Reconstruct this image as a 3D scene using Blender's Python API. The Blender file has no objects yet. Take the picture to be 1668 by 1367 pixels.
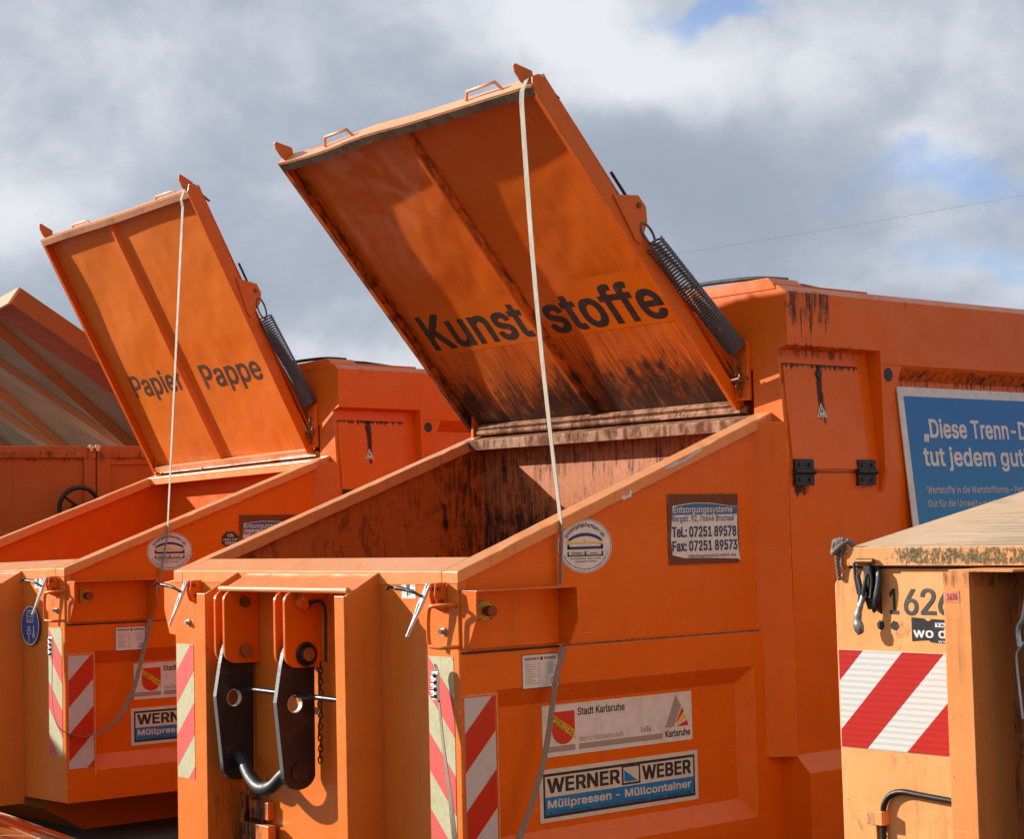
import bpy, bmesh, math, random
from mathutils import Vector, Matrix, Euler
R_ = math.radians
sc = bpy.context.scene
col = sc.collection
H = 1.62                      # height of the hopper front edge above the ground

# ------------------------------------------------------------------ camera
cam_d = bpy.data.cameras.new("camera"); cam = bpy.data.objects.new("camera", cam_d); col.objects.link(cam)
sc.camera = cam
cam_d.sensor_width = 36.0; cam_d.lens = 36.0 * 2989.4 / 1668.0
cam_d.clip_start = 0.05; cam_d.clip_end = 5000
yaw, pitch, roll = R_(50.146), R_(3.49), R_(-1.3766)
W_ = Vector((-math.sin(yaw)*math.cos(pitch), math.cos(yaw)*math.cos(pitch), math.sin(pitch)))
r0 = Vector((math.cos(yaw), math.sin(yaw), 0)); u0 = r0.cross(W_)
Rv = r0*math.cos(roll) + u0*math.sin(roll); Uv = -r0*math.sin(roll) + u0*math.cos(roll)
m = Matrix((Rv, Uv, -W_)).transposed().to_4x4(); m.translation = Vector((5.862, -4.587, 0.156 + H))
cam.matrix_world = m

# ------------------------------------------------------------------ sun, sky, exposure
LIGHT = Vector((1.767, 1.0, -0.79)).normalized()      # direction the sunlight travels
sun_d = bpy.data.lights.new("sun", 'SUN'); sun = bpy.data.objects.new("sun", sun_d); col.objects.link(sun)
sun_d.energy = 5.0; sun_d.angle = R_(0.53); sun_d.color = (1.0, 0.93, 0.84)
sun.rotation_euler = LIGHT.to_track_quat('-Z', 'Y').to_euler(); sun.location = (-20, -12, 12)
sc.view_settings.view_transform = 'Standard'; sc.view_settings.look = 'None'
sc.view_settings.exposure = 0.60; sc.view_settings.gamma = 1.0; sc.view_settings.use_curve_mapping = False

world = bpy.data.worlds.new("World"); sc.world = world; world.use_nodes = True
wt = world.node_tree; wt.nodes.clear()
def wn(t, **k):
    n = wt.nodes.new(t)
    for a, b in k.items(): setattr(n, a, b)
    return n
def wl(a, b): wt.links.new(a, b)
wo = wn('ShaderNodeOutputWorld'); bg = wn('ShaderNodeBackground'); bg.inputs[1].default_value = 0.10
sky = wn('ShaderNodeTexSky', sky_type='NISHITA'); sky.sun_disc = False
el = math.asin(-LIGHT.z); sky.sun_elevation = el; sky.sun_rotation = math.atan2(-LIGHT.x, -LIGHT.y) % (2*math.pi)
tc = wn('ShaderNodeTexCoord')
def wmath(op, a, b=None, c=None, clamp=False):
    n = wn('ShaderNodeMath', operation=op); n.use_clamp = clamp
    for i, v in enumerate((a, b, c)):
        if v is None: continue
        if isinstance(v, (int, float)): n.inputs[i].default_value = v
        else: wl(v, n.inputs[i])
    return n.outputs[0]
def wnoise(scale, detail, rough, dist=0.0, mscale=(1, 1, 1), loc=(0, 0, 0)):
    mp = wn('ShaderNodeMapping'); mp.inputs['Scale'].default_value = mscale; mp.inputs['Location'].default_value = loc
    wl(tc.outputs['Generated'], mp.inputs[0])
    n = wn('ShaderNodeTexNoise'); n.inputs['Scale'].default_value = scale; n.inputs['Detail'].default_value = detail
    n.inputs['Roughness'].default_value = rough; n.inputs['Distortion'].default_value = dist
    wl(mp.outputs[0], n.inputs['Vector']); return n.outputs[0]
big = wnoise(2.6, 9, 0.56, 0.25, (1, 1, 2.4), (3.1, 0.4, 1.7))
mid = wnoise(6.5, 10, 0.58, 0.35, (1, 1, 1.6), (0.3, 5.0, 2.2))
fine = wnoise(19, 9, 0.62, 0.3, (1, 1, 1.35), (7, 2, 1))
warp = wn('ShaderNodeVectorMath', operation='MULTIPLY_ADD')
nv = wn('ShaderNodeTexNoise'); nv.inputs['Scale'].default_value = 9.0; nv.inputs['Detail'].default_value = 5
wl(tc.outputs['Generated'], nv.inputs['Vector']); wl(nv.outputs['Color'], warp.inputs[0])
warp.inputs[1].default_value = (0.09, 0.09, 0.09); wl(tc.outputs['Generated'], warp.inputs[2])
def skydir(px, py):
    d = (W_ + Rv*(px-834)/2989.4 - Uv*(py-683.5)/2989.4).normalized(); return d
SKYB = 0.73
def puff(px, py, sx, sy, gain):
    """soft region of the sky round one fixed heading and height; sx sideways, sy upwards (radians)"""
    d = skydir(px, py); s = wn('ShaderNodeVectorMath', operation='SUBTRACT'); wl(warp.outputs[0], s.inputs[0])
    s.inputs[1].default_value = d + Vector((0.045, 0.045, 0.045))
    dl = wn('ShaderNodeVectorMath', operation='DOT_PRODUCT'); wl(s.outputs[0], dl.inputs[0]); dl.inputs[1].default_value = Rv
    dv = wn('ShaderNodeVectorMath', operation='DOT_PRODUCT'); wl(s.outputs[0], dv.inputs[0]); dv.inputs[1].default_value = Uv
    a = wmath('POWER', wmath('ABSOLUTE', wmath('DIVIDE', dl.outputs['Value'], sx)), 2.0)
    b = wmath('POWER', wmath('ABSOLUTE', wmath('DIVIDE', dv.outputs['Value'], sy)), 2.0)
    e = wmath('EXPONENT', wmath('MULTIPLY', wmath('ADD', a, b), -1.0))
    return wmath('MULTIPLY', e, gain)
def wsum(*v):
    r = v[0]
    for q in v[1:]: r = wmath('ADD', r, q)
    return r
# light / dark of the cloud deck
lum = wsum(wmath('MULTIPLY', big, 0.50), wmath('MULTIPLY', mid, 0.58), wmath('MULTIPLY', fine, 0.30),
           puff(60, 330, .085, .03, .22), puff(200, 150, .10, .03, .10), puff(890, 40, .05, .03, .30), puff(1080, 85, .07, .022, .24),
           puff(1490, 265, .03, .02, .26), puff(1500, 390, .06, .015, .12), puff(600, 590, .12, .022, .20), puff(1400, 130, .10, .05, .12),
           puff(330, 60, .14, .03, .08), puff(1560, 70, .08, .03, .12), puff(1240, 250, .12, .05, -.20), puff(450, 420, .12, .05, -.08),
           puff(1100, 330, .09, .04, -.12), puff(330, 270, .07, .03, -.06), puff(600, 80, .12, .04, -.07))
ramp = wn('ShaderNodeValToRGB'); wl(lum, ramp.inputs[0]); cr = ramp.color_ramp; cr.interpolation = 'B_SPLINE'
cr.elements[0].position = 0.50; cr.elements[0].color = (.312, .358, .44, 1)
cr.elements[1].position = 1.0; cr.elements[1].color = (.78, .80, .84, 1)
e = cr.elements.new(0.68); e.color = (.402, .445, .53, 1)
e = cr.elements.new(0.82); e.color = (.57, .60, .66, 1)
cl10 = wn('ShaderNodeVectorMath', operation='SCALE'); wl(ramp.outputs[0], cl10.inputs[0]); cl10.inputs['Scale'].default_value = SKYB*10
# holes in the deck
hole = wsum(wmath('MULTIPLY', wmath('SUBTRACT', 0.47, mid), 1.0), wmath('MULTIPLY', wmath('SUBTRACT', 0.5, fine), 0.5),
            puff(1165, -8, .055, .007, .50), puff(1130, 12, .03, .006, .26), puff(795, 0, .014, .014, .45), puff(1660, 390, .075, .012, .62), puff(1545, 305, .070, .013, .42),
            puff(1480, 275, .03, .014, .22), puff(1600, 240, .05, .03, .10))
hr = wn('ShaderNodeMapRange', interpolation_type='SMOOTHSTEP'); wl(hole, hr.inputs[0]); hr.inputs[1].default_value = 0.14; hr.inputs[2].default_value = 0.60
hm = wmath('MULTIPLY', hr.outputs[0], 0.66)
blue = wn('ShaderNodeMix', data_type='RGBA', blend_type='MULTIPLY'); blue.inputs[0].default_value = 1.0
wl(sky.outputs[0], blue.inputs[6]); blue.inputs[7].default_value = (0.74, 0.93, 1.32, 1)
mx = wn('ShaderNodeMix', data_type='RGBA'); wl(hm, mx.inputs[0]); wl(cl10.outputs[0], mx.inputs[6]); wl(blue.outputs[2], mx.inputs[7])
wl(mx.outputs[2], bg.inputs[0]); wl(bg.outputs[0], wo.inputs[0])

# ------------------------------------------------------------------ materials
def newmat(name):
    mt = bpy.data.materials.new(name); mt.use_nodes = True
    return mt, mt.node_tree, mt.node_tree.nodes['Principled BSDF']
class NT:
    def __init__(s, nt, coord='Object'):
        s.nt = nt; s.tc = nt.nodes.new('ShaderNodeTexCoord'); s.geo = nt.nodes.new('ShaderNodeNewGeometry'); s.co = s.tc.outputs[coord] if coord != 'Position' else s.geo.outputs['Position']; s.nco = s.co
    def n(s, t, **k):
        n = s.nt.nodes.new(t)
        for a, b in k.items(): setattr(n, a, b)
        return n
    def put(s, v, inp):
        if v is None: return
        if hasattr(v, 'is_output') or isinstance(v, bpy.types.NodeSocket): s.nt.links.new(v, inp)
        else: inp.default_value = v
    def math(s, op, a, b=None, clamp=False):
        n = s.n('ShaderNodeMath', operation=op); n.use_clamp = clamp; s.put(a, n.inputs[0]); s.put(b, n.inputs[1]); return n.outputs[0]
    def noise(s, scale, mscale=(1, 1, 1), detail=4, rough=0.55, dist=0, loc=(0, 0, 0), co=None):
        mp = s.n('ShaderNodeMapping'); mp.inputs['Scale'].default_value = mscale; mp.inputs['Location'].default_value = loc
        s.nt.links.new(co or s.nco, mp.inputs[0]); n = s.n('ShaderNodeTexNoise')
        n.inputs['Scale'].default_value = scale; n.inputs['Detail'].default_value = detail; n.inputs['Roughness'].default_value = rough; n.inputs['Distortion'].default_value = dist
        s.nt.links.new(mp.outputs[0], n.inputs['Vector']); return n.outputs[0]
    def step(s, v, a, b, lo=0.0, hi=1.0):
        n = s.n('ShaderNodeMapRange', interpolation_type='SMOOTHSTEP'); s.put(v, n.inputs[0])
        for i, q in enumerate((a, b, lo, hi)): n.inputs[i+1].default_value = q
        return n.outputs[0]
    def mix(s, f, a, b, mode='MIX'):
        n = s.n('ShaderNodeMix', data_type='RGBA', blend_type=mode); s.put(f, n.inputs[0])
        for v, i in ((a, 6), (b, 7)):
            if isinstance(v, tuple): n.inputs[i].default_value = (v[0], v[1], v[2], 1)
            else: s.nt.links.new(v, n.inputs[i])
        return n.outputs[2]
    def sep(s, co=None):
        n = s.n('ShaderNodeSeparateXYZ'); s.nt.links.new(co or s.co, n.inputs[0]); return n.outputs
    def box(s, axis_ranges, soft, co=None):
        """soft-edged region of the thing: {0:(x0,x1), 2:(z0,z1)}"""
        o = s.sep(co); r = None
        for ax, (a, b) in axis_ranges.items():
            q = s.math('MULTIPLY', s.step(o[ax], a-soft, a+soft), s.step(o[ax], b-soft, b+soft, 1, 0))
            r = q if r is None else s.math('MULTIPLY', r, q)
        return r
    def bump(s, h, strength, dist, normal=None):
        n = s.n('ShaderNodeBump'); n.inputs['Strength'].default_value = strength; n.inputs['Distance'].default_value = dist
        s.nt.links.new(h, n.inputs['Height'])
        if normal: s.nt.links.new(normal, n.inputs['Normal'])
        return n.outputs[0]
ORANGE = (0.72, 0.126, 0.0014); FADED = (0.78, 0.335, 0.105)
GRIME = (0.022, 0.013, 0.008); RUST = (0.11, 0.032, 0.012)
def paint(name, base=ORANGE, wear=0.35, rust=0.0, stains=(), grime=None, rough=0.34, chips=0.5, fade=0.25, wave=1.0, extra=None, dust=0.3, edge=.8):
    mt, nt, b = newmat(name); t = NT(nt); t.nco = t.geo.outputs['Position']
    big = t.noise(1.3, detail=3, loc=(3, 1, 2)); c = t.mix(t.step(big, .35, .7, 0, fade), base, (min(1, base[0]*1.08+.01), base[1]*1.16+.012, base[2]*1.4+.012))
    mott = t.noise(9, detail=6, rough=.6); c = t.mix(t.step(mott, .45, .75, 0, .16), c, tuple(x*.72 for x in base))
    streak = t.noise(1, (26, 26, 1.6), detail=6, rough=.62); streak2 = t.noise(1, (70, 70, 5), detail=4, rough=.6, loc=(4, 4, 4))
    patch = t.noise(2.2, detail=4, loc=(9, 2, 5))
    sf = t.math('MULTIPLY', t.step(streak, .52, .78, 0, 1), t.step(patch, .42, .65, 0.15, 1)); sf = t.math('MULTIPLY', sf, wear)
    c = t.mix(sf, c, (0.16, 0.065, 0.02))
    c = t.mix(t.math('MULTIPLY', t.step(streak2, .56, .8), wear*.5), c, (0.30, 0.12, 0.045))
    sp = t.noise(85, detail=3, rough=.5); sp2 = t.noise(24, detail=5, rough=.7, loc=(2, 7, 1)); spots = t.math('MAXIMUM', t.step(sp, .735, .76), t.step(sp2, .715, .735))
    c = t.mix(t.math('MULTIPLY', spots, chips), c, (0.09, 0.035, 0.018))
    scr = t.noise(1, (5, 5, 140), detail=3, rough=.5, dist=1.5, loc=(1, 8, 3)); c = t.mix(t.math('MULTIPLY', t.step(scr, .69, .72), .5*chips), c, (0.75, 0.42, 0.22))
    scf = t.math('MULTIPLY', t.step(t.noise(4.5, (1, 1, 2.6), detail=9, rough=.72, dist=.4, loc=(2, 9, 4)), .56, .74), .30); c = t.mix(scf, c, (min(1, base[0]*1.1), base[1]*1.7+.02, base[2]+.035))
    roughn = t.step(mott, .3, .8, rough-.06, rough+.14)
    if dust:
        up = t.sep(t.geo.outputs['Normal'])[2]; du = t.math('MULTIPLY', t.step(up, .25, .95), t.step(t.noise(14, detail=6, rough=.65), .3, .7, .25, 1)); c = t.mix(t.math('MULTIPLY', du, dust), c, (0.46, 0.32, 0.22))
    if rust:
        rn = t.noise(7, (1.6, 1.6, .7), detail=9, rough=.72, dist=.6, loc=(5, 3, 8)); rf = t.step(rn, .56-.22*rust, .70-.16*rust); c = t.mix(t.math('MULTIPLY', rf, min(1, .55+.5*rust)), c, RUST)
        rn2 = t.noise(22, (1, 1, .5), detail=8, rough=.75, loc=(1, 1, 1)); c = t.mix(t.step(rn2, .60-.12*rust, .72-.1*rust, 0, .9*min(1, rust+.2)), c, (0.03, 0.016, 0.011))
        roughn = t.math('ADD', roughn, t.math('MULTIPLY', rf, .3))
    for rng, soft, amt in stains:
        dn = t.noise(1, (48, 48, 4.5), detail=8, rough=.72, loc=(6, 6, 6)); dn2 = t.noise(11, detail=6, rough=.7)
        cmb = t.n('ShaderNodeCombineXYZ'); o3 = t.sep(); t.nt.links.new(o3[0], cmb.inputs[0]); t.put(t.math('ADD', o3[1], t.math('MULTIPLY', t.math('SUBTRACT', dn2, .5), soft*3.0)), cmb.inputs[1])
        zr = rng[2]; dd = t.math('MULTIPLY', t.math('SUBTRACT', dn, .5), (zr[1]-zr[0])*1.6); t.put(t.math('ADD', o3[2], t.math('MULTIPLY', dd, t.step(o3[2], zr[0]-soft, zr[1], 1, 0))), cmb.inputs[2])
        rg = t.box(rng, soft, cmb.outputs[0])
        k = t.math('ADD', t.math('MULTIPLY', dn, .75), t.math('MULTIPLY', dn2, .45)); k = t.math('ADD', k, t.math('MULTIPLY', rg, .42*amt))
        k = t.math('MULTIPLY', t.step(k, .78, 1.0), rg); c = t.mix(t.math('MULTIPLY', k, .95), c, GRIME); roughn = t.math('ADD', roughn, t.math('MULTIPLY', k, .3))
    if edge:
        bv = t.n('ShaderNodeBevel'); bv.samples = 4; bv.inputs['Radius'].default_value = .007
        dp = t.n('ShaderNodeVectorMath', operation='DOT_PRODUCT'); nt.links.new(bv.outputs[0], dp.inputs[0]); nt.links.new(t.geo.outputs['Normal'], dp.inputs[1])
        em = t.step(t.math('SUBTRACT', 1.0, dp.outputs['Value']), .01, .09); en = t.step(t.noise(16, detail=8, rough=.72, loc=(4, 1, 9)), .50, .62)
        c = t.mix(t.math('MULTIPLY', t.math('MULTIPLY', em, en), edge), c, (0.20, 0.085, 0.035)); en2 = t.step(t.noise(30, detail=6, rough=.7, loc=(1, 7, 2)), .42, .56); c = t.mix(t.math('MULTIPLY', t.math('MULTIPLY', em, en2), .5*edge), c, (0.80, 0.42, 0.20))
    if grime: c, roughn = grime(t, c, roughn)
    if extra: c = extra(t, c)
    nt.links.new(c, b.inputs['Base Color']); t.put(roughn, b.inputs['Roughness'])
    hgt = t.noise(2.4, detail=2, rough=.4, loc=(8, 8, 1)); nrm = t.bump(hgt, .34*wave, .06)
    micro = t.noise(260, detail=2); nrm = t.bump(micro, .05, .002, nrm); nrm = t.bump(spots, .25*chips, -.002, nrm)
    nt.links.new(nrm, b.inputs['Normal']); b.inputs['Specular IOR Level'].default_value = .30
    return mt
def plain(name, colr, rough=.5, metal=0.0, var=.25, scale=18, spec=.5, coat=0, bump=.1, mscale=(1, 1, 1), emis=None):
    mt, nt, b = newmat(name); t = NT(nt)
    n1 = t.noise(scale, mscale, detail=6, rough=.65); c = t.mix(t.step(n1, .35, .72, 0, var), colr, tuple(x*.45 for x in colr))
    n2 = t.noise(scale*.3, detail=3, loc=(3, 3, 3)); c = t.mix(t.step(n2, .5, .8, 0, var*.6), c, (0.22, 0.15, 0.10))
    nt.links.new(c, b.inputs['Base Color']); t.put(t.step(n1, .3, .8, rough-.05, min(1, rough+.15)), b.inputs['Roughness']); b.inputs['Metallic'].default_value = metal
    b.inputs['Specular IOR Level'].default_value = spec; b.inputs['Coat Weight'].default_value = coat
    if bump: nt.links.new(t.bump(n1, bump, .004), b.inputs['Normal'])
    return mt
def lid_grime(amount, dirty):
    """dirt that ran down the underside of the opened lid and pooled at the hinge (object y runs hinge -> free edge)"""
    def g(t, c, rg):
        t.nco = t.co; o = t.sep(); run = t.noise(1, (30, 1.1, 10), detail=9, rough=.68, dist=.25); run2 = t.noise(1, (75, 2.6, 20), detail=6, rough=.6, loc=(2, 3, 1)); bl = t.noise(6, (1, .5, 1), detail=8, rough=.7)
        low = t.math('POWER', t.step(o[1], -.15, 1.15*dirty, 1, 0), 1.5); cen = t.math('MULTIPLY', t.step(o[1], 1.7, .2), .10); fl = t.noise(28, (1, .45, 1), detail=10, rough=.75, loc=(5, 5, 5))
        blk = t.noise(11, (1, .7, 1), detail=10, rough=.8, dist=.5, loc=(7, 3, 1))
        k = t.math('ADD', t.math('ADD', t.math('MULTIPLY', run, .26), t.math('MULTIPLY', bl, .42)), t.math('ADD', t.math('MULTIPLY', low, .45*amount), t.math('ADD', t.math('MULTIPLY', fl, .34), t.math('MULTIPLY', blk, .28))))
        c = t.mix(t.step(k, .86, 1.04, 0, .97*min(1, amount*1.2)), c, (0.014, 0.009, 0.006))
        side = t.math('MULTIPLY', t.math('MAXIMUM', t.step(o[0], -2.20, -2.28), t.step(t.math('ABSOLUTE', t.math('ADD', o[0], 1.235)), .035, .0)), amount); c = t.mix(t.math('MULTIPLY', t.math('MULTIPLY', side, t.step(fl, .42, .60)), .85), c, (0.02, 0.012, 0.008))  # also darker beside the left rim and along the rib
        thin = t.noise(1, (120, .7, 20), detail=5, rough=.6, dist=.15, loc=(3, 3, 8)); c = t.mix(t.math('MULTIPLY', t.step(thin, .60, .72), .6*amount), c, (0.10, 0.03, 0.01))
        k2 = t.math('ADD', t.math('MULTIPLY', run2, .9), t.math('ADD', t.math('MULTIPLY', low, .22*amount), cen)); c = t.mix(t.step(k2, .58, .82, 0, .7*amount), c, (0.085, 0.026, 0.008))
        hl = t.math('MULTIPLY', t.step(t.noise(1, (42, 1.3, 10), detail=7, rough=.6, loc=(9, 1, 2)), .58, .74), t.step(o[1], .85, .1)); c = t.mix(t.math('MULTIPLY', hl, .5*amount), c, (0.60, 0.25, 0.11))
        return c, t.math('ADD', rg, t.math('MULTIPLY', t.step(k, .6, .9), .25))
    return g
M = {}
M['orange'] = paint('orange_paint')
M['orange_side'] = paint('orange_paint_side', wear=.26, chips=.6, stains=[({0: (-.2, .2), 1: (.1, 1.9), 2: (H-.372, H-.325)}, .012, .22), ({0: (-.2, .2), 1: (1.735, 1.80), 2: (H-.32, H+.6)}, .02, .12)])
M['orange_front'] = paint('orange_paint_front', base=(0.72, 0.168, 0.016), wear=.3, chips=.8, fade=.5, stains=[({0: (-1.69, -1.40), 2: (H-1.45, H-.93)}, .06, .8)])  # weathered base, paled for its sunlit look; darker low at the bay's left
body_marks = [({0: (.09, 1), 1: (1.90, 2.22), 2: (H+1.10, H+1.40)}, .035, .72), ({0: (.09, 1), 1: (1.98, 2.15), 2: (H+.99, H+1.25)}, .03, .45), ({0: (.03, 1), 1: (1.9, 2.50), 2: (H+.95, H+1.012)}, .012, .6), ({0: (.03, 1), 1: (1.93, 2.04), 2: (H+.29, H+.36)}, .02, .9),
               ({0: (.03, 1), 1: (2.38, 2.50), 2: (H+.31, H+.35)}, .02, .4), ({0: (.03, 1), 1: (2.74, 5.9), 2: (H+.84, H+.925)}, .012, .62), ({0: (.03, 1), 1: (2.5, 6.0), 2: (H+1.235, H+1.30)}, .02, .35), ({0: (.03, 1), 1: (1.9, 1.96), 2: (H+.74, H+.92)}, .02, .7)]  # drips and stains, plus dark bands under the niche top and beam
M['orange_body'] = paint('orange_paint_body', edge=0, wear=.18, chips=.35, stains=body_marks)
M['orange_body_clean'] = paint('orange_paint_body_clean', edge=0, wear=.15, chips=.3, stains=[(a, b, c*.55) for a, b, c in body_marks])
M['door_paint'] = paint('orange_paint_door', base=(0.70, 0.124, 0.002), wear=.3, chips=.4, stains=[({1: (1.8, 2.6), 2: (H+.90, H+.97)}, .012, .9), ({1: (2.145, 2.19), 2: (H+.66, H+.95)}, .015, 1.3)])
M['rim'] = paint('rim_paint', base=(0.73, 0.25, 0.068), wear=.6, chips=1.0, fade=.6, dust=.5)  # weathered base, also paled for the sunlit look of the rim
M['rim_rust'] = paint('rusted_hinge_paint', base=(0.34, 0.145, 0.062), wear=1.0, rust=.70, chips=1.0, fade=.5, rough=.62, dust=.35)
M['inside_dirty'] = paint('dirty_inner_paint', base=(0.52, 0.11, 0.008), wear=.6, rust=.32, chips=1, rough=.55, stains=[({0: (-3, 0), 1: (1.0, 2.3), 2: (H-1, H+.75)}, .35, .38), ({0: (-3, 0), 1: (1.55, 2.3), 2: (H-1, H+.75)}, .2, .62)])  # grows darker in two steps towards the back corner
M['inside_clean'] = paint('inner_paint', base=(0.68, 0.112, 0.002), wear=.3, rust=0, chips=.5)
M['inside_back'] = paint('inner_back_paint', base=(0.46, 0.135, 0.035), wear=.9, rust=.28, chips=1.2, fade=.5, stains=[({0: (-3, -1.55), 1: (1, 3), 2: (H-1, H+.8)}, .42, .62), ({0: (-3, 0), 1: (1, 3), 2: (H+.45, H+.9)}, .12, .5), ({0: (-3, -.8), 1: (1, 3), 2: (H-.5, H+.35)}, .2, .8)], rough=.5)  # grime, with the shade of the left corner put into the colour too
M['lid_dirty'] = paint('lid_underside_dirty', base=(0.68, 0.126, 0.003), wear=.0, chips=.6, grime=lid_grime(.95, 1.0), wave=1.4, dust=0)
M['lid_clean'] = paint('lid_underside_clean', base=(0.74, 0.175, 0.016), wear=.0, chips=.5, grime=lid_grime(.16, .7), fade=.6, wave=1.2, dust=0)
M['lip_dirty'] = paint('lid_lip_mossy', base=(0.13, 0.085, 0.05), wear=1, rust=.5, chips=1, rough=.8)
M['lip_clean'] = paint('lid_lip_weathered', base=(0.58, 0.27, 0.13), wear=1, rust=.15, chips=1, rough=.6)
M['pink'] = paint('sunlit_edge', base=(0.78, 0.34, 0.16), wear=.6, chips=1, fade=.8)  # pale pink carries the sun and sky light on the end faces
M['clean_patch'] = paint('lid_clean_patch', base=(0.71, 0.140, 0.004), wear=0, chips=.2, wave=.4, dust=0)
M['decal'] = plain('black_lettering', (0.028, 0.02, 0.016), .55, var=.5, scale=60)
M['decal_worn'] = plain('worn_lettering', (0.055, 0.032, 0.02), .6, var=.5, scale=70)
def worn_print(name, colr, under, a, b_):
    mt, nt, b = newmat(name); t = NT(nt); n = t.noise(1, (60, 7, 20), detail=9, rough=.75); n2 = t.noise(38, detail=8, rough=.75, loc=(3, 1, 4)); c = t.mix(t.step(t.noise(20, detail=5), .35, .7, 0, .5), colr, tuple(x*2.2 for x in colr))
    c = t.mix(t.math('MAXIMUM', t.step(n, a, b_), t.step(n2, a+.02, b_+.02)), c, under); nt.links.new(c, b.inputs['Base Color']); b.inputs['Roughness'].default_value = .5; return mt
M['print_lid'] = worn_print('worn_black_letters', (0.024, 0.016, 0.012), (0.42, 0.085, 0.006), .61, .66)
M['print_lid_faded'] = worn_print('faded_black_letters', (0.060, 0.030, 0.018), (0.62, 0.15, 0.015), .58, .66)
M['black'] = plain('black_steel', (0.012, 0.012, 0.014), .42, var=.3, scale=30, bump=.15)
M['black_worn'] = plain('worn_black_steel', (0.035, 0.034, 0.033), .38, metal=.6, var=.5, scale=25, bump=.2)
M['bail'] = plain('dark_bail_steel', (0.016, 0.017, 0.020), .48, metal=.0, var=.5, scale=22, coat=0, bump=.1)
M['edge_grey'] = plain('scraped_steel_edge', (0.11, 0.115, 0.12), .5, metal=.2, var=.6, scale=1, mscale=(20, 20, 150), bump=.2)
M['steel'] = plain('galvanised_steel', (0.55, 0.55, 0.55), .3, metal=.9, var=.35, scale=30)
M['bright_steel'] = plain('bright_steel', (0.80, 0.80, 0.78), .32, metal=.5, var=.12, scale=12, bump=0)
M['dark_steel'] = plain('tarnished_steel', (0.30, 0.29, 0.26), .30, metal=.85, var=.25, scale=8, bump=0)
M['rusty_steel'] = plain('rusty_pin', (0.22, 0.10, 0.04), .45, metal=.6, var=.7, scale=35)
M['brass'] = plain('oiled_bolt_head', (0.36, 0.20, 0.07), .35, metal=.7, var=.4, scale=25)
M['spring'] = plain('grey_spring_wire', (0.13, 0.125, 0.13), .5, metal=.3, var=.5, scale=40)
M['white'] = plain('white_sticker', (0.72, 0.70, 0.66), .45, var=.28, scale=26, bump=.03)
M['white_old'] = plain('old_white_sticker', (0.66, 0.63, 0.55), .5, var=.3, scale=12, bump=.03)
M['cream_tape'] = plain('yellowed_reflective_tape', (0.56, 0.53, 0.32), .4, var=.4, scale=45, bump=.2)
M['pink_tape'] = plain('faded_red_tape', (0.72, 0.10, 0.085), .4, var=.2, scale=45, bump=.1)
M['grey_tape'] = plain('grey_reflective_tape', (0.56, 0.54, 0.52), .35, var=.2, scale=30)
M['red_tape'] = plain('red_reflective_tape', (0.55, 0.022, 0.008), .32, var=.15, scale=30)
M['red'] = plain('red_print', (0.60, 0.035, 0.012), .45, var=.1)
M['yellow'] = plain('yellow_print', (0.80, 0.50, 0.03), .45, var=.1)
M['yellow_plate'] = plain('yellow_plate', (0.62, 0.42, 0.03), .45, var=.5)
M['grey_print'] = plain('grey_print', (0.34, 0.29, 0.25), .5, var=.1)
M['blue'] = plain('blue_print', (0.012, 0.20, 0.48), .4, var=.15)
M['blue_dark'] = plain('dark_blue_print', (0.02, 0.05, 0.13), .45, var=.1)
M['navy'] = plain('navy_print', (0.03, 0.02, 0.09), .45, var=.1)
M['green'] = plain('dark_green_print', (0.02, 0.07, 0.04), .45, var=.1)
M['blue_label'] = plain('blue_label', (0.03, 0.14, 0.27), .45, var=.3)
M['blue_sign'] = plain('blue_round_sign', (0.02, 0.09, 0.30), .35, var=.1)
M['knob'] = plain('dark_red_knob', (0.22, 0.03, 0.02), .4, var=.2)
M['rubber'] = plain('black_rubber', (0.016, 0.015, 0.015), .6, var=.4, scale=40)
M['rope'] = plain('grey_rope', (0.24, 0.20, 0.16), .85, var=.6, scale=1, mscale=(160, 160, 160), bump=.8)
M['strap'] = plain('beige_webbing', (0.40, 0.345, 0.265), .75, var=.5, scale=1, mscale=(90, 90, 14), bump=.3)
M['strap_shade'] = plain('shaded_webbing', (0.26, 0.19, 0.14), .75, var=.5, scale=1, mscale=(90, 90, 14), bump=.3)  # darker copy of the webbing: shade on the loose end in the colour
M['brown_plate'] = paint('brown_backing', base=(0.15, 0.042, 0.014), wear=.3, chips=.3)
M['beige_panel'] = plain('beige_galvanised_sheet', (0.42, 0.37, 0.25), .6, var=.35, scale=3, bump=.1)
M['beam'] = paint('beam_paint', base=(0.44, 0.30, 0.17), wear=.5, chips=1)
M['e_paint'] = paint('old_orange_paint', base=(0.46, 0.10, 0.012), wear=.6, chips=.8, stains=[({2: (H+.80, H+.88)}, .012, .55)], rough=.5)
def d_moss(z0, z1, x0):
    def g(t, c, rg):
        o = t.sep(); n = t.noise(55, (1, 1, .6), detail=9, rough=.72, dist=.4); n2 = t.noise(9, detail=5, rough=.7)
        reg = t.math('MULTIPLY', t.box({2: (z0, z1)}, .012), t.step(o[0], x0, x0+.22)); k = t.math('ADD', t.math('ADD', t.math('MULTIPLY', n, .8), t.math('MULTIPLY', n2, .4)), t.math('MULTIPLY', reg, .20))
        mk = t.math('MULTIPLY', t.step(k, .70, .80), reg); hue = t.mix(t.step(t.noise(120, detail=3), .4, .6), (0.045, 0.042, 0.018), (0.17, 0.155, 0.085)); c = t.mix(t.math('MULTIPLY', mk, .92), c, hue)
        return c, t.math('ADD', rg, t.math('MULTIPLY', mk, .5))
    return g
M['d_front'] = paint('faded_orange_paint', base=FADED, wear=.6, chips=1.0, rust=.08, fade=.5, rough=.5, edge=1.0)
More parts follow.
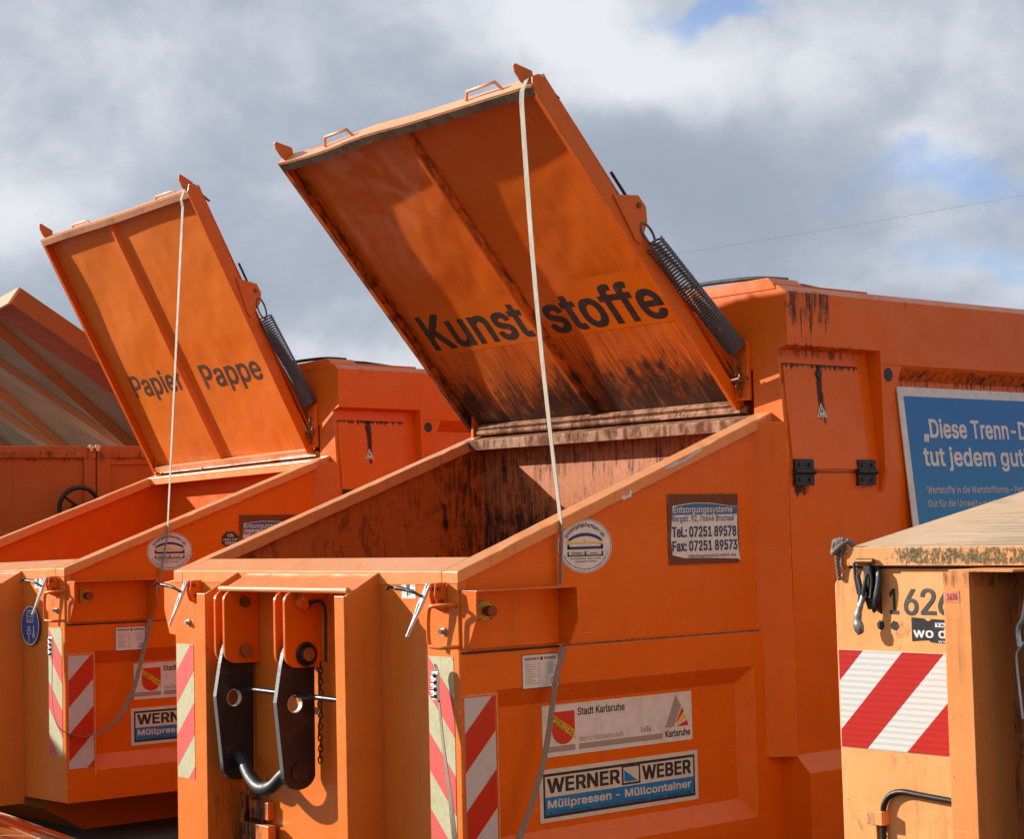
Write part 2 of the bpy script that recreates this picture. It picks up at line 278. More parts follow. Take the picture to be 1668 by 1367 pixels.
M['d_edge'] = paint('chipped_post_paint', base=(0.72, 0.25, 0.06), wear=.5, chips=1.6, stains=[({2: (H-.035, H+.02)}, .012, .55)], rough=.5)
M['d_lip'] = paint('mossy_lid_edge', base=(0.70, 0.29, 0.09), wear=.6, chips=1.2, fade=.6, grime=d_moss(H+.024, H+.082, .10), rough=.5)
def d_top(t, c):
    n = t.noise(1, (1.6, 14, 14), detail=9, rough=.68, dist=.8, loc=(2, 0, 4)); o = t.sep(); d = t.math('ADD', n, t.step(o[0], .14, .9, -.10, .12))
    c = t.mix(t.step(d, .40, .60, 0, .9), c, (0.30, 0.255, 0.165)); n2 = t.noise(1, (4, 40, 40), detail=7, rough=.7, dist=.6); return t.mix(t.step(n2, .55, .7, 0, .7), c, (0.14, 0.11, 0.06))
M['d_top'] = paint('weathered_lid_top', base=(0.56, 0.36, 0.20), wear=.2, chips=.8, fade=.6, extra=d_top, rough=.6, dust=0)
M['d_recess'] = paint('rusted_shaded_recess', base=(0.42, 0.13, 0.030), wear=1, rust=.5, chips=1, rough=.6)  # rust over a base darkened for the shade in the recess
def tape_bands(t, c):
    w = t.n('ShaderNodeTexWave', wave_type='BANDS', bands_direction='Z'); w.inputs['Scale'].default_value = 17; w.inputs['Distortion'].default_value = .6; t.nt.links.new(t.co, w.inputs['Vector'])
    v = t.n('ShaderNodeTexVoronoi'); v.inputs['Scale'].default_value = 330; t.nt.links.new(t.co, v.inputs['Vector'])
    return w, v
def hi_tape(name, colr):
    mt, nt, b = newmat(name); t = NT(nt); w, v = tape_bands(t, None)
    f = t.math('MULTIPLY', t.step(w.outputs['Fac'], .35, .9), t.step(v.outputs['Distance'], .25, .6, .35, 1)); c = t.mix(t.math('MULTIPLY', f, .5), colr, tuple(x*.55 for x in colr))
    n = t.noise(22, detail=8, rough=.7); c = t.mix(t.step(n, .68, .74, 0, .5), c, (0.30, 0.2, 0.16)); nt.links.new(c, b.inputs['Base Color']); b.inputs['Roughness'].default_value = .3; return mt
M['d_white'] = hi_tape('prismatic_white_tape', (0.66, 0.65, 0.61)); M['d_red'] = hi_tape('prismatic_red_tape', (0.50, 0.010, 0.004))
M['d_stick'] = plain('black_sticker', (0.012, 0.012, 0.014), .35, var=.2)
M['pink_label'] = plain('faded_pink_label', (0.62, 0.20, 0.12), .6, var=.6, scale=60)
def poster_mat():
    mt, nt, b = newmat('blue_poster'); t = NT(nt); o = t.sep(); c = t.mix(t.step(o[2], H-.1, H+.75), (0.006, 0.22, 0.42), (0.010, 0.150, 0.44))
    n = t.noise(2.2, detail=5); c = t.mix(t.step(n, .4, .8, 0, .15), c, (0.12, 0.17, 0.23)); nt.links.new(c, b.inputs['Base Color']); b.inputs['Roughness'].default_value = .38; return mt
M['poster'] = poster_mat()
M['car_paint'] = plain('dark_red_car_paint', (0.10, 0.012, 0.008), .12, metal=.2, var=.1, coat=1.0, bump=0)
M['car_glass'] = plain('dark_car_glass', (0.02, 0.014, 0.012), .05, var=.1, spec=1.0, coat=1.0, bump=0)
M['car_trim'] = plain('chrome_trim', (0.7, 0.62, 0.6), .15, metal=1, var=.1, bump=0)
def asphalt():
    mt, nt, b = newmat('asphalt'); t = NT(nt, 'Position'); n = t.noise(120, detail=6, rough=.7); n2 = t.noise(.8, detail=6, rough=.6); v = t.n('ShaderNodeTexVoronoi'); v.inputs['Scale'].default_value = 90; nt.links.new(t.co, v.inputs['Vector'])
    c = t.mix(t.step(n, .35, .7), (0.040, 0.036, 0.034), (0.085, 0.078, 0.072)); c = t.mix(t.step(n2, .45, .7, 0, .6), c, (0.10, 0.075, 0.055)); c = t.mix(t.step(v.outputs['Distance'], .0, .28, .35, 0), c, (0.16, 0.145, 0.13))
    nt.links.new(c, b.inputs['Base Color']); b.inputs['Roughness'].default_value = .85; nt.links.new(t.bump(n, .5, .01), b.inputs['Normal']); return mt
M['asphalt'] = asphalt()

# ------------------------------------------------------------------ mesh helpers
class MB:
    def __init__(s): s.v = []; s.f = []; s.sm = []; s.mi = []; s.cur = 0
    def add(s, vs, fs, smooth=False):
        o = len(s.v); s.v += [tuple(p) for p in vs]
        for f in fs: s.f.append([o+i for i in f]); s.sm.append(smooth); s.mi.append(s.cur)
        return s
    def hexa(s, p):      # p: 4 bottom (ccw) + 4 top
        return s.add(p, [(3, 2, 1, 0), (4, 5, 6, 7), (0, 1, 5, 4), (1, 2, 6, 5), (2, 3, 7, 6), (3, 0, 4, 7)])
    def box(s, x0, x1, y0, y1, z0, z1):
        return s.hexa([(x0, y0, z0), (x1, y0, z0), (x1, y1, z0), (x0, y1, z0), (x0, y0, z1), (x1, y0, z1), (x1, y1, z1), (x0, y1, z1)])
    def prism(s, poly, axis, a, b):
        n = len(poly)
        def P(u, v, w): return {'x': (w, u, v), 'y': (u, w, v), 'z': (u, v, w)}[axis]
        vs = [P(u, v, a) for u, v in poly] + [P(u, v, b) for u, v in poly]
        fs = [tuple(range(n))[::-1], tuple(range(n, 2*n))] + [(i, (i+1) % n, n+(i+1) % n, n+i) for i in range(n)]
        return s.add(vs, fs)
    def ring(s, outer, inner, axis, a, b):
        """frame between two polygons with the same number of points"""
        n = len(outer)
        def P(p, w): u, v = p; return {'x': (w, u, v), 'y': (u, w, v), 'z': (u, v, w)}[axis]
        vs = [P(p, a) for p in outer] + [P(p, a) for p in inner] + [P(p, b) for p in outer] + [P(p, b) for p in inner]; fs = []
        for i in range(n):
            j = (i+1) % n
            fs += [(i, j, n+j, n+i), (2*n+i, 3*n+i, 3*n+j, 2*n+j), (i, 2*n+i, 2*n+j, j), (n+i, n+j, 3*n+j, 3*n+i)]
        return s.add(vs, fs)
    def tube(s, pts, r, n=8, closed=False, caps=True):
        pts = [Vector(p) for p in pts]; N = len(pts); vs = []; fs = []; prev = None
        rr = r if isinstance(r, (list, tuple)) else [r]*N
        for i, p in enumerate(pts):
            if closed: d = (pts[(i+1) % N] - pts[i-1])
            else: d = pts[min(i+1, N-1)] - pts[max(i-1, 0)]
            d = d.normalized() if d.length > 1e-9 else Vector((0, 0, 1))
            if prev is None: a = d.orthogonal().normalized()
            else:
                a = prev - d*prev.dot(d); a = a.normalized() if a.length > 1e-6 else d.orthogonal().normalized()
            prev = a; b = d.cross(a)
            for k in range(n):
                t = 2*math.pi*k/n; vs.append(p + (a*math.cos(t) + b*math.sin(t))*rr[i])
        M_ = N if closed else N-1
        for i in range(M_):
            j = (i+1) % N
            for k in range(n): l = (k+1) % n; fs.append((i*n+k, i*n+l, j*n+l, j*n+k))
        s.add(vs, fs, True)
        if caps and not closed: s.add(vs[:n], [tuple(range(n))[::-1]]); s.add(vs[-n:], [tuple(range(n))])
        return s
    def cyl(s, p0, p1, r, n=20, r1=None): return s.tube([p0, p1], [r, r if r1 is None else r1], n)
    def ribbon(s, pts, wd, w, th=.003):
        """flat band: pts centre line, wd width directions"""
        pts = [Vector(p) for p in pts]; N = len(pts); vs = []
        for i, p in enumerate(pts):
            d = (pts[min(i+1, N-1)] - pts[max(i-1, 0)]).normalized(); a = Vector(wd[i]); a = (a - d*a.dot(d)).normalized(); nn = d.cross(a)
            for x, y in ((-w/2, -th/2), (w/2, -th/2), (w/2, th/2), (-w/2, th/2)): vs.append(p + a*x + nn*y)
        fs = [(3, 2, 1, 0), tuple(4*(N-1)+k for k in range(4))]
        for i in range(N-1):
            for k in range(4): l = (k+1) % 4; fs.append((4*i+k, 4*i+l, 4*i+4+l, 4*i+4+k))
        return s.add(vs, fs)
    def xf(s, fn): s.v = [tuple(fn(Vector(p))) for p in s.v]; return s
    def build(s, name, mat, parent=None, bevel=0.0, seg=2, smooth_all=False, **props):
        me = bpy.data.meshes.new(name); me.from_pydata(s.v, [], s.f)
        for mm in (mat if isinstance(mat, (list, tuple)) else [mat]): me.materials.append(mm)
        for p, q, i in zip(me.polygons, s.sm, s.mi): p.use_smooth = q or smooth_all; p.material_index = i
        bm = bmesh.new(); bm.from_mesh(me); bmesh.ops.recalc_face_normals(bm, faces=bm.faces); bm.to_mesh(me); bm.free()
        o = bpy.data.objects.new(name, me); col.objects.link(o)
        if parent: o.parent = parent
        if bevel:
            b = o.modifiers.new('bevel', 'BEVEL'); b.width = bevel; b.segments = seg; b.limit_method = 'ANGLE'; b.angle_limit = R_(35); b.harden_normals = False
        for k, v in props.items(): o[k] = v
        return o
def empty(name, label, cat, loc=(0, 0, 0), rot=None, group=None):
    o = bpy.data.objects.new(name, None); col.objects.link(o); o.location = loc; o.empty_display_size = .3
    if rot: o.rotation_euler = rot
    o['label'] = label; o['category'] = cat
    if group: o['group'] = group
    return o
def tag(o, label, cat, group=None):
    o['label'] = label; o['category'] = cat
    if group: o['group'] = group
    return o
def arc(cx, cy, r, a0, a1, n): return [(cx + r*math.cos(R_(a0 + (a1-a0)*i/n)), cy + r*math.sin(R_(a0 + (a1-a0)*i/n))) for i in range(n+1)]
def smoothpath(pts, n=8):
    P = [Vector(p) for p in pts]; out = []
    for i in range(len(P)-1):
        a, b, c, d = P[max(i-1, 0)], P[i], P[i+1], P[min(i+2, len(P)-1)]
        for k in range(n):
            t = k/n; out.append(.5*((2*b) + (c-a)*t + (2*a-5*b+4*c-d)*t*t + (3*b-a-3*c+d)*t**3))
    out.append(P[-1]); return out
# a plane that things are stuck to: origin, right, up, out
class Plane:
    def __init__(s, o, x, y):
        s.o = Vector(o); s.x = Vector(x).normalized(); s.y = Vector(y); s.y = (s.y - s.x*s.y.dot(s.x)).normalized(); s.n = s.x.cross(s.y)
    def __call__(s, u, v, w=0.0): return s.o + s.x*u + s.y*v + s.n*w
    def poly(s, mb, pts, w0=0.0, w1=.002):
        n = len(pts); vs = [s(u, v, w0) for u, v in pts] + [s(u, v, w1) for u, v in pts]
        return mb.add(vs, [tuple(range(n))[::-1], tuple(range(n, 2*n))] + [(i, (i+1) % n, n+(i+1) % n, n+i) for i in range(n)])
    def rect(s, mb, u0, v0, u1, v1, w0=0.0, w1=.002): return s.poly(mb, [(u0, v0), (u1, v0), (u1, v1), (u0, v1)], w0, w1)
# letter outlines of a plain sans-serif, keyed by character code: advance width, then closed outlines as points (thousandths)
GLYPH = {
32: (188, []),
33: (210, [[[90,-13],[110,-12],[119,-9],[130,-3],[140,6],[146,15],[151,31],[151,51],[148,62],[145,69],[140,76],[130,85],[119,91],[110,94],[106,95],[86,94],[77,91],[70,88],[63,83],[52,70],[47,60],[44,52],[43,48],[44,30],[47,20],[53,10],[63,-1],[70,-6],[77,-9]],[[65,151],[130,151],[134,153],[137,158],[141,510],[139,514],[134,517],[61,518],[57,516],[54,511],[57,366],[58,158],[60,154]]]),
43: (467, [[[196,25],[256,25],[260,27],[263,30],[264,163],[392,163],[396,165],[399,170],[400,225],[399,230],[394,234],[263,235],[264,284],[263,366],[261,370],[256,373],[196,373],[192,371],[190,368],[189,235],[59,235],[55,233],[52,228],[53,221],[52,170],[54,166],[57,164],[189,163],[189,32],[191,28]]]),
44: (202, [[[36,-128],[50,-127],[86,-128],[90,-126],[92,-123],[145,67],[145,74],[140,79],[73,80],[64,79],[60,74],[57,62],[29,-115],[30,-123],[32,-126]]]),
45: (467, [[[112,179],[338,179],[342,181],[345,186],[346,228],[345,246],[343,250],[338,253],[112,253],[108,251],[105,246],[105,186],[107,182]]]),
46: (202, [[[88,-13],[102,-13],[110,-11],[120,-8],[128,-3],[138,6],[144,15],[149,31],[149,55],[146,63],[139,74],[131,83],[124,88],[114,93],[104,95],[86,95],[80,94],[68,89],[62,85],[53,76],[48,69],[45,62],[42,53],[41,48],[42,29],[45,18],[50,10],[57,2],[68,-6],[74,-9]]]),
47: (263, [[[12,-85],[73,-85],[77,-83],[79,-80],[223,457],[242,524],[243,534],[241,538],[238,541],[182,542],[174,541],[169,536],[93,248],[6,-70],[5,-73],[6,-80],[8,-83]]]),
48: (467, [[[210,-15],[251,-15],[270,-11],[290,-5],[302,0],[320,11],[335,22],[353,40],[363,53],[376,73],[387,96],[397,124],[407,163],[411,190],[413,224],[413,295],[411,318],[406,348],[400,374],[392,400],[383,421],[372,442],[356,465],[338,483],[323,495],[310,504],[294,512],[272,519],[257,523],[240,525],[214,525],[196,523],[181,519],[161,513],[142,503],[126,493],[116,485],[101,470],[89,454],[79,439],[68,417],[61,399],[53,376],[46,343],[43,320],[40,290],[39,275],[40,218],[45,169],[49,148],[56,123],[65,97],[77,72],[89,54],[101,38],[116,24],[137,8],[156,-2],[174,-9],[193,-13]],[[221,59],[207,61],[194,65],[182,71],[175,75],[162,88],[156,95],[148,107],[141,121],[134,138],[129,156],[122,189],[118,230],[118,278],[121,314],[129,353],[139,383],[150,405],[160,419],[174,433],[183,439],[195,445],[208,449],[221,451],[232,451],[246,449],[257,446],[269,440],[278,434],[296,416],[301,408],[310,393],[322,362],[330,326],[335,284],[335,238],[332,196],[325,157],[315,128],[309,113],[301,100],[291,88],[284,81],[274,72],[264,67],[247,61],[233,59]]]),
49: (467, [[[74,-9],[392,-9],[396,-7],[399,-4],[400,54],[399,58],[394,63],[285,64],[285,510],[283,514],[280,517],[220,518],[194,517],[147,482],[84,437],[78,431],[77,356],[79,352],[82,350],[88,349],[97,355],[203,432],[203,64],[72,63],[69,61],[67,57],[67,-2],[69,-6]]]),
50: (467, [[[62,-9],[390,-9],[394,-7],[397,-4],[398,20],[397,28],[398,56],[395,62],[390,65],[272,66],[214,65],[171,66],[287,188],[337,245],[354,268],[367,288],[377,308],[384,328],[388,345],[389,356],[389,388],[385,413],[377,434],[368,451],[353,471],[333,490],[318,501],[304,508],[288,515],[270,520],[252,523],[238,525],[204,524],[190,522],[170,517],[154,511],[140,505],[120,492],[110,485],[90,464],[78,446],[70,431],[61,404],[57,375],[57,360],[59,356],[64,353],[131,354],[134,356],[136,360],[137,378],[141,396],[151,416],[159,426],[169,435],[185,444],[199,449],[217,451],[237,451],[256,447],[273,439],[285,431],[301,414],[306,403],[311,384],[311,365],[309,350],[305,334],[291,310],[273,284],[251,259],[223,230],[56,51],[55,-2],[57,-6]]]),
51: (467, [[[199,-15],[237,-15],[266,-11],[297,-3],[321,8],[336,17],[348,27],[358,36],[368,48],[383,70],[389,82],[397,103],[401,129],[401,161],[399,179],[389,209],[381,224],[369,241],[352,258],[345,264],[326,277],[311,285],[293,291],[278,295],[261,298],[241,299],[331,400],[380,457],[381,510],[379,514],[374,517],[68,518],[64,516],[61,511],[61,450],[63,446],[68,443],[271,443],[203,366],[149,303],[148,246],[150,242],[155,239],[211,239],[232,237],[246,235],[260,231],[275,224],[292,211],[305,198],[312,185],[317,170],[320,155],[320,134],[318,122],[313,108],[306,96],[292,81],[287,77],[272,69],[259,64],[245,61],[228,59],[210,59],[197,60],[182,63],[169,67],[153,75],[142,83],[135,90],[127,101],[121,117],[117,136],[113,140],[42,141],[38,139],[35,134],[36,120],[39,104],[47,78],[53,66],[61,54],[69,44],[80,33],[94,21],[106,13],[121,5],[136,-1],[167,-11]]]),
52: (467, [[[280,-9],[344,-9],[349,-6],[351,-2],[351,96],[414,97],[418,99],[421,104],[422,162],[419,168],[414,171],[351,172],[352,237],[351,320],[349,324],[344,327],[280,327],[276,325],[274,322],[273,171],[123,172],[319,504],[319,506],[319,512],[316,515],[312,517],[245,518],[241,516],[239,513],[33,164],[31,160],[31,104],[33,100],[38,97],[273,96],[273,-2],[275,-6]]]),
53: (467, [[[202,-15],[238,-15],[250,-14],[270,-10],[291,-3],[304,2],[320,11],[335,22],[348,34],[361,48],[375,68],[389,96],[395,115],[399,138],[399,182],[397,198],[393,219],[384,243],[373,263],[360,282],[340,303],[328,313],[313,322],[289,333],[266,339],[241,343],[217,343],[200,341],[186,337],[162,329],[145,319],[159,443],[370,444],[373,446],[375,450],[375,510],[373,514],[368,517],[94,518],[90,516],[87,511],[62,284],[58,255],[58,251],[60,247],[65,244],[110,239],[130,237],[134,239],[141,245],[149,251],[166,259],[181,263],[206,268],[228,268],[241,266],[255,262],[270,255],[280,248],[292,236],[305,220],[312,204],[317,188],[319,169],[319,148],[314,126],[305,106],[297,94],[282,79],[272,72],[262,67],[246,61],[228,59],[214,59],[202,60],[184,65],[168,73],[158,81],[149,89],[141,100],[135,114],[130,134],[126,138],[58,139],[54,137],[52,134],[51,123],[55,102],[64,75],[71,62],[83,45],[102,25],[126,8],[150,-3],[176,-11]]]),
54: (467, [[[208,-15],[244,-15],[256,-14],[276,-10],[302,-1],[314,6],[330,16],[350,34],[363,48],[373,63],[384,84],[391,105],[394,116],[397,139],[397,175],[393,202],[387,224],[381,239],[375,249],[360,270],[344,287],[334,294],[321,303],[306,310],[296,314],[272,320],[248,323],[224,323],[202,319],[329,504],[330,506],[329,512],[327,515],[323,517],[250,518],[245,514],[177,413],[135,354],[115,324],[99,296],[76,253],[69,235],[60,206],[55,174],[55,148],[58,124],[63,104],[71,81],[77,68],[87,53],[97,40],[110,27],[126,15],[142,5],[160,-4],[173,-9],[189,-13]],[[220,57],[201,60],[182,68],[165,81],[153,94],[147,104],[138,124],[134,146],[134,170],[138,192],[147,212],[157,226],[168,237],[181,246],[195,252],[216,256],[237,256],[257,252],[272,245],[289,233],[299,221],[309,203],[315,186],[318,169],[318,146],[315,129],[311,114],[300,94],[285,78],[267,66],[252,60],[238,57]]]),
55: (467, [[[96,-9],[167,-9],[171,-7],[173,-4],[247,144],[399,444],[400,508],[399,512],[394,517],[60,518],[56,516],[54,513],[53,450],[55,446],[60,443],[311,443],[89,5],[89,3],[89,-4],[92,-7]]]),
56: (467, [[[206,-15],[247,-15],[270,-13],[283,-10],[294,-7],[316,1],[343,15],[362,29],[375,42],[391,66],[398,78],[405,96],[409,120],[409,150],[407,167],[400,188],[391,206],[379,226],[362,244],[344,257],[326,266],[345,279],[360,294],[371,309],[382,331],[387,348],[391,369],[390,398],[386,418],[382,430],[374,446],[359,468],[342,485],[321,500],[302,510],[282,517],[263,522],[239,525],[213,525],[189,522],[170,517],[150,510],[128,499],[108,484],[93,468],[78,448],[71,434],[66,418],[62,398],[61,369],[65,348],[72,326],[81,309],[89,298],[105,281],[116,273],[126,268],[127,266],[112,259],[95,248],[80,234],[70,221],[57,199],[51,186],[46,168],[43,147],[44,116],[47,101],[52,84],[62,64],[71,51],[82,38],[102,21],[117,11],[134,2],[157,-7],[172,-11]],[[213,58],[192,61],[174,67],[158,75],[149,82],[140,91],[135,98],[130,108],[125,126],[124,148],[127,162],[133,178],[144,193],[156,205],[173,215],[189,221],[214,226],[238,226],[263,221],[274,217],[293,207],[308,193],[316,182],[323,168],[327,153],[328,130],[325,117],[317,98],[312,91],[303,82],[288,71],[278,67],[254,60],[239,58]],[[218,299],[203,301],[186,306],[170,315],[159,326],[151,336],[145,352],[142,366],[143,390],[147,406],[155,420],[164,431],[174,438],[190,445],[208,450],[220,451],[232,451],[248,449],[262,445],[281,436],[294,424],[300,416],[305,405],[309,390],[310,366],[309,358],[304,343],[298,332],[284,317],[276,311],[263,305],[249,301],[234,299]]]),
57: (467, [[[128,-9],[202,-9],[208,-4],[297,126],[347,201],[361,225],[375,251],[383,272],[389,290],[395,312],[397,331],[397,366],[395,386],[391,403],[383,424],[375,440],[357,466],[337,487],[319,499],[310,505],[291,513],[272,519],[256,523],[238,525],[214,525],[200,523],[183,520],[166,515],[140,503],[115,486],[93,464],[81,448],[74,435],[67,419],[61,400],[57,384],[55,365],[56,329],[60,304],[67,282],[75,265],[85,249],[95,236],[111,221],[127,209],[143,201],[165,193],[179,189],[199,187],[233,187],[250,190],[122,4],[121,2],[122,-4],[124,-7]],[[216,252],[208,253],[192,258],[177,265],[166,274],[151,291],[143,304],[136,328],[134,341],[134,362],[138,383],[143,396],[153,414],[168,431],[183,441],[193,446],[202,449],[220,451],[240,451],[251,449],[262,445],[274,439],[288,428],[296,420],[302,411],[311,392],[317,373],[318,362],[317,333],[313,315],[307,300],[298,286],[285,272],[274,264],[253,255],[236,252]]]),
58: (202, [[[88,-13],[102,-13],[110,-11],[120,-8],[128,-3],[138,6],[144,15],[149,31],[149,55],[146,63],[139,74],[131,83],[124,88],[114,93],[104,95],[86,95],[80,94],[68,89],[62,85],[53,76],[48,69],[45,62],[42,53],[41,48],[42,29],[45,18],[50,10],[57,2],[68,-6],[74,-9]],[[85,263],[109,263],[119,267],[127,271],[139,282],[142,287],[147,296],[149,306],[149,330],[146,338],[140,349],[132,357],[124,363],[114,368],[106,370],[88,371],[79,369],[68,364],[57,356],[52,350],[45,339],[42,328],[41,309],[43,302],[47,290],[53,281],[63,272],[74,266]]]),
64: (690, [[[328,-143],[390,-143],[408,-141],[438,-135],[480,-125],[508,-115],[512,-111],[513,-104],[497,-56],[495,-53],[491,-51],[485,-51],[460,-59],[431,-67],[386,-75],[336,-76],[290,-71],[264,-65],[248,-59],[230,-52],[207,-39],[194,-31],[180,-19],[163,-2],[149,16],[140,30],[129,52],[119,80],[115,98],[109,128],[107,150],[107,192],[108,214],[112,244],[117,268],[123,285],[132,308],[143,330],[152,344],[164,359],[181,377],[204,395],[228,409],[256,420],[291,429],[323,433],[360,433],[390,431],[426,423],[452,413],[479,399],[500,383],[516,368],[535,344],[548,322],[558,300],[565,275],[570,250],[572,232],[572,183],[569,138],[563,110],[556,90],[551,83],[545,77],[540,73],[531,69],[525,68],[512,68],[500,72],[493,78],[485,91],[483,105],[483,336],[480,341],[476,343],[435,344],[417,343],[413,341],[411,338],[410,325],[394,337],[380,343],[368,347],[346,351],[314,351],[289,347],[272,341],[254,331],[234,316],[219,300],[207,283],[195,260],[188,242],[183,222],[180,204],[179,168],[181,152],[184,132],[191,104],[198,87],[207,70],[221,51],[234,37],[245,28],[266,15],[291,7],[310,5],[343,5],[357,7],[375,12],[382,15],[392,21],[403,30],[413,40],[420,49],[429,35],[440,25],[450,18],[460,13],[479,7],[502,3],[532,3],[549,5],[568,11],[577,16],[588,23],[605,41],[617,59],[625,76],[632,98],[638,126],[642,160],[643,182],[643,237],[641,262],[636,287],[626,321],[615,348],[603,369],[585,394],[564,418],[548,433],[528,449],[506,463],[474,478],[442,489],[416,495],[379,500],[331,501],[310,499],[272,494],[242,487],[205,474],[182,463],[151,444],[134,431],[109,407],[91,385],[78,365],[62,335],[53,313],[44,286],[37,256],[33,220],[31,198],[31,160],[33,138],[38,97],[45,68],[53,40],[62,19],[77,-10],[99,-42],[120,-64],[146,-85],[170,-101],[195,-113],[216,-122],[254,-133],[291,-140]],[[319,74],[300,79],[288,85],[277,96],[267,109],[258,132],[253,156],[251,176],[251,194],[252,206],[255,222],[263,242],[272,255],[283,266],[296,275],[310,281],[326,283],[346,283],[365,279],[381,272],[395,260],[399,253],[407,234],[412,210],[413,195],[413,174],[412,158],[409,138],[401,114],[393,100],[384,91],[373,83],[362,78],[341,74]]]),
65: (494, [[[14,-9],[87,-9],[92,-6],[141,133],[338,133],[388,-6],[393,-9],[464,-9],[468,-7],[471,-4],[471,4],[435,102],[339,363],[286,508],[283,514],[280,517],[199,518],[195,516],[193,513],[130,338],[10,10],[7,2],[7,-2],[9,-6]],[[178,207],[168,208],[167,210],[198,294],[205,318],[226,382],[237,418],[239,423],[255,369],[280,294],[311,208]]]),
66: (470, [[[58,-9],[264,-9],[283,-7],[312,-3],[326,1],[346,9],[359,15],[374,25],[383,32],[395,44],[400,50],[412,70],[421,94],[425,112],[427,125],[427,149],[425,162],[422,179],[418,191],[413,202],[401,221],[395,230],[382,243],[373,249],[358,259],[340,266],[354,273],[373,287],[387,304],[397,320],[402,334],[406,354],[407,385],[405,398],[403,412],[397,428],[389,447],[382,457],[375,466],[360,481],[338,497],[324,503],[303,511],[280,515],[262,517],[58,518],[54,516],[52,513],[51,-2],[53,-6]],[[158,65],[133,66],[134,116],[133,188],[134,223],[148,222],[246,223],[272,221],[290,216],[306,208],[320,197],[332,184],[341,168],[344,158],[346,146],[346,129],[343,116],[339,104],[330,92],[318,82],[298,73],[286,69],[268,67],[242,65],[186,66]],[[155,293],[133,294],[134,342],[133,410],[134,443],[248,443],[262,442],[278,439],[296,431],[303,426],[315,414],[322,400],[325,390],[327,377],[327,360],[325,350],[318,334],[310,323],[299,313],[291,307],[275,300],[254,295],[236,293],[206,294]]]),
67: (524, [[[248,-15],[294,-15],[312,-12],[332,-7],[364,4],[379,11],[397,23],[419,40],[432,53],[449,76],[459,92],[469,112],[476,132],[481,154],[481,164],[478,167],[474,169],[404,168],[401,166],[399,162],[395,145],[384,122],[375,110],[364,98],[346,83],[328,74],[305,66],[281,62],[255,62],[233,65],[215,71],[196,79],[181,89],[163,104],[150,120],[138,139],[129,158],[123,175],[117,196],[113,220],[112,236],[112,272],[116,306],[120,324],[128,349],[138,370],[146,384],[158,399],[170,411],[182,421],[195,429],[211,437],[226,442],[251,447],[276,447],[290,446],[308,442],[324,437],[341,429],[362,413],[373,402],[386,383],[395,364],[399,346],[401,342],[404,340],[474,339],[478,341],[481,344],[481,353],[479,362],[476,375],[466,403],[455,424],[445,439],[431,456],[419,469],[404,481],[386,493],[363,505],[343,513],[320,519],[297,523],[281,525],[252,525],[232,523],[213,519],[186,511],[168,504],[146,492],[130,481],[115,469],[100,454],[81,430],[68,409],[56,385],[45,354],[39,332],[34,304],[32,284],[31,272],[32,225],[35,195],[41,168],[49,142],[56,123],[68,99],[83,75],[103,52],[117,38],[133,25],[159,9],[178,1],[201,-7],[225,-13]]]),
68: (516, [[[58,-9],[236,-9],[267,-6],[300,1],[320,7],[336,13],[358,25],[378,37],[394,51],[406,63],[421,81],[430,95],[446,125],[453,142],[459,162],[467,196],[471,237],[471,273],[469,299],[465,322],[459,348],[451,374],[446,385],[430,416],[414,438],[396,457],[377,473],[360,485],[334,498],[310,507],[282,513],[257,517],[58,518],[54,516],[52,513],[51,-2],[53,-6]],[[134,65],[134,443],[242,443],[271,438],[284,435],[300,429],[316,420],[330,411],[341,401],[353,387],[361,376],[371,358],[375,347],[383,323],[387,299],[389,282],[390,236],[388,216],[383,190],[379,175],[371,152],[358,129],[347,116],[340,108],[330,100],[315,89],[290,77],[270,71],[240,67],[212,65],[157,66]]]),
69: (433, [[[58,-9],[376,-9],[380,-7],[383,-4],[384,1],[383,11],[384,56],[381,62],[376,65],[252,66],[190,65],[133,66],[134,116],[133,186],[134,221],[170,220],[356,221],[360,223],[363,228],[364,247],[363,288],[361,292],[356,295],[134,295],[134,443],[374,443],[378,445],[381,450],[381,510],[379,514],[376,517],[58,518],[54,516],[52,513],[51,-2],[53,-6]]]),
70: (424, [[[58,-9],[126,-9],[130,-7],[133,-4],[134,76],[133,166],[134,212],[348,213],[352,215],[355,220],[355,280],[353,284],[348,287],[133,287],[134,443],[370,443],[374,445],[377,450],[378,472],[377,480],[378,508],[377,512],[372,517],[58,518],[54,516],[52,513],[51,-2],[53,-6]]]),
71: (534, [[[249,-15],[296,-15],[315,-12],[338,-7],[361,1],[384,13],[403,25],[415,34],[435,53],[442,62],[456,82],[465,98],[473,117],[481,144],[485,163],[487,185],[487,258],[485,262],[482,264],[281,265],[277,263],[274,258],[275,224],[274,197],[276,193],[279,191],[406,190],[403,165],[400,154],[394,138],[381,116],[371,103],[362,94],[352,85],[340,78],[325,71],[310,67],[282,62],[256,62],[244,63],[226,67],[212,72],[188,84],[174,94],[163,104],[152,118],[144,129],[133,149],[125,167],[120,184],[115,206],[112,236],[112,272],[115,298],[119,322],[126,344],[132,358],[141,376],[157,398],[172,413],[188,425],[210,437],[226,442],[244,446],[257,447],[273,447],[286,446],[305,442],[325,435],[342,426],[352,419],[367,404],[375,396],[386,378],[395,359],[399,346],[401,343],[404,341],[476,340],[480,342],[482,345],[483,352],[478,372],[470,395],[462,412],[444,440],[435,451],[418,469],[398,485],[384,494],[356,508],[320,519],[301,523],[280,525],[250,525],[230,523],[214,520],[184,511],[170,505],[146,493],[125,478],[104,459],[89,442],[73,420],[61,397],[50,372],[41,344],[38,329],[33,299],[31,272],[31,236],[33,216],[37,187],[42,163],[51,136],[59,115],[73,90],[89,66],[103,51],[122,33],[133,25],[156,11],[181,-1],[204,-8],[230,-13]]]),
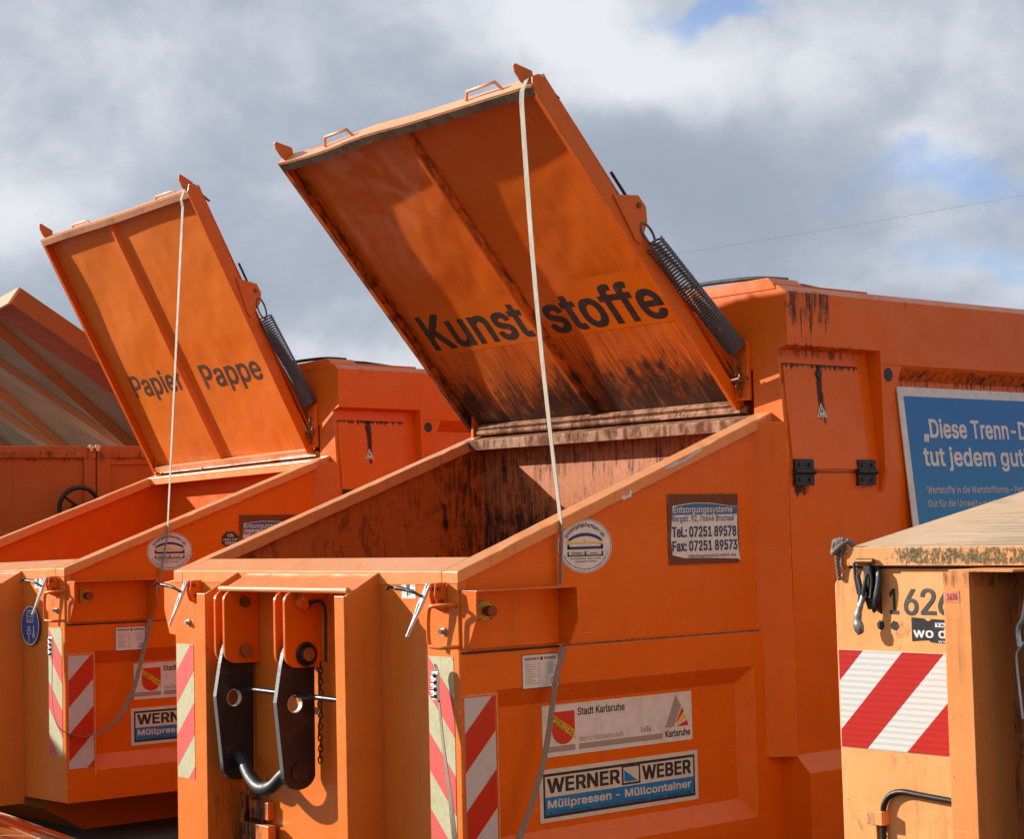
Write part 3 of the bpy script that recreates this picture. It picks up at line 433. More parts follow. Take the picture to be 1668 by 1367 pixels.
72: (531, [[[58,-9],[126,-9],[130,-7],[133,-2],[134,223],[383,223],[384,-4],[386,-7],[390,-9],[458,-9],[463,-6],[465,-2],[466,485],[465,510],[462,515],[458,517],[390,518],[386,516],[384,513],[383,297],[196,298],[134,297],[134,500],[133,512],[130,515],[126,517],[58,518],[53,515],[51,511],[51,-2],[53,-6]]]),
73: (315, [[[29,-9],[270,-9],[274,-7],[277,-4],[278,52],[277,58],[274,63],[270,65],[228,66],[207,65],[191,66],[192,204],[191,443],[270,443],[274,445],[277,450],[278,504],[277,512],[272,517],[29,518],[25,516],[23,513],[22,450],[25,445],[29,443],[109,443],[109,66],[29,66],[25,64],[22,59],[23,11],[22,-2],[24,-6]]]),
75: (481, [[[58,-9],[126,-9],[130,-7],[133,-4],[134,66],[133,89],[134,164],[197,230],[199,229],[366,-7],[370,-9],[450,-9],[455,-6],[457,-2],[457,2],[453,10],[255,287],[255,289],[325,363],[451,498],[456,506],[456,510],[453,515],[449,517],[388,518],[362,518],[358,516],[164,306],[133,268],[134,394],[133,510],[131,514],[126,517],[58,518],[53,515],[51,511],[51,-2],[53,-6]]]),
76: (407, [[[58,-9],[362,-9],[366,-7],[369,-2],[370,56],[367,62],[362,65],[244,66],[186,65],[133,66],[134,488],[133,510],[131,514],[126,517],[58,518],[54,516],[51,511],[51,-2],[53,-6]]]),
77: (642, [[[58,-9],[124,-9],[128,-7],[131,-2],[131,335],[130,379],[161,290],[244,83],[275,4],[279,-5],[284,-9],[344,-9],[348,-7],[351,-3],[465,290],[475,318],[486,346],[496,378],[495,334],[495,-2],[497,-6],[502,-9],[570,-9],[575,-6],[577,-2],[577,510],[574,515],[570,517],[474,518],[470,516],[468,513],[384,293],[342,186],[326,139],[315,103],[289,181],[233,322],[161,512],[158,515],[154,517],[58,518],[53,515],[51,511],[51,-2],[53,-6]]]),
78: (537, [[[58,-9],[126,-9],[130,-7],[133,-2],[134,278],[133,348],[131,379],[131,393],[169,327],[193,288],[380,-6],[385,-9],[464,-9],[469,-6],[471,-2],[472,485],[471,510],[468,515],[464,517],[397,518],[393,516],[390,511],[391,271],[390,155],[391,120],[357,178],[270,314],[143,514],[138,517],[82,518],[58,518],[53,515],[51,511],[51,-2],[53,-6]]]),
80: (459, [[[58,-9],[126,-9],[130,-7],[133,-4],[133,156],[134,177],[250,177],[282,181],[305,186],[320,191],[337,199],[360,215],[379,234],[387,244],[396,257],[401,268],[409,287],[414,307],[417,324],[417,365],[415,385],[411,399],[400,430],[395,440],[384,456],[375,466],[360,479],[345,490],[332,497],[318,504],[301,510],[280,515],[256,517],[58,518],[54,516],[52,513],[51,-2],[53,-6]],[[134,251],[134,443],[242,443],[262,441],[276,438],[286,435],[298,428],[312,416],[324,400],[331,384],[335,364],[335,340],[332,316],[327,302],[319,287],[306,273],[296,265],[282,259],[266,254],[255,252],[242,251]]]),
82: (463, [[[58,-9],[126,-9],[130,-7],[133,-4],[133,156],[134,189],[241,189],[342,1],[347,-7],[351,-9],[430,-9],[434,-7],[436,-4],[437,2],[435,7],[327,204],[327,205],[344,213],[362,224],[368,229],[387,250],[399,268],[408,289],[413,307],[417,333],[417,370],[415,387],[411,405],[403,427],[391,449],[378,466],[359,483],[342,495],[322,504],[303,510],[282,515],[257,517],[58,518],[54,516],[52,513],[51,-2],[53,-6]],[[134,263],[134,443],[243,443],[266,441],[283,437],[296,431],[309,422],[321,410],[328,397],[333,383],[336,363],[336,341],[333,324],[327,306],[320,295],[307,283],[298,277],[288,272],[272,267],[256,265],[232,263]]]),
83: (461, [[[202,-17],[246,-17],[270,-15],[290,-11],[321,0],[336,7],[351,16],[366,27],[375,36],[385,47],[397,64],[404,77],[409,88],[413,104],[416,120],[417,128],[416,159],[413,178],[408,192],[403,203],[391,219],[367,243],[343,259],[315,273],[282,283],[233,297],[208,303],[166,319],[153,327],[143,335],[133,345],[127,354],[124,368],[124,383],[125,390],[129,402],[133,409],[143,422],[156,432],[170,440],[191,447],[212,450],[237,450],[258,447],[278,440],[294,432],[308,421],[318,409],[323,400],[326,391],[329,374],[333,370],[402,369],[407,372],[409,376],[409,394],[405,410],[400,426],[394,439],[385,453],[374,467],[364,477],[341,495],[331,501],[313,509],[284,519],[252,524],[213,525],[196,523],[176,520],[162,517],[141,509],[114,496],[90,478],[78,466],[69,456],[60,441],[52,424],[47,406],[44,391],[43,360],[46,342],[51,326],[58,310],[67,297],[73,290],[87,276],[107,262],[118,255],[134,247],[154,239],[178,231],[200,226],[260,209],[292,197],[304,191],[317,181],[327,172],[334,159],[337,143],[336,126],[333,116],[329,108],[319,93],[304,80],[281,67],[260,61],[238,58],[210,58],[191,61],[168,67],[150,76],[136,87],[125,100],[119,110],[116,120],[112,140],[108,145],[36,146],[31,143],[29,139],[31,120],[35,102],[41,82],[49,66],[61,49],[66,42],[81,27],[91,19],[109,8],[138,-5],[152,-9],[170,-13]]]),
84: (463, [[[191,-9],[258,-9],[262,-7],[265,-2],[266,343],[265,443],[420,444],[423,446],[425,450],[426,470],[425,480],[426,508],[425,512],[420,517],[30,518],[26,516],[24,513],[23,450],[25,446],[28,444],[184,443],[185,427],[184,-2],[186,-6]]]),
85: (531, [[[244,-17],[284,-16],[316,-11],[344,-3],[372,9],[398,27],[419,47],[430,60],[441,75],[452,98],[460,122],[464,142],[465,155],[466,494],[465,510],[463,514],[460,517],[391,518],[387,516],[384,511],[385,250],[384,167],[381,150],[374,127],[366,112],[357,100],[346,89],[333,79],[321,73],[303,66],[288,63],[268,61],[250,61],[230,63],[208,68],[192,75],[176,85],[161,100],[152,112],[143,129],[135,152],[133,171],[133,510],[131,514],[126,517],[58,518],[54,516],[52,513],[51,160],[55,132],[62,106],[73,83],[91,56],[112,33],[128,21],[148,8],[165,0],[180,-5],[212,-13]]]),
86: (494, [[[202,-9],[280,-9],[284,-7],[287,-3],[469,500],[471,506],[471,510],[469,514],[466,517],[393,518],[389,516],[387,513],[269,174],[241,84],[205,196],[93,512],[90,515],[86,517],[14,518],[10,516],[8,513],[7,506],[9,502],[193,2],[197,-5]]]),
87: (700, [[[153,-9],[232,-9],[236,-7],[239,-2],[325,312],[342,387],[343,386],[357,327],[447,-4],[449,-7],[453,-9],[532,-9],[537,-6],[540,2],[653,416],[677,501],[679,510],[676,515],[672,517],[601,518],[597,516],[595,513],[535,276],[516,206],[507,166],[503,153],[492,107],[470,202],[438,320],[389,510],[386,515],[382,517],[304,518],[300,516],[297,512],[276,428],[217,204],[211,181],[208,171],[198,130],[194,108],[193,107],[183,147],[183,154],[176,184],[169,208],[91,512],[88,515],[84,517],[14,518],[9,515],[7,511],[9,501],[71,278],[145,3],[148,-6]]]),
88: (488, [[[16,-9],[93,-9],[97,-7],[187,120],[223,176],[237,199],[259,162],[287,120],[376,-7],[380,-9],[458,-9],[463,-6],[465,-2],[464,4],[287,262],[287,264],[291,270],[453,504],[454,510],[451,515],[447,517],[395,518],[372,518],[368,516],[327,459],[277,386],[254,350],[238,321],[225,344],[208,372],[110,515],[106,517],[27,518],[22,515],[20,511],[21,505],[123,358],[184,269],[189,260],[10,4],[9,2],[10,-4],[12,-7]]]),
90: (452, [[[40,-9],[400,-9],[405,-6],[407,-2],[408,56],[405,62],[400,65],[150,66],[133,65],[177,125],[404,456],[405,460],[406,505],[405,512],[402,515],[398,517],[38,518],[33,515],[31,511],[31,450],[33,446],[38,443],[305,444],[266,391],[34,50],[33,-2],[35,-6]]]),
97: (403, [[[144,-17],[183,-17],[203,-13],[217,-8],[234,0],[248,9],[268,29],[269,10],[268,-2],[270,-6],[273,-8],[338,-9],[342,-7],[345,-2],[346,224],[345,270],[342,293],[338,307],[333,318],[324,335],[315,348],[300,361],[288,369],[271,379],[252,385],[232,390],[218,392],[180,393],[161,391],[144,387],[131,384],[112,377],[100,371],[84,361],[70,351],[59,339],[51,330],[42,315],[32,293],[33,287],[37,283],[97,265],[102,265],[107,269],[114,282],[123,293],[136,305],[145,311],[157,316],[174,321],[184,322],[207,322],[227,318],[242,311],[255,300],[263,286],[267,269],[267,253],[265,247],[260,242],[252,239],[243,237],[146,225],[118,219],[97,212],[72,200],[54,188],[39,172],[35,165],[29,152],[23,134],[21,119],[21,97],[23,84],[25,72],[31,57],[37,46],[45,34],[58,18],[67,11],[82,1],[96,-6],[110,-11],[129,-15]],[[160,54],[140,58],[125,64],[118,69],[109,78],[106,82],[101,95],[101,109],[103,122],[109,133],[118,141],[125,145],[143,153],[175,159],[224,165],[251,171],[267,175],[267,134],[266,124],[261,108],[256,98],[249,88],[231,71],[225,67],[208,59],[188,55]]]),
98: (438, [[[217,-17],[242,-17],[266,-13],[287,-7],[306,1],[320,10],[336,23],[353,40],[371,66],[379,81],[389,112],[394,132],[398,162],[399,205],[397,223],[393,249],[387,272],[379,294],[373,308],[363,323],[351,340],[333,357],[316,370],[296,380],[275,387],[260,391],[242,393],[206,392],[184,388],[167,381],[148,369],[132,354],[123,343],[122,512],[120,515],[116,517],[51,518],[47,516],[44,511],[45,316],[44,-2],[46,-6],[51,-9],[116,-8],[119,-6],[121,-2],[121,39],[130,26],[141,15],[151,7],[166,-3],[178,-9],[188,-12],[204,-15]],[[210,56],[192,59],[182,63],[173,68],[162,76],[152,86],[141,101],[133,119],[129,132],[125,150],[122,172],[122,206],[125,228],[129,246],[133,259],[141,277],[151,291],[165,304],[182,314],[193,318],[202,320],[214,321],[226,321],[245,319],[257,315],[266,310],[280,300],[288,292],[297,280],[307,261],[314,238],[319,209],[319,179],[317,153],[312,132],[305,114],[300,103],[289,87],[278,77],[269,69],[250,60],[231,56]]]),
99: (410, [[[194,-17],[222,-17],[252,-13],[265,-9],[281,-3],[307,11],[323,23],[340,40],[345,46],[359,67],[365,81],[371,98],[371,106],[366,111],[308,125],[302,125],[298,123],[295,120],[291,107],[283,92],[274,80],[264,72],[250,64],[231,57],[214,55],[200,55],[186,57],[172,61],[160,66],[152,71],[135,88],[130,94],[124,104],[117,117],[109,143],[106,162],[105,178],[105,206],[109,232],[115,253],[121,266],[127,278],[136,289],[148,301],[157,308],[168,314],[178,317],[200,321],[214,321],[225,320],[246,315],[259,308],[273,297],[280,288],[287,278],[291,269],[295,258],[297,255],[301,253],[306,253],[364,268],[368,270],[370,273],[371,280],[369,284],[363,300],[357,312],[341,335],[323,354],[301,369],[279,380],[252,389],[230,392],[221,393],[185,392],[171,390],[154,386],[136,380],[118,371],[103,361],[90,351],[76,337],[63,321],[53,304],[43,286],[36,266],[31,246],[26,214],[25,203],[26,162],[28,144],[33,121],[43,90],[51,74],[63,56],[74,42],[86,29],[100,17],[118,5],[136,-4],[154,-10],[171,-14]]]),
100: (438, [[[183,-17],[216,-16],[229,-14],[248,-8],[266,1],[280,11],[293,24],[304,39],[305,12],[304,-2],[306,-6],[309,-8],[374,-9],[378,-7],[380,-4],[381,510],[379,514],[376,517],[309,518],[305,516],[303,513],[302,511],[303,345],[302,343],[292,354],[275,370],[262,379],[250,385],[240,388],[228,391],[210,393],[184,393],[158,389],[148,387],[126,379],[110,371],[89,355],[73,338],[59,318],[47,297],[39,279],[32,254],[27,228],[25,205],[25,173],[28,144],[32,123],[40,96],[51,72],[59,58],[72,39],[88,23],[104,10],[114,3],[138,-7],[158,-13]],[[194,56],[182,58],[170,61],[155,69],[137,85],[129,96],[119,114],[110,141],[105,169],[105,199],[109,232],[116,258],[126,278],[137,292],[154,307],[170,315],[187,320],[198,321],[211,321],[234,317],[250,310],[262,301],[275,288],[283,278],[292,260],[299,237],[303,210],[303,178],[301,152],[297,134],[287,110],[281,98],[273,86],[255,70],[238,61],[227,58],[215,56]]]),
101: (418, [[[198,-17],[236,-16],[264,-11],[288,-4],[312,9],[327,19],[336,27],[353,47],[363,62],[369,76],[373,87],[373,95],[370,98],[366,100],[311,113],[304,113],[299,110],[290,93],[278,78],[268,69],[260,65],[244,59],[232,56],[220,55],[197,55],[182,58],[166,63],[152,71],[143,78],[127,96],[119,108],[113,121],[108,141],[105,160],[372,161],[377,164],[380,169],[379,216],[377,237],[373,259],[371,270],[361,296],[351,315],[343,327],[331,342],[320,353],[305,364],[291,373],[276,380],[258,386],[241,390],[218,393],[192,393],[178,391],[160,388],[140,382],[128,377],[111,367],[101,361],[86,348],[73,334],[64,323],[51,303],[43,286],[35,264],[31,246],[27,220],[25,202],[26,161],[29,140],[33,118],[43,92],[53,70],[67,49],[79,35],[92,23],[104,14],[118,5],[138,-5],[155,-10],[178,-15]],[[143,229],[106,230],[111,251],[119,271],[125,280],[133,290],[145,301],[156,309],[174,317],[198,321],[212,321],[234,318],[244,315],[253,310],[262,304],[275,291],[284,278],[290,266],[295,252],[299,231],[299,229]]]),
102: (268, [[[79,-9],[144,-9],[148,-7],[151,-2],[151,318],[175,319],[230,319],[234,321],[237,326],[237,381],[235,385],[230,388],[151,387],[151,431],[153,440],[158,451],[164,457],[173,462],[190,465],[201,465],[211,464],[220,462],[225,459],[229,459],[234,462],[240,478],[251,517],[251,523],[249,527],[245,530],[235,533],[216,537],[202,539],[170,538],[150,534],[131,527],[122,522],[108,512],[94,498],[85,485],[78,470],[73,446],[72,388],[4,388],[0,386],[-3,381],[-3,325],[0,320],[4,318],[72,318],[73,100],[72,-2],[74,-6]]]),
103: (439, [[[186,-159],[228,-159],[246,-157],[274,-151],[300,-142],[312,-136],[328,-126],[334,-121],[349,-106],[362,-88],[371,-69],[377,-48],[381,-22],[381,381],[379,385],[376,387],[374,388],[309,387],[306,385],[304,381],[304,341],[295,352],[279,367],[256,382],[240,388],[219,392],[184,393],[166,391],[148,387],[128,379],[112,371],[102,365],[89,355],[73,338],[59,318],[47,297],[39,278],[30,246],[26,217],[25,176],[29,143],[35,117],[42,96],[49,81],[65,56],[83,37],[94,29],[114,16],[128,9],[143,3],[158,-1],[178,-3],[214,-3],[238,1],[250,5],[264,12],[284,26],[302,45],[303,9],[302,-17],[300,-30],[297,-40],[292,-51],[287,-58],[275,-69],[258,-79],[238,-85],[220,-88],[193,-88],[174,-85],[164,-83],[147,-75],[137,-68],[120,-51],[110,-38],[107,-35],[103,-33],[98,-33],[90,-37],[47,-61],[43,-65],[42,-67],[43,-73],[49,-85],[59,-98],[76,-117],[95,-131],[116,-143],[140,-151],[160,-156]],[[194,68],[174,72],[162,77],[153,81],[143,89],[134,98],[127,106],[117,127],[109,152],[105,174],[105,203],[108,230],[113,250],[125,275],[136,291],[152,306],[166,314],[186,320],[198,321],[212,321],[234,317],[252,309],[264,301],[275,290],[282,280],[293,259],[299,236],[303,203],[303,172],[299,149],[296,136],[290,120],[279,102],[266,87],[250,77],[238,72],[216,68]]]),
104: (424, [[[51,-9],[116,-9],[120,-7],[122,-4],[123,235],[125,255],[129,269],[135,280],[141,290],[153,301],[165,309],[178,315],[188,318],[200,320],[220,320],[229,319],[240,316],[252,310],[260,305],[271,292],[280,277],[284,265],[287,242],[288,-4],[290,-7],[294,-9],[358,-9],[362,-7],[365,-2],[366,186],[365,261],[361,293],[353,318],[347,330],[336,346],[322,361],[312,369],[302,375],[287,383],[273,387],[254,391],[240,393],[208,392],[192,389],[176,385],[160,377],[146,369],[140,364],[127,351],[123,346],[123,510],[121,514],[116,517],[51,518],[47,516],[44,511],[45,316],[44,-2],[46,-6]]]),
105: (181, [[[51,-9],[116,-9],[120,-7],[123,-2],[123,381],[121,385],[116,388],[99,387],[51,388],[47,386],[44,381],[45,234],[44,-2],[46,-6]],[[74,435],[93,435],[109,440],[117,445],[125,454],[131,464],[134,472],[135,490],[133,496],[129,508],[125,514],[116,523],[107,528],[95,532],[91,533],[72,532],[58,527],[48,519],[41,512],[36,503],[33,492],[32,485],[33,474],[35,465],[41,456],[51,445],[58,441],[66,437]]]),
106: (181, [[[-12,-152],[20,-151],[38,-149],[54,-144],[74,-134],[84,-127],[97,-114],[101,-108],[111,-92],[119,-67],[123,-42],[123,381],[121,385],[116,388],[99,387],[51,388],[47,386],[44,381],[45,224],[44,-39],[40,-56],[36,-63],[28,-71],[21,-75],[14,-77],[-12,-79],[-16,-81],[-18,-84],[-19,-145],[-17,-149]],[[74,435],[93,435],[104,438],[110,441],[118,447],[125,454],[131,464],[134,472],[135,490],[133,496],[129,508],[125,514],[114,523],[105,529],[94,532],[90,533],[72,532],[64,529],[56,525],[49,521],[41,512],[35,502],[33,492],[32,485],[33,474],[36,463],[41,455],[47,448],[56,441],[64,437]]]),
108: (203, [[[127,-11],[156,-11],[178,-7],[184,-5],[187,-3],[189,1],[189,8],[183,34],[179,54],[177,60],[172,63],[158,62],[154,61],[142,61],[134,62],[130,64],[127,67],[125,72],[123,82],[123,510],[121,514],[116,517],[51,518],[47,516],[44,511],[45,347],[44,82],[45,63],[49,48],[56,30],[63,18],[74,7],[84,1],[96,-5],[111,-9]]]),
109: (624, [[[51,-9],[116,-9],[120,-7],[122,-4],[123,245],[125,264],[129,276],[135,288],[140,294],[151,305],[159,311],[172,317],[180,319],[194,321],[205,321],[216,320],[229,316],[240,310],[253,298],[257,293],[261,284],[264,274],[265,265],[265,-2],[268,-7],[272,-9],[336,-9],[340,-7],[343,-4],[344,184],[343,245],[345,264],[349,278],[353,287],[361,298],[368,305],[378,312],[390,317],[412,321],[425,321],[439,319],[448,317],[463,309],[475,299],[479,293],[483,284],[485,275],[487,260],[488,-4],[490,-7],[494,-9],[558,-9],[562,-7],[565,-2],[566,132],[565,274],[563,293],[558,311],[553,325],[542,344],[528,361],[518,369],[504,379],[490,385],[476,390],[464,393],[448,395],[426,395],[413,393],[394,389],[377,383],[358,373],[342,361],[330,349],[318,333],[315,340],[305,354],[287,373],[274,382],[266,386],[245,393],[230,395],[208,395],[194,393],[177,388],[160,380],[148,373],[134,361],[125,352],[121,346],[121,381],[119,385],[116,387],[51,388],[47,386],[44,381],[45,234],[44,-2],[46,-6]]]),
110: (424, [[[51,-9],[116,-9],[120,-7],[122,-4],[123,235],[125,255],[129,269],[135,280],[141,290],[153,301],[165,309],[178,315],[188,318],[200,320],[220,320],[229,319],[240,316],[252,310],[260,305],[271,292],[280,277],[284,265],[287,242],[288,-4],[290,-7],[294,-9],[358,-9],[363,-6],[365,-2],[366,186],[365,261],[363,279],[359,300],[353,318],[347,330],[332,350],[320,362],[308,371],[290,381],[278,386],[262,390],[240,393],[216,393],[203,391],[176,385],[155,375],[140,364],[127,351],[121,343],[121,381],[119,385],[116,387],[51,388],[46,385],[44,381],[45,234],[44,-2],[46,-6]]]),
111: (429, [[[194,-17],[230,-16],[248,-13],[266,-9],[284,-2],[298,5],[308,11],[323,23],[335,34],[349,50],[359,66],[372,91],[381,118],[385,131],[389,158],[389,209],[387,229],[384,248],[380,263],[372,285],[363,303],[350,324],[339,338],[327,350],[313,361],[298,371],[284,378],[266,385],[251,389],[230,392],[220,393],[185,392],[171,390],[154,386],[136,380],[118,371],[103,361],[90,351],[76,337],[63,321],[53,304],[43,286],[36,266],[31,246],[26,214],[25,203],[26,162],[28,144],[33,121],[43,90],[51,74],[63,56],[74,42],[86,29],[100,17],[118,5],[136,-4],[154,-10],[171,-14]],[[200,55],[178,59],[160,66],[148,75],[130,94],[124,104],[117,117],[109,143],[105,168],[105,197],[107,222],[111,240],[115,253],[125,274],[136,289],[152,305],[168,314],[189,320],[200,321],[214,321],[235,318],[245,315],[256,309],[268,301],[280,288],[287,280],[299,256],[306,230],[310,202],[310,172],[307,148],[300,123],[293,106],[281,88],[264,73],[256,67],[245,61],[226,56],[214,55]]]),
112: (438, [[[51,-152],[68,-151],[116,-152],[120,-150],[122,-147],[123,36],[133,22],[145,11],[164,-1],[184,-11],[196,-14],[217,-17],[242,-17],[263,-14],[277,-11],[297,-3],[316,7],[331,18],[348,34],[357,46],[369,62],[379,81],[388,107],[393,128],[397,149],[399,173],[399,205],[397,223],[394,246],[389,266],[379,294],[369,314],[356,333],[351,340],[333,357],[316,370],[302,377],[275,387],[250,392],[214,393],[192,390],[174,385],[167,381],[152,372],[140,363],[132,354],[121,339],[121,381],[119,385],[116,387],[51,388],[47,386],[45,383],[44,-145],[46,-149]],[[210,56],[192,59],[182,63],[173,68],[162,76],[152,86],[141,101],[133,119],[129,132],[125,150],[122,172],[122,206],[125,228],[129,246],[133,259],[141,277],[151,291],[165,304],[182,314],[193,318],[202,320],[214,321],[226,321],[245,319],[257,315],[266,310],[280,300],[288,292],[297,280],[307,261],[314,238],[319,209],[319,179],[317,153],[312,132],[305,114],[300,103],[289,87],[278,77],[269,69],[250,60],[231,56]]]),
114: (273, [[[51,-9],[116,-9],[120,-7],[122,-4],[123,243],[127,264],[134,280],[139,288],[153,301],[163,307],[169,310],[186,315],[201,317],[220,317],[237,314],[244,314],[249,317],[251,321],[252,382],[251,388],[246,392],[228,393],[198,393],[186,391],[170,387],[157,381],[144,373],[134,364],[121,350],[121,381],[119,385],[116,387],[51,388],[47,386],[45,383],[44,-2],[46,-6]]]),
115: (379, [[[168,-17],[205,-16],[232,-12],[263,-3],[283,8],[301,21],[312,32],[321,44],[327,54],[333,65],[337,80],[339,92],[339,120],[338,130],[333,146],[327,158],[320,169],[302,187],[284,199],[262,209],[239,216],[164,234],[145,241],[131,249],[125,254],[121,262],[118,271],[118,282],[120,290],[125,300],[134,308],[147,316],[160,321],[177,324],[198,324],[208,323],[222,319],[231,314],[236,311],[248,297],[255,286],[259,274],[262,271],[266,269],[273,269],[307,277],[324,281],[331,284],[333,288],[333,293],[329,304],[321,322],[308,342],[291,360],[272,373],[254,382],[232,389],[210,392],[173,393],[148,390],[134,387],[120,382],[94,369],[75,356],[59,340],[51,326],[45,315],[41,300],[39,288],[39,260],[40,250],[45,234],[51,221],[59,208],[76,193],[96,179],[121,169],[160,158],[216,145],[230,141],[245,132],[252,125],[257,117],[259,106],[259,96],[257,90],[251,81],[238,69],[225,61],[208,56],[194,54],[170,54],[160,55],[146,59],[130,67],[124,71],[115,81],[107,96],[103,110],[100,113],[96,115],[90,115],[72,111],[36,103],[30,101],[28,98],[27,91],[31,75],[41,52],[55,32],[72,16],[90,3],[108,-5],[139,-13]]]),
116: (241, [[[156,-13],[186,-13],[198,-11],[210,-9],[216,-7],[219,-4],[221,0],[221,6],[211,54],[208,61],[204,63],[198,63],[178,59],[165,59],[156,60],[152,61],[144,65],[140,70],[137,78],[135,91],[135,318],[157,319],[206,319],[210,321],[213,326],[213,381],[211,385],[206,388],[135,387],[135,472],[133,476],[128,479],[63,480],[59,478],[56,473],[56,388],[4,388],[-1,385],[-3,381],[-3,325],[-1,321],[4,318],[56,318],[57,180],[56,91],[59,64],[67,40],[79,21],[92,9],[104,1],[112,-3],[127,-8],[138,-11]]]),
117: (424, [[[165,-13],[204,-13],[224,-9],[236,-5],[252,3],[268,14],[282,27],[289,36],[289,-2],[291,-6],[294,-8],[358,-9],[362,-7],[365,-4],[366,362],[365,381],[363,385],[360,387],[294,388],[290,386],[288,383],[287,145],[283,120],[280,110],[272,95],[263,84],[256,77],[244,69],[234,65],[224,61],[206,59],[194,59],[179,61],[168,64],[155,71],[148,76],[137,89],[130,101],[126,113],[123,136],[122,383],[120,386],[116,388],[99,387],[51,388],[47,386],[45,383],[44,137],[46,105],[51,79],[57,64],[67,44],[80,26],[92,15],[105,6],[128,-5],[147,-11]]]),
118: (403, [[[161,-9],[228,-9],[232,-7],[235,-3],[378,372],[379,376],[379,381],[377,385],[374,387],[303,388],[299,386],[297,383],[217,162],[204,124],[195,91],[188,117],[180,141],[173,159],[92,383],[90,386],[86,388],[68,387],[15,388],[11,386],[9,383],[8,381],[9,375],[33,313],[151,6],[156,-6]]]),
119: (581, [[[136,-9],[201,-9],[205,-7],[207,-4],[249,144],[268,208],[284,271],[305,186],[360,-4],[362,-7],[366,-9],[431,-9],[435,-7],[437,-4],[439,2],[522,275],[553,375],[553,381],[551,385],[546,388],[530,387],[478,388],[474,386],[472,383],[419,194],[397,108],[391,136],[371,217],[324,383],[322,386],[318,388],[301,387],[250,388],[246,386],[243,380],[233,344],[195,208],[170,107],[154,174],[95,382],[92,386],[88,388],[72,387],[21,388],[17,386],[15,383],[14,377],[77,167],[129,-2],[132,-7]]]),
120: (393, [[[20,-9],[93,-9],[97,-7],[161,88],[178,116],[189,137],[215,92],[281,-7],[285,-9],[360,-9],[365,-6],[367,-2],[366,4],[235,192],[275,252],[359,374],[361,377],[361,381],[358,386],[354,388],[336,387],[280,388],[276,386],[222,306],[201,271],[191,251],[189,252],[167,292],[119,366],[106,386],[102,388],[83,387],[27,388],[22,385],[20,381],[21,375],[144,194],[14,6],[13,2],[13,-4],[16,-7]]]),
121: (403, [[[75,-153],[107,-153],[117,-152],[135,-147],[151,-140],[171,-126],[183,-114],[200,-88],[213,-61],[378,372],[379,376],[379,381],[377,385],[374,387],[303,388],[299,386],[297,383],[217,162],[194,94],[181,139],[173,159],[92,383],[90,386],[86,388],[68,387],[15,388],[11,386],[9,383],[8,381],[9,375],[153,0],[143,-34],[136,-50],[128,-63],[118,-73],[108,-79],[102,-81],[88,-81],[72,-78],[59,-77],[55,-79],[53,-82],[44,-118],[38,-137],[38,-141],[40,-145],[43,-147],[59,-151]]]),
122: (394, [[[40,-9],[340,-9],[345,-6],[347,-2],[348,56],[345,62],[342,64],[141,65],[341,326],[342,380],[338,386],[334,388],[274,387],[46,388],[41,385],[39,381],[39,321],[41,317],[44,315],[46,314],[231,315],[238,314],[34,50],[33,-2],[35,-6]]]),
220: (531, [[[244,-17],[284,-16],[316,-11],[344,-3],[372,9],[398,27],[419,47],[430,60],[441,75],[452,98],[460,122],[464,142],[465,155],[466,494],[465,510],[463,514],[460,517],[391,518],[387,516],[384,511],[385,250],[384,167],[381,150],[374,127],[366,112],[357,100],[346,89],[333,79],[321,73],[303,66],[288,63],[268,61],[250,61],[230,63],[208,68],[192,75],[176,85],[161,100],[152,112],[143,129],[135,152],[133,171],[133,510],[131,514],[126,517],[58,518],[54,516],[52,513],[51,160],[55,132],[62,106],[73,83],[91,56],[112,33],[128,21],[148,8],[165,0],[180,-5],[212,-13]],[[180,563],[194,563],[200,565],[206,567],[218,573],[225,581],[229,587],[233,594],[235,603],[235,625],[232,633],[226,643],[219,651],[212,655],[206,659],[196,661],[178,661],[168,659],[158,653],[148,644],[143,637],[141,632],[137,619],[137,605],[139,599],[141,593],[147,583],[156,573],[162,569],[168,567]],[[324,563],[342,564],[348,566],[359,572],[369,581],[375,590],[379,603],[379,622],[377,631],[370,642],[356,655],[349,659],[340,661],[322,661],[312,659],[302,653],[292,644],[287,637],[285,632],[281,619],[281,605],[283,599],[285,593],[291,583],[300,573],[306,569],[312,567]]]),
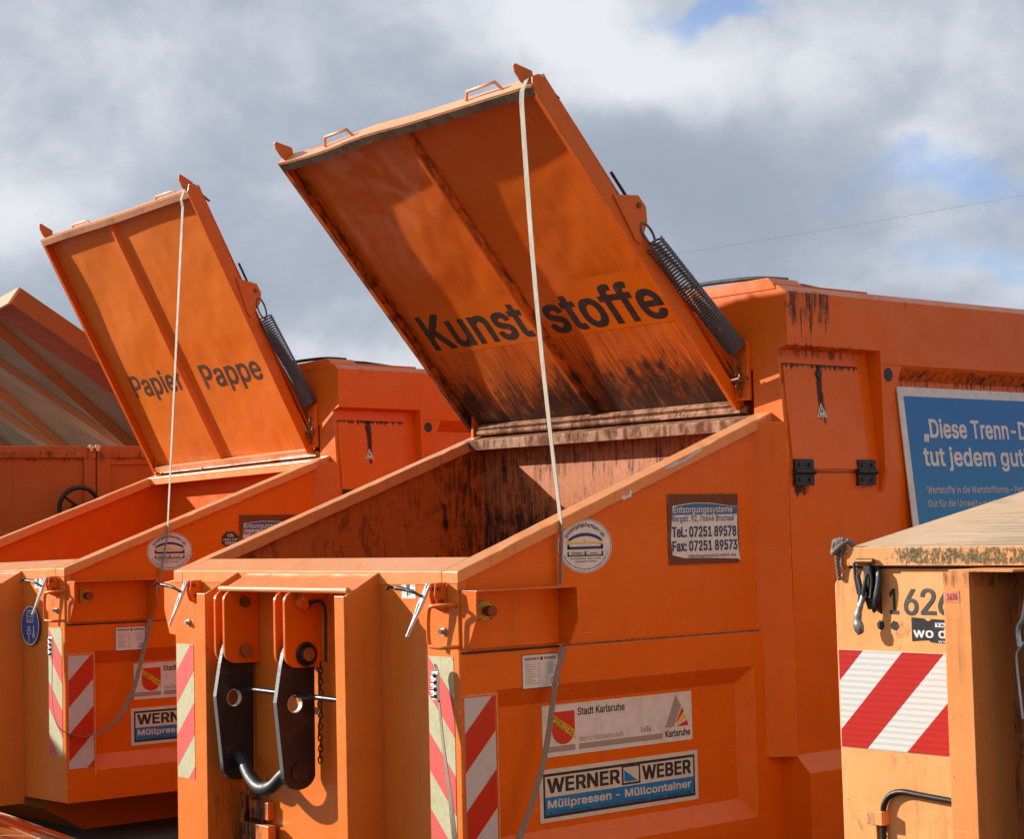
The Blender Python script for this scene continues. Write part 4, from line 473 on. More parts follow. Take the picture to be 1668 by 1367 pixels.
228: (403, [[[144,-17],[183,-17],[203,-13],[217,-8],[234,0],[248,9],[268,29],[269,10],[268,-2],[270,-6],[273,-8],[338,-9],[342,-7],[345,-2],[346,224],[345,270],[342,293],[338,307],[333,318],[324,335],[315,348],[300,361],[288,369],[271,379],[252,385],[232,390],[218,392],[180,393],[161,391],[144,387],[131,384],[112,377],[100,371],[84,361],[70,351],[59,339],[51,330],[42,315],[32,293],[33,287],[37,283],[97,265],[102,265],[107,269],[114,282],[123,293],[136,305],[145,311],[157,316],[174,321],[184,322],[207,322],[227,318],[242,311],[255,300],[263,286],[267,269],[267,253],[265,247],[260,242],[252,239],[243,237],[146,225],[118,219],[97,212],[72,200],[54,188],[39,172],[35,165],[29,152],[23,134],[21,119],[21,97],[23,84],[25,72],[31,57],[37,46],[45,34],[58,18],[67,11],[82,1],[96,-6],[110,-11],[129,-15]],[[160,54],[140,58],[125,64],[118,69],[109,78],[106,82],[101,95],[101,109],[103,122],[109,133],[118,141],[125,145],[143,153],[175,159],[224,165],[251,171],[267,175],[267,134],[266,124],[261,108],[256,98],[249,88],[231,71],[225,67],[208,59],[188,55]],[[108,435],[126,435],[140,439],[149,445],[157,454],[163,464],[166,472],[167,490],[165,496],[161,508],[157,514],[149,521],[136,529],[130,531],[108,531],[93,526],[84,520],[77,512],[71,502],[69,492],[68,485],[69,474],[72,463],[77,455],[83,448],[92,441],[99,437]],[[252,435],[270,435],[280,437],[286,441],[293,445],[301,453],[306,462],[309,470],[309,493],[307,503],[303,510],[293,521],[282,528],[274,531],[252,531],[242,529],[234,525],[230,521],[221,512],[215,502],[213,492],[212,485],[213,474],[216,463],[221,455],[230,445],[237,440]]]),
246: (429, [[[194,-17],[230,-16],[248,-13],[266,-9],[284,-2],[298,5],[308,11],[323,23],[335,34],[349,50],[359,66],[372,91],[381,118],[385,131],[389,158],[389,209],[387,229],[384,248],[380,263],[372,285],[363,303],[350,324],[339,338],[327,350],[313,361],[298,371],[284,378],[266,385],[251,389],[230,392],[220,393],[185,392],[171,390],[154,386],[136,380],[118,371],[103,361],[90,351],[76,337],[63,321],[53,304],[43,286],[36,266],[31,246],[26,214],[25,203],[26,162],[28,144],[33,121],[43,90],[51,74],[63,56],[74,42],[86,29],[100,17],[118,5],[136,-4],[154,-10],[171,-14]],[[200,55],[178,59],[160,66],[148,75],[130,94],[124,104],[117,117],[109,143],[105,168],[105,197],[107,222],[111,240],[115,253],[125,274],[136,289],[152,305],[168,314],[189,320],[200,321],[214,321],[235,318],[245,315],[256,309],[268,301],[280,288],[287,280],[299,256],[306,230],[310,202],[310,172],[307,148],[300,123],[293,106],[281,88],[264,73],[256,67],[245,61],[226,56],[214,55]],[[126,435],[145,435],[158,439],[167,445],[175,454],[181,464],[184,472],[185,490],[183,496],[179,508],[175,514],[167,521],[161,525],[148,531],[126,531],[111,526],[102,520],[95,512],[89,502],[87,492],[86,485],[87,474],[90,463],[95,455],[101,448],[112,440],[117,437]],[[270,435],[288,435],[298,437],[304,441],[311,445],[319,454],[325,464],[328,472],[329,490],[327,496],[323,508],[319,514],[311,521],[300,528],[292,531],[270,531],[255,526],[246,520],[239,512],[233,502],[231,492],[230,485],[231,474],[234,463],[239,455],[245,448],[254,441],[261,437]]]),
252: (424, [[[165,-13],[204,-13],[224,-9],[236,-5],[252,3],[268,14],[282,27],[289,36],[289,-2],[291,-6],[294,-8],[358,-9],[362,-7],[365,-4],[366,362],[365,381],[363,385],[360,387],[294,388],[290,386],[288,383],[287,145],[283,120],[280,110],[272,95],[263,84],[256,77],[244,69],[234,65],[224,61],[206,59],[194,59],[179,61],[168,64],[155,71],[148,76],[137,89],[130,101],[126,113],[123,136],[122,383],[120,386],[116,388],[99,387],[51,388],[47,386],[45,383],[44,137],[46,105],[51,79],[57,64],[67,44],[80,26],[92,15],[105,6],[128,-5],[147,-11]],[[124,435],[142,435],[152,437],[158,441],[165,445],[173,453],[178,462],[181,470],[181,493],[179,503],[175,510],[165,521],[154,528],[146,531],[124,531],[112,528],[107,525],[101,521],[95,515],[88,504],[85,496],[84,485],[85,474],[87,464],[91,456],[95,452],[104,443],[114,437]],[[268,435],[286,435],[297,438],[305,443],[315,452],[320,459],[325,474],[325,492],[323,502],[317,512],[308,521],[304,525],[296,529],[286,531],[268,531],[256,528],[251,525],[245,521],[237,514],[231,502],[228,494],[227,490],[228,472],[231,464],[237,454],[245,445],[252,441],[258,437]]]),
8211: (364, [[[-2,179],[352,179],[356,181],[359,186],[359,246],[357,250],[352,253],[-2,253],[-6,251],[-9,246],[-9,186],[-7,182]]]),
8220: (314, [[[50,309],[123,309],[127,311],[129,314],[159,503],[159,512],[154,517],[102,518],[98,516],[96,513],[43,321],[44,314],[46,311]],[[174,309],[246,309],[250,311],[252,314],[253,318],[283,505],[282,512],[278,517],[226,518],[222,516],[220,513],[167,322],[167,314],[170,311]]]),
8222: (301, [[[36,-128],[50,-127],[86,-128],[90,-126],[93,-122],[147,68],[146,74],[142,79],[73,80],[64,79],[60,74],[57,62],[29,-115],[30,-123],[32,-126]],[[159,-128],[173,-127],[210,-128],[214,-126],[216,-123],[269,67],[269,74],[264,79],[197,80],[188,79],[184,74],[181,62],[156,-98],[152,-117],[153,-123],[155,-126]]])}
_fontcache = {}
def text_mesh(body, bold=0.0, extr=.0, shear=0.0, space=1.0):
    cu = bpy.data.curves.new('t', 'CURVE'); cu.dimensions = '2D'; cu.fill_mode = 'BOTH'; cu.resolution_u = 4; x = 0
    for ch in body:
        adv, sp = GLYPH[ord(ch)]
        for c in sp:
            q = cu.splines.new('POLY'); q.points.add(len(c)-1); q.use_cyclic_u = True
            for b, v in zip(q.points, c): b.co = ((v[0]+x)/1000, v[1]/1000, 0, 1)
        x += adv*space 
    o = bpy.data.objects.new('t', cu); col.objects.link(o); dg = bpy.context.evaluated_depsgraph_get(); me = bpy.data.meshes.new_from_object(o.evaluated_get(dg))
    vs = [tuple(v.co) for v in me.vertices]; fs = [tuple(p.vertices) for p in me.polygons]
    bpy.data.objects.remove(o); bpy.data.curves.remove(cu); bpy.data.meshes.remove(me); return vs, fs
def text(mb, plane, body, u0, u1, v0, v1, bold=.0, w=.0026, shear=0, space=1.0, capref=None, rot=0.0):
    """write body so that its ink fills u0..u1 wide and v0..v1 high on the plane"""
    key = (body, bold, shear, space)
    if key not in _fontcache: _fontcache[key] = text_mesh(body, bold, 0, shear, space)
    vs, fs = _fontcache[key]
    xs = [v[0] for v in vs]; ys = [v[1] for v in vs]; x0, x1, y0, y1 = min(xs), max(xs), min(ys), max(ys)
    if capref: y0, y1 = capref
    out = []
    cu_, cv_ = (u0+u1)/2, (v0+v1)/2
    for v in vs:
        u = u0 + (v[0]-x0)/(x1-x0)*(u1-u0); q = v0 + (v[1]-y0)/(y1-y0)*(v1-v0)
        if rot: du, dv = u-cu_, q-cv_; u, q = cu_ + du*math.cos(rot) - dv*math.sin(rot), cv_ + du*math.sin(rot) + dv*math.cos(rot)
        out.append(plane(u, q, w))
    mb.add(out, fs)
    if bold >= .02:
        hgt = (v1-v0)/max(1e-6, (y1-y0)); k = bold*.42*hgt; i_ = 0
        for du, dv in ((1, .6), (-1, .6), (1, -.6), (-1, -.6)):
            i_ += 1; mb.add([p_ + plane.x*(du*k) + plane.y*(dv*k) - plane.n*(.00012*i_) for p_ in out], fs)
CAP = (-0.009, 0.518)
def clip_poly(poly, u0, v0, u1, v1):
    def cl(p, inside, inter):
        out = []
        for i in range(len(p)):
            a, b = p[i-1], p[i]
            if inside(b):
                if not inside(a): out.append(inter(a, b))
                out.append(b)
            elif inside(a): out.append(inter(a, b))
        return out
    def ix(c, k):
        def f(a, b):
            t = (c-a[k])/(b[k]-a[k]); return (a[0]+(b[0]-a[0])*t, a[1]+(b[1]-a[1])*t)
        return f
    for k, c, s in ((0, u0, 1), (0, u1, -1), (1, v0, 1), (1, v1, -1)):
        if not poly: return []
        poly = cl(poly, lambda p: (p[k]-c)*s >= 0, ix(c, k))
    return poly
def stripes(parent, plane, u0, v0, u1, v1, period, phase, sgn, white, redm, name='warning_tape', slope=1.0, **pr):
    """striped warning tape; sgn=+1 stripes rise to the right"""
    mb = MB(); plane.rect(mb, u0, v0, u1, v1, 0, .0015); base = mb.build(name, white, parent, **pr); rb = MB(); k = -20
    wd = u1-u0
    while k < 20:
        y = v1 - phase + k*period; hgt = period/2
        if sgn > 0: P = [(u0, y-hgt), (u1, y-hgt+wd*slope), (u1, y+wd*slope), (u0, y)]
        else: P = [(u0, y-hgt+wd*slope), (u1, y-hgt), (u1, y), (u0, y+wd*slope)]
        P = clip_poly(P, u0+.001, v0+.001, u1-.001, v1-.001)
        if len(P) > 2: plane.poly(rb, P, .0015, .0022)
        k += 1
    rb.build('red_stripe', redm, base); return base

# ------------------------------------------------------------------ ground
g = MB(); g.add([(-600, -600, 0), (600, -600, 0), (600, 600, 0), (-600, 600, 0)], [(0, 1, 2, 3)]); o = g.build('ground', M['asphalt']); o['kind'] = 'structure'

# ------------------------------------------------------------------ press container
SL = 0.3632                   # slope of the hopper rim
def up(mb): mb.v = [(x, y, z+H) for x, y, z in mb.v]; return mb
def side_plane(X, y0, z0): return Plane((X, y0, z0+H), (0, 1, 0), (0, 0, 1))       # looks towards +X
def front_plane(Y, x0, z0): return Plane((x0, Y, z0+H), (1, 0, 0), (0, 0, 1))      # looks towards -Y

def make_latch(root, x, y, z, s=1.0):
    """over-centre toggle latch: bracket, lever, hook rod"""
    br = MB()
    for dx in (-.012, .022): br.prism([(y, z+.045), (y-.055, z+.042), (y-.062, z-.005), (y-.045, z-.055), (y, z-.075)], 'x', x+dx-.003, x+dx+.003)
    br = up(br).build('latch_bracket', M['orange_side'], root, .0015)
    up(MB().cyl((x-.02, y-.042, z+.02), (x+.036, y-.042, z+.02), .008, 12)).build('pin', M['rusty_steel'], br); up(MB().cyl((x-.02, y-.03, z-.03), (x+.036, y-.03, z-.03), .009, 12)).build('pin', M['rusty_steel'], br)
    lv = MB(); a = Vector((x-.02, y-.055, z+.038)); e_ = Vector((x-.135, y-.085, z-.175)); d = (e_-a).normalized(); w = Vector((1, 0, -.5)).normalized()
    for off in (-.008, .008):
        q = w*off; lv.tube([a+q, a+q+d*.10, a+q*.6+d*.16, e_+q*.35], [.0065, .0085, .006, .0045], 8)
    lv.tube([a+d*.02, a+d*.09], .008, 8); lv.tube([a+d*.14, e_], [.006, .0075], 8); L = up(lv).build('lever', M['bright_steel'], br)
    hk = MB(); h0 = a+d*.055+Vector((-.004, -.012, 0)); hk.tube(smoothpath([h0, h0+Vector((-.04, -.01, .018)), h0+Vector((-.105, -.015, .03)), h0+Vector((-.155, -.02, .034))], 4), [.006]*4+[.008]*4+[.0095]*4+[.007], 8)
    hk.tube(smoothpath([h0+Vector((-.155, -.02, .034)), h0+Vector((-.175, -.035, .040)), h0+Vector((-.165, -.048, .030))], 4), .006, 8); up(hk).build('hook_rod', M['black_worn'], br)

def sticker_round(root, X, yc, zc, r, name='round_sticker'):
    p = side_plane(X, yc, zc); p.y = p.y*.75; mb = MB(); p.poly(mb, arc(0, 0, r, 0, 360, 48)[:-1], 0, .0018); s = mb.build(name, M['white'], root)
    rg = MB(); q = arc(0, 0, r*.97, 0, 360, 48)[:-1]; q2 = arc(0, 0, r*.955, 0, 360, 48)[:-1]; rg.add([p(*a, .0025) for a in q]+[p(*a, .0025) for a in q2], [(i, (i+1) % 48, 48+(i+1) % 48, 48+i) for i in range(48)]); rg.build('ring_line', M['decal'], s)
    nv_ = MB(); o_ = arc(0, -r*.50, r*.98, 132, 48, 14); i_ = arc(0, -r*.62, r*.98, 130, 50, 14); nv_.add([p(*a, .0028) for a in o_]+[p(*a, .0028) for a in i_], [(k, k+1, 16+k, 15+k) for k in range(14)])
    p.rect(nv_, -r*.66, -r*.10, -r*.58, r*.06, .002, .003); p.rect(nv_, r*.58, -r*.10, r*.66, r*.06, .002, .003); p.rect(nv_, -r*.66, -r*.12, r*.66, -r*.02, .002, .003); nv_.build('arch_emblem', M['navy'], s)
    ye = MB(); p.rect(ye, -r*.66, r*.08, r*.66, r*.15, .002, .003); p.rect(ye, -r*.66, r*.15, -r*.60, r*.22, .002, .003); p.rect(ye, r*.60, r*.15, r*.66, r*.22, .002, .003); p.rect(ye, -r*.03, r*.15, r*.03, r*.24, .002, .003); ye.build('yellow_bar', M['yellow'], s)
    gr = MB(); p.rect(gr, -r*.66, -r*.38, r*.66, -r*.33, .002, .003)
    for u in (-.66, -.03, .60): p.rect(gr, r*u, -r*.38, r*(u+.06), -r*.20, .002, .003)
    gr.build('green_bar', M['green'], s)
    tx = MB(); word = 'Entsorgungsfachbetrieb'; n = len(word)
    for i, ch in enumerate(word):
        a = R_(152 - 124*i/(n-1)); rc = r*.79; vs, fs = text_mesh(ch, .01) if ch not in _fontcache else _fontcache[ch]; _fontcache[ch] = (vs, fs)
        xm = (min(v[0] for v in vs)+max(v[0] for v in vs))/2; k = r*.26; ux, uy = math.sin(a), -math.cos(a)
        tx.add([p(rc*math.cos(a) + (v[0]-xm)*k*ux + (v[1]-.3)*k*math.cos(a)*1.0, rc*math.sin(a) + (v[0]-xm)*k*uy + (v[1]-.3)*k*math.sin(a), .003) for v in vs], fs)
    text(tx, p, 'ZERTIFIKAT', -r*.52, -r*.10, -r*.31, -r*.23, .02); text(tx, p, '0465', r*.18, r*.44, -r*.31, -r*.23, .02)
    text(tx, p, 'Sammeln, Befördern, Lagern, Behandeln', -r*.56, r*.56, -r*.50, -r*.43, .01); text(tx, p, 'und Verwerten von Abfällen', -r*.40, r*.40, -r*.60, -r*.53, .01)
    word = 'Entsorgergemeinschaft der Deutschen Entsorgungswirtschaft e.V.'; n = len(word)
    for i, ch in enumerate(word):
        if ch == ' ': continue
        a = R_(205 + 140*i/(n-1)); rc = r*.85; vs, fs = _fontcache.setdefault(ch, text_mesh(ch, .01)); xm = (min(v[0] for v in vs)+max(v[0] for v in vs))/2; k = r*.10
        tx.add([p(rc*math.cos(a) - (v[0]-xm)*k*math.sin(a) - (v[1]-.3)*k*math.cos(a), rc*math.sin(a) + (v[0]-xm)*k*math.cos(a) - (v[1]-.3)*k*math.sin(a), .003) for v in vs], fs)
    tx.build('lettering', M['decal'], s)

def city_sign(root, X, y0, y1, z0, z1):
    p = side_plane(X, y0, z0); W = y1-y0; Hh = z1-z0; mb = MB(); p.rect(mb, 0, 0, W, Hh); s = mb.build('city_sign', M['white'], root)
    sh = MB(); x0, x1 = W*.06, W*.205; yt, yb = Hh*.86, Hh*.22; xm = (x0+x1)/2
    out = [(x0, yt), (x0, yb+.06)] + [(xm - (x1-x0)/2*math.cos(R_(a)), yb+.06-(.06)*math.sin(R_(a))) for a in range(10, 171, 20)] + [(x1, yb+.06), (x1, yt)]
    p.poly(sh, out[::-1], .002, .003); sh.build('shield', M['red'], s)
    bd = MB(); bpts = [(x0, yt-.004), (x0, yt-.036), (x1, yt-.122), (x1, yt-.085)]; p.poly(bd, bpts, .003, .0036); bd.build('diagonal_band', M['yellow'], s)
    lt = MB(); ang = math.atan2(-.0835, x1-x0); ln_ = math.hypot(x1-x0, .0835)*.86; cy = yt-.062
    text(lt, p, 'FIDELITAS', xm-ln_/2, xm+ln_/2, cy-.0115, cy+.0115, .0, w=.0042, rot=ang)
    text(lt, p, 'Stadt Karlsruhe', W*.225, W*.535, Hh*.755, Hh*.90, .03, capref=(-0.009, 0.518)); text(lt, p, '1636', W*.64, W*.71, Hh*.275, Hh*.375, .012)
    text(lt, p, 'Karlsruhe', W*.81, W*.985, Hh*.10, Hh*.235, .04, capref=(-0.009, 0.518)); lt.build('lettering', M['decal'], s)
    l2 = MB(); text(l2, p, 'Amt für Abfallwirtschaft', W*.232, W*.52, Hh*.235, Hh*.34, .0, capref=(-0.009, 0.518)); l2.build('fine_lettering', M['grey_print'], s)
    gb = MB(); p.rect(gb, 0.0, Hh*.09, W*.205, Hh*.20, .002, .003); p.rect(gb, W*.23, Hh*.09, W*.79, Hh*.20, .002, .003); p.poly(gb, [(W*.81, Hh*.30), (W*.87, Hh*.30), (W*.925, Hh*.72), (W*.888, Hh*.95)], .002, .003); gb.build('grey_bar', M['grey_print'], s)
    rr = MB(); p.poly(rr, [(W*.885, Hh*.36), (W*.892, Hh*.375), (W*.944, Hh*.60), (W*.930, Hh*.68)], .002, .003); p.poly(rr, [(W*.885, Hh*.30), (W*.975, Hh*.30), (W*.962, Hh*.41)], .002, .003); rr.build('red_ray', M['red'], s)
    yy = MB(); p.poly(yy, [(W*.888, Hh*.335), (W*.958, Hh*.44), (W*.946, Hh*.57)], .002, .003); yy.build('yellow_ray', M['yellow'], s)

def maker_sign(root, X, y0, y1, z0, z1):
    p = side_plane(X, y0, z0); W = y1-y0; Hh = z1-z0; mb = MB(); p.rect(mb, -.008, -.012, W+.008, Hh+.012); s = mb.build('maker_sign', M['white_old'], root)
    fr = MB(); p.rect(fr, .012, .006, W-.012, Hh-.006, .002, .0026); fr.build('black_border', M['decal'], s)
    a = MB(); p.rect(a, .022, Hh*.47, W-.022, Hh-.018, .0026, .0032); a.build('white_field', M['white_old'], s)
    b = MB(); p.rect(b, .022, .018, W-.022, Hh*.47, .0026, .0032); b.build('blue_field', M['blue'], s)
    l = MB(); text(l, p, 'WERNER', .035, W*.485, Hh*.56, Hh*.86, .060, w=.0042); text(l, p, 'WEBER', W*.635, W-.04, Hh*.56, Hh*.86, .060, w=.0042); p.rect(l, W*.50, Hh*.50, W*.62, Hh*.93, .0032, .0038)
    text(l, p, 'A-1110 Wien/Tel.: +43/1/ 769 63 40 www.werner-weber.com', .04, W-.04, Hh*.10, Hh*.16, .01, w=.0042); l.build('lettering', M['decal'], s)
    l2 = MB(); p.rect(l2, W*.511, Hh*.545, W*.609, Hh*.885, .0038, .0044); text(l2, p, 'Müllpressen - Müllcontainer', .035, W-.04, Hh*.235, Hh*.40, .05, w=.0042, capref=(-0.009, 0.518)); l2.build('white_lettering', M['white_old'], s)
    t = MB(); p.poly(t, [(W*.515, Hh*.57), (W*.60, Hh*.57), (W*.515, Hh*.83)], .0044, .005); t.build('blue_triangle', M['blue'], s)

def small_plate(root, X, y0, y1, z0, z1):
    p = side_plane(X, y0, z0); W = y1-y0; Hh = z1-z0; mb = MB(); p.rect(mb, 0, 0, W, Hh); s = mb.build('rating_plate', M['steel'] if False else M['white'], root)
    l = MB(); text(l, p, 'WERNER', W*.07, W*.46, Hh*.83, Hh*.90, .04); text(l, p, 'WEBER', W*.60, W*.93, Hh*.83, Hh*.90, .04); p.rect(l, W*.50, Hh*.82, W*.56, Hh*.91, .002, .003)
    text(l, p, 'CE', W*.78, W*.93, Hh*.10, Hh*.28, .0)
    for u0, v0, u1, v1 in ((0, 0, 1, .02), (0, .98, 1, 1), (0, 0, .012, 1), (.988, 0, 1, 1)): p.rect(l, W*u0, Hh*v0, W*u1, Hh*v1, .002, .003)
    l.build('lettering', M['decal'], s); g_ = MB()
    for k in range(9):
        v = Hh*(.70-.07*k); p.rect(g_, W*.08, v, W*(.28+.06*((k*7) % 3)), v+Hh*.02, .002, .0026); p.rect(g_, W*.42, v, W*.50, v+Hh*.02, .002, .0026)
        if k < 5: p.rect(g_, W*.66, v, W*(.84+.03*((k*5) % 3)), v+Hh*.02, .002, .0026)
    g_.build('small_print', M['grey_print'], s)

def phone_sign(root, X):
    p = side_plane(X, 1.212, -.014); bk = MB(); p.rect(bk, 0, 0, .458, .320, 0, .004); bk = bk.build('sign_backing', M['brown_plate'], root)
    mb = MB(); pts = [(.022, .045), (.10, .030), (.25, .028), (.44, .020), (.462, .012), (.450, .06), (.444, .15), (.450, .262), (.40, .264), (.28, .278), (.16, .280), (.030, .266), (.024, .2), (.014, .12)]
    p.poly(mb, pts, .004, .007); s = mb.build('phone_sticker', M['white'], bk)
    b = MB(); p.poly(b, [(.026, .225), (.446, .226), (.449, .260), (.40, .262), (.28, .275), (.16, .277), (.032, .263)], .007, .0078); b.build('blue_header', M['blue_label'], bk)
    l = MB(); text(l, p, 'Entsorgungssysteme', .032, .415, .226, .264, .014, w=.0088); l.build('white_lettering', M['white'], bk)
    l = MB(); text(l, p, 'Bergstr. 92, 76646 Bruchsal', .026, .425, .188, .222, .005, w=.0082, capref=(-.15, 0.509)); text(l, p, 'Tel.: 07251 89578', .022, .436, .125, .172, .05, w=.0082); text(l, p, 'Fax: 07251 89573', .022, .440, .062, .108, .05, w=.0082)
    text(l, p, 't@StephanGmbH.de', .12, .43, .028, .046, .01, w=.0082); l.build('dark_lettering', M['blue_dark'], bk)

def make_lid(root, dirty, ang, hinge, words):
    """pan-shaped lid; own axes: x across, y hinge -> free edge, z out of the underside"""
    X0, X1, L = -2.30, -.205, 1.905; D = .040
    o_mat = M['lid_dirty'] if dirty else M['lid_clean']; lip = M['lip_dirty'] if dirty else M['lip_clean']; rnd = random.Random(4 if dirty else 9)
    # dented sheet
    nx, ny = 46, 42; mb = MB(); vs = []
    def dent(x, y):
        u = (x-X0)/(X1-X0); v = y/L; e = math.sin(math.pi*u)*math.sin(math.pi*v); c_ = abs(math.sin(2*math.pi*u))
        if dirty: return e*0 + c_*(.010*math.sin(5.2*v+1.0+u) + .005*math.sin(11*v+3*u)) - .010*c_*math.exp(-((v-.86)/.12)**2)
        return c_*(.008*math.sin(6.5*v+2*u) + .004*math.sin(13*v+1.0))
    for j in range(ny+1):
        for i in range(nx+1): x = X0+.012+(X1-X0-.024)*i/nx; y = .01+(L-.02)*j/ny; vs.append((x, y, -D+dent(x, y)))
    fs = [(j*(nx+1)+i, j*(nx+1)+i+1, (j+1)*(nx+1)+i+1, (j+1)*(nx+1)+i) for j in range(ny) for i in range(nx)]
    mb.add(vs, fs, True); lid = mb.build('lid', o_mat, root); lid.location = (0, hinge[0], hinge[1]+H); lid.rotation_euler = (R_(ang), 0, 0)
    MB().box(X0+.006, X1-.006, .004, L-.004, -D-.030, -D-.024).build('lid_top_sheet', M['orange_side'], lid)
    side = M['orange_side']
    a = MB(); a.box(X0-.004, X0+.006, -.01, L, -D-.026, .012); a.box(X0+.006, X0+.030, -.01, L-.03, .008, .012); a.build('left_flange', o_mat if dirty else side, lid, .002)
    # right flange: deeper plate seen from the side with rounded outer corner
    a = MB(); a.prism([(0.0, -.020), (.02, .040), (1.0, .038), (1.85, .036), (1.905, .030), (1.94, .0), (1.925, -.040), (1.88, -.058), (1.20, -.050), (.5, -.036)], 'x', X1-.004, X1+.004)
    a.box(X1-.05, X1-.004, .01, L-.03, .008, .012); a.build('right_flange', side, lid, .0015)
    a = MB(); a.box(X1-.028, X1-.005, .02, L-.05, .012, .018); a.build('flange_seam', M['rim'], lid, .002)
    # end flange with a dent, its outer face and the turned lip
    n = 30; f1 = MB(); v_ = []
    def bendy(x):
        u = (x-X0)/(X1-X0)
        return (-.010*math.sin(math.pi*min(1, u/.30)) + .010*math.exp(-((u-.40)/.10)**2)) if dirty else .003*math.sin(9*u)
    for i in range(n+1):
        x = X0+(X1-X0)*i/n; b = bendy(x)
        for y, z in ((L-.010+b, -D-.028), (L+.004+b, -D-.028), (L+.004+b, .012+b*.5), (L-.010+b, .012+b*.5)): v_.append((x, y, z))
    fs = [(0, 1, 2, 3), (4*n+3, 4*n+2, 4*n+1, 4*n)] + [(4*i+k, 4*i+(k+1) % 4, 4*i+4+(k+1) % 4, 4*i+4+k) for i in range(n) for k in range(4)]
    f1.add(v_, fs); f1.build('end_flange', M['pink'], lid, .0015)
    f2 = MB(); v_ = []
    for i in range(n+1):
        x = X0+.004+(X1-X0-.008)*i/n; b = bendy(x)
        for y, z in ((L-.050+b, .007+b*.5), (L-.006+b, .007+b*.5), (L-.006+b, .0155+b*.5), (L-.050+b, .0135+b*.5)): v_.append((x, y, z))
    f2.add(v_, fs); f2.build('end_lip', lip, lid, .002)
    a = MB(); a.box(X0+.01, X1-.01, -.005, .035, -.028, .006); a.build('hinge_flange', M['rim_rust'] if dirty else M['rim'], lid, .003)
    xr = -1.265 if dirty else -1.355; a = MB(); a.prism([(xr-.030, -D-.01), (xr-.014, -.010), (xr+.014, -.010), (xr+.030, -D-.01)], 'y', .03, L-.055); a.build('rib', o_mat, lid, .003)
    # pull hooks and grab handles on the free edge
    for x in (-2.235, -.275):
        q = MB(); hk = [(-.02, -.05), (-.015, .0), (.035, .012), (.085, .010), (.112, -.004), (.108, -.018), (.085, -.034), (.03, -.075)]; q.prism([(L+a_, b_) for a_, b_ in hk], 'x', x-.005, x+.005); q.tube([(x-.007, L+.098, -.010), (x+.007, L+.098, -.010)], .008, 10); q.build('lid_hook', M['orange_side'], lid, .0015)
    for x0, x1 in ((-1.90, -1.64), (-.73, -.46)):
        if dirty: path = [(x0, L, -.03), (x0+.045, L+.045, -.032), (x1-.02, L+.050, -.032), (x1, L+.0, -.03)]
        else: path = [(x0, L, -.045), (x0+.03, L+.022, -.046), (x1-.03, L+.022, -.046), (x1, L, -.045)]
        q = MB(); q.tube(path, .0085, 8); q.build('lid_handle', M['pink'], lid)
    # lettering
    P = Plane((0, 0, -D+.013), (1, 0, 0), (0, 1, 0))
    if dirty:
        for (u0, u1, v0, v1) in ((-2.2, -1.32, .575, .87), (-1.19, -.27, .55, .86)): pass
        def drape(mb): mb.v = [(x, y, -D + dent(x, y) - .0003 + (z-(-D+.013))*.5) for x, y, z in mb.v]; return mb
        pb = MB()
        for u0, u1, v0, v1 in ((-2.19, -1.31, .53, .83), (-1.22, -.27, .53, .85)):
            k = 14
            vs = [(u0+(u1-u0)*i/k, v0+(v1-v0)*j/6, 0) for j in range(7) for i in range(k+1)]; pb.add(vs, [(j*(k+1)+i, j*(k+1)+i+1, (j+1)*(k+1)+i+1, (j+1)*(k+1)+i) for j in range(6) for i in range(k)], True)
        pb.v = [(x, y, -D+dent(x, y)+.0007) for x, y, z in pb.v]; pb.build('clean_patch', M['clean_patch'], lid)
        for wd, (u0, u1, v0, v1) in zip(words, ((-2.165, -1.325, .565, .790), (-1.165, -.335, .560, .785))):
            q = MB(); text(q, P, wd, u0, u1, v0, v1, .036, w=.003, capref=CAP); drape(q); q.build('lettering', M['print_lid'], lid)
    else:
        def drape(mb): mb.v = [(x, y, -D + dent(x, y) - .0003 + (z-(-D+.013))*.5) for x, y, z in mb.v]; return mb
        for wd, (u0, u1, v0, v1) in zip(words, ((-2.105, -1.42, .585, .755), (-1.145, -.43, .560, .735))):
            q = MB(); text(q, P, wd, u0, u1, v0, v1, .022, w=.003, capref=CAP); drape(q); q.build('lettering', M['print_lid_faded'], lid)
    return lid

def make_spring(root, top, bot, hook_top):
    t = Vector(top); b = Vector(bot); ax = (b-t); L = ax.length; d = ax.normalized(); a = d.orthogonal().normalized(); c = d.cross(a); n = 46; pts = []; Rr = .047
    for i in range(n*14+1):
        f = i/(n*14); th = 2*math.pi*n*f; g_ = f + .03*math.sin(math.pi*f)*(1-f)
        k = 1.28*f - .28*f*f; pts.append(t + d*(L*k) + (a*math.cos(th) + c*math.sin(th))*Rr)
    mb = MB(); mb.tube(pts, .0055, 5); sp = up(mb).build('coil_spring', M['spring'], root)
    h = MB(); ht = Vector(hook_top); s_ = (t-ht); q = s_.cross(Vector((1, 0, 0))).normalized()
    h.tube([ht + s_*.5 + (s_.normalized()*math.cos(x)*s_.length*.55 + q*math.sin(x)*.028) for x in [2*math.pi*k/20 for k in range(20)]], .006, 6, closed=True)
    e0 = b; h.tube(smoothpath([b + a*Rr, b + a*Rr*.7 + d*.03, b + d*.075, b + d*.11 - a*.01]), .006, 6); h.tube(smoothpath([b - a*Rr, b - a*Rr*.7 + d*.03, b + d*.075]), .006, 6); up(h).build('spring_eye', M['spring'], sp); return sp
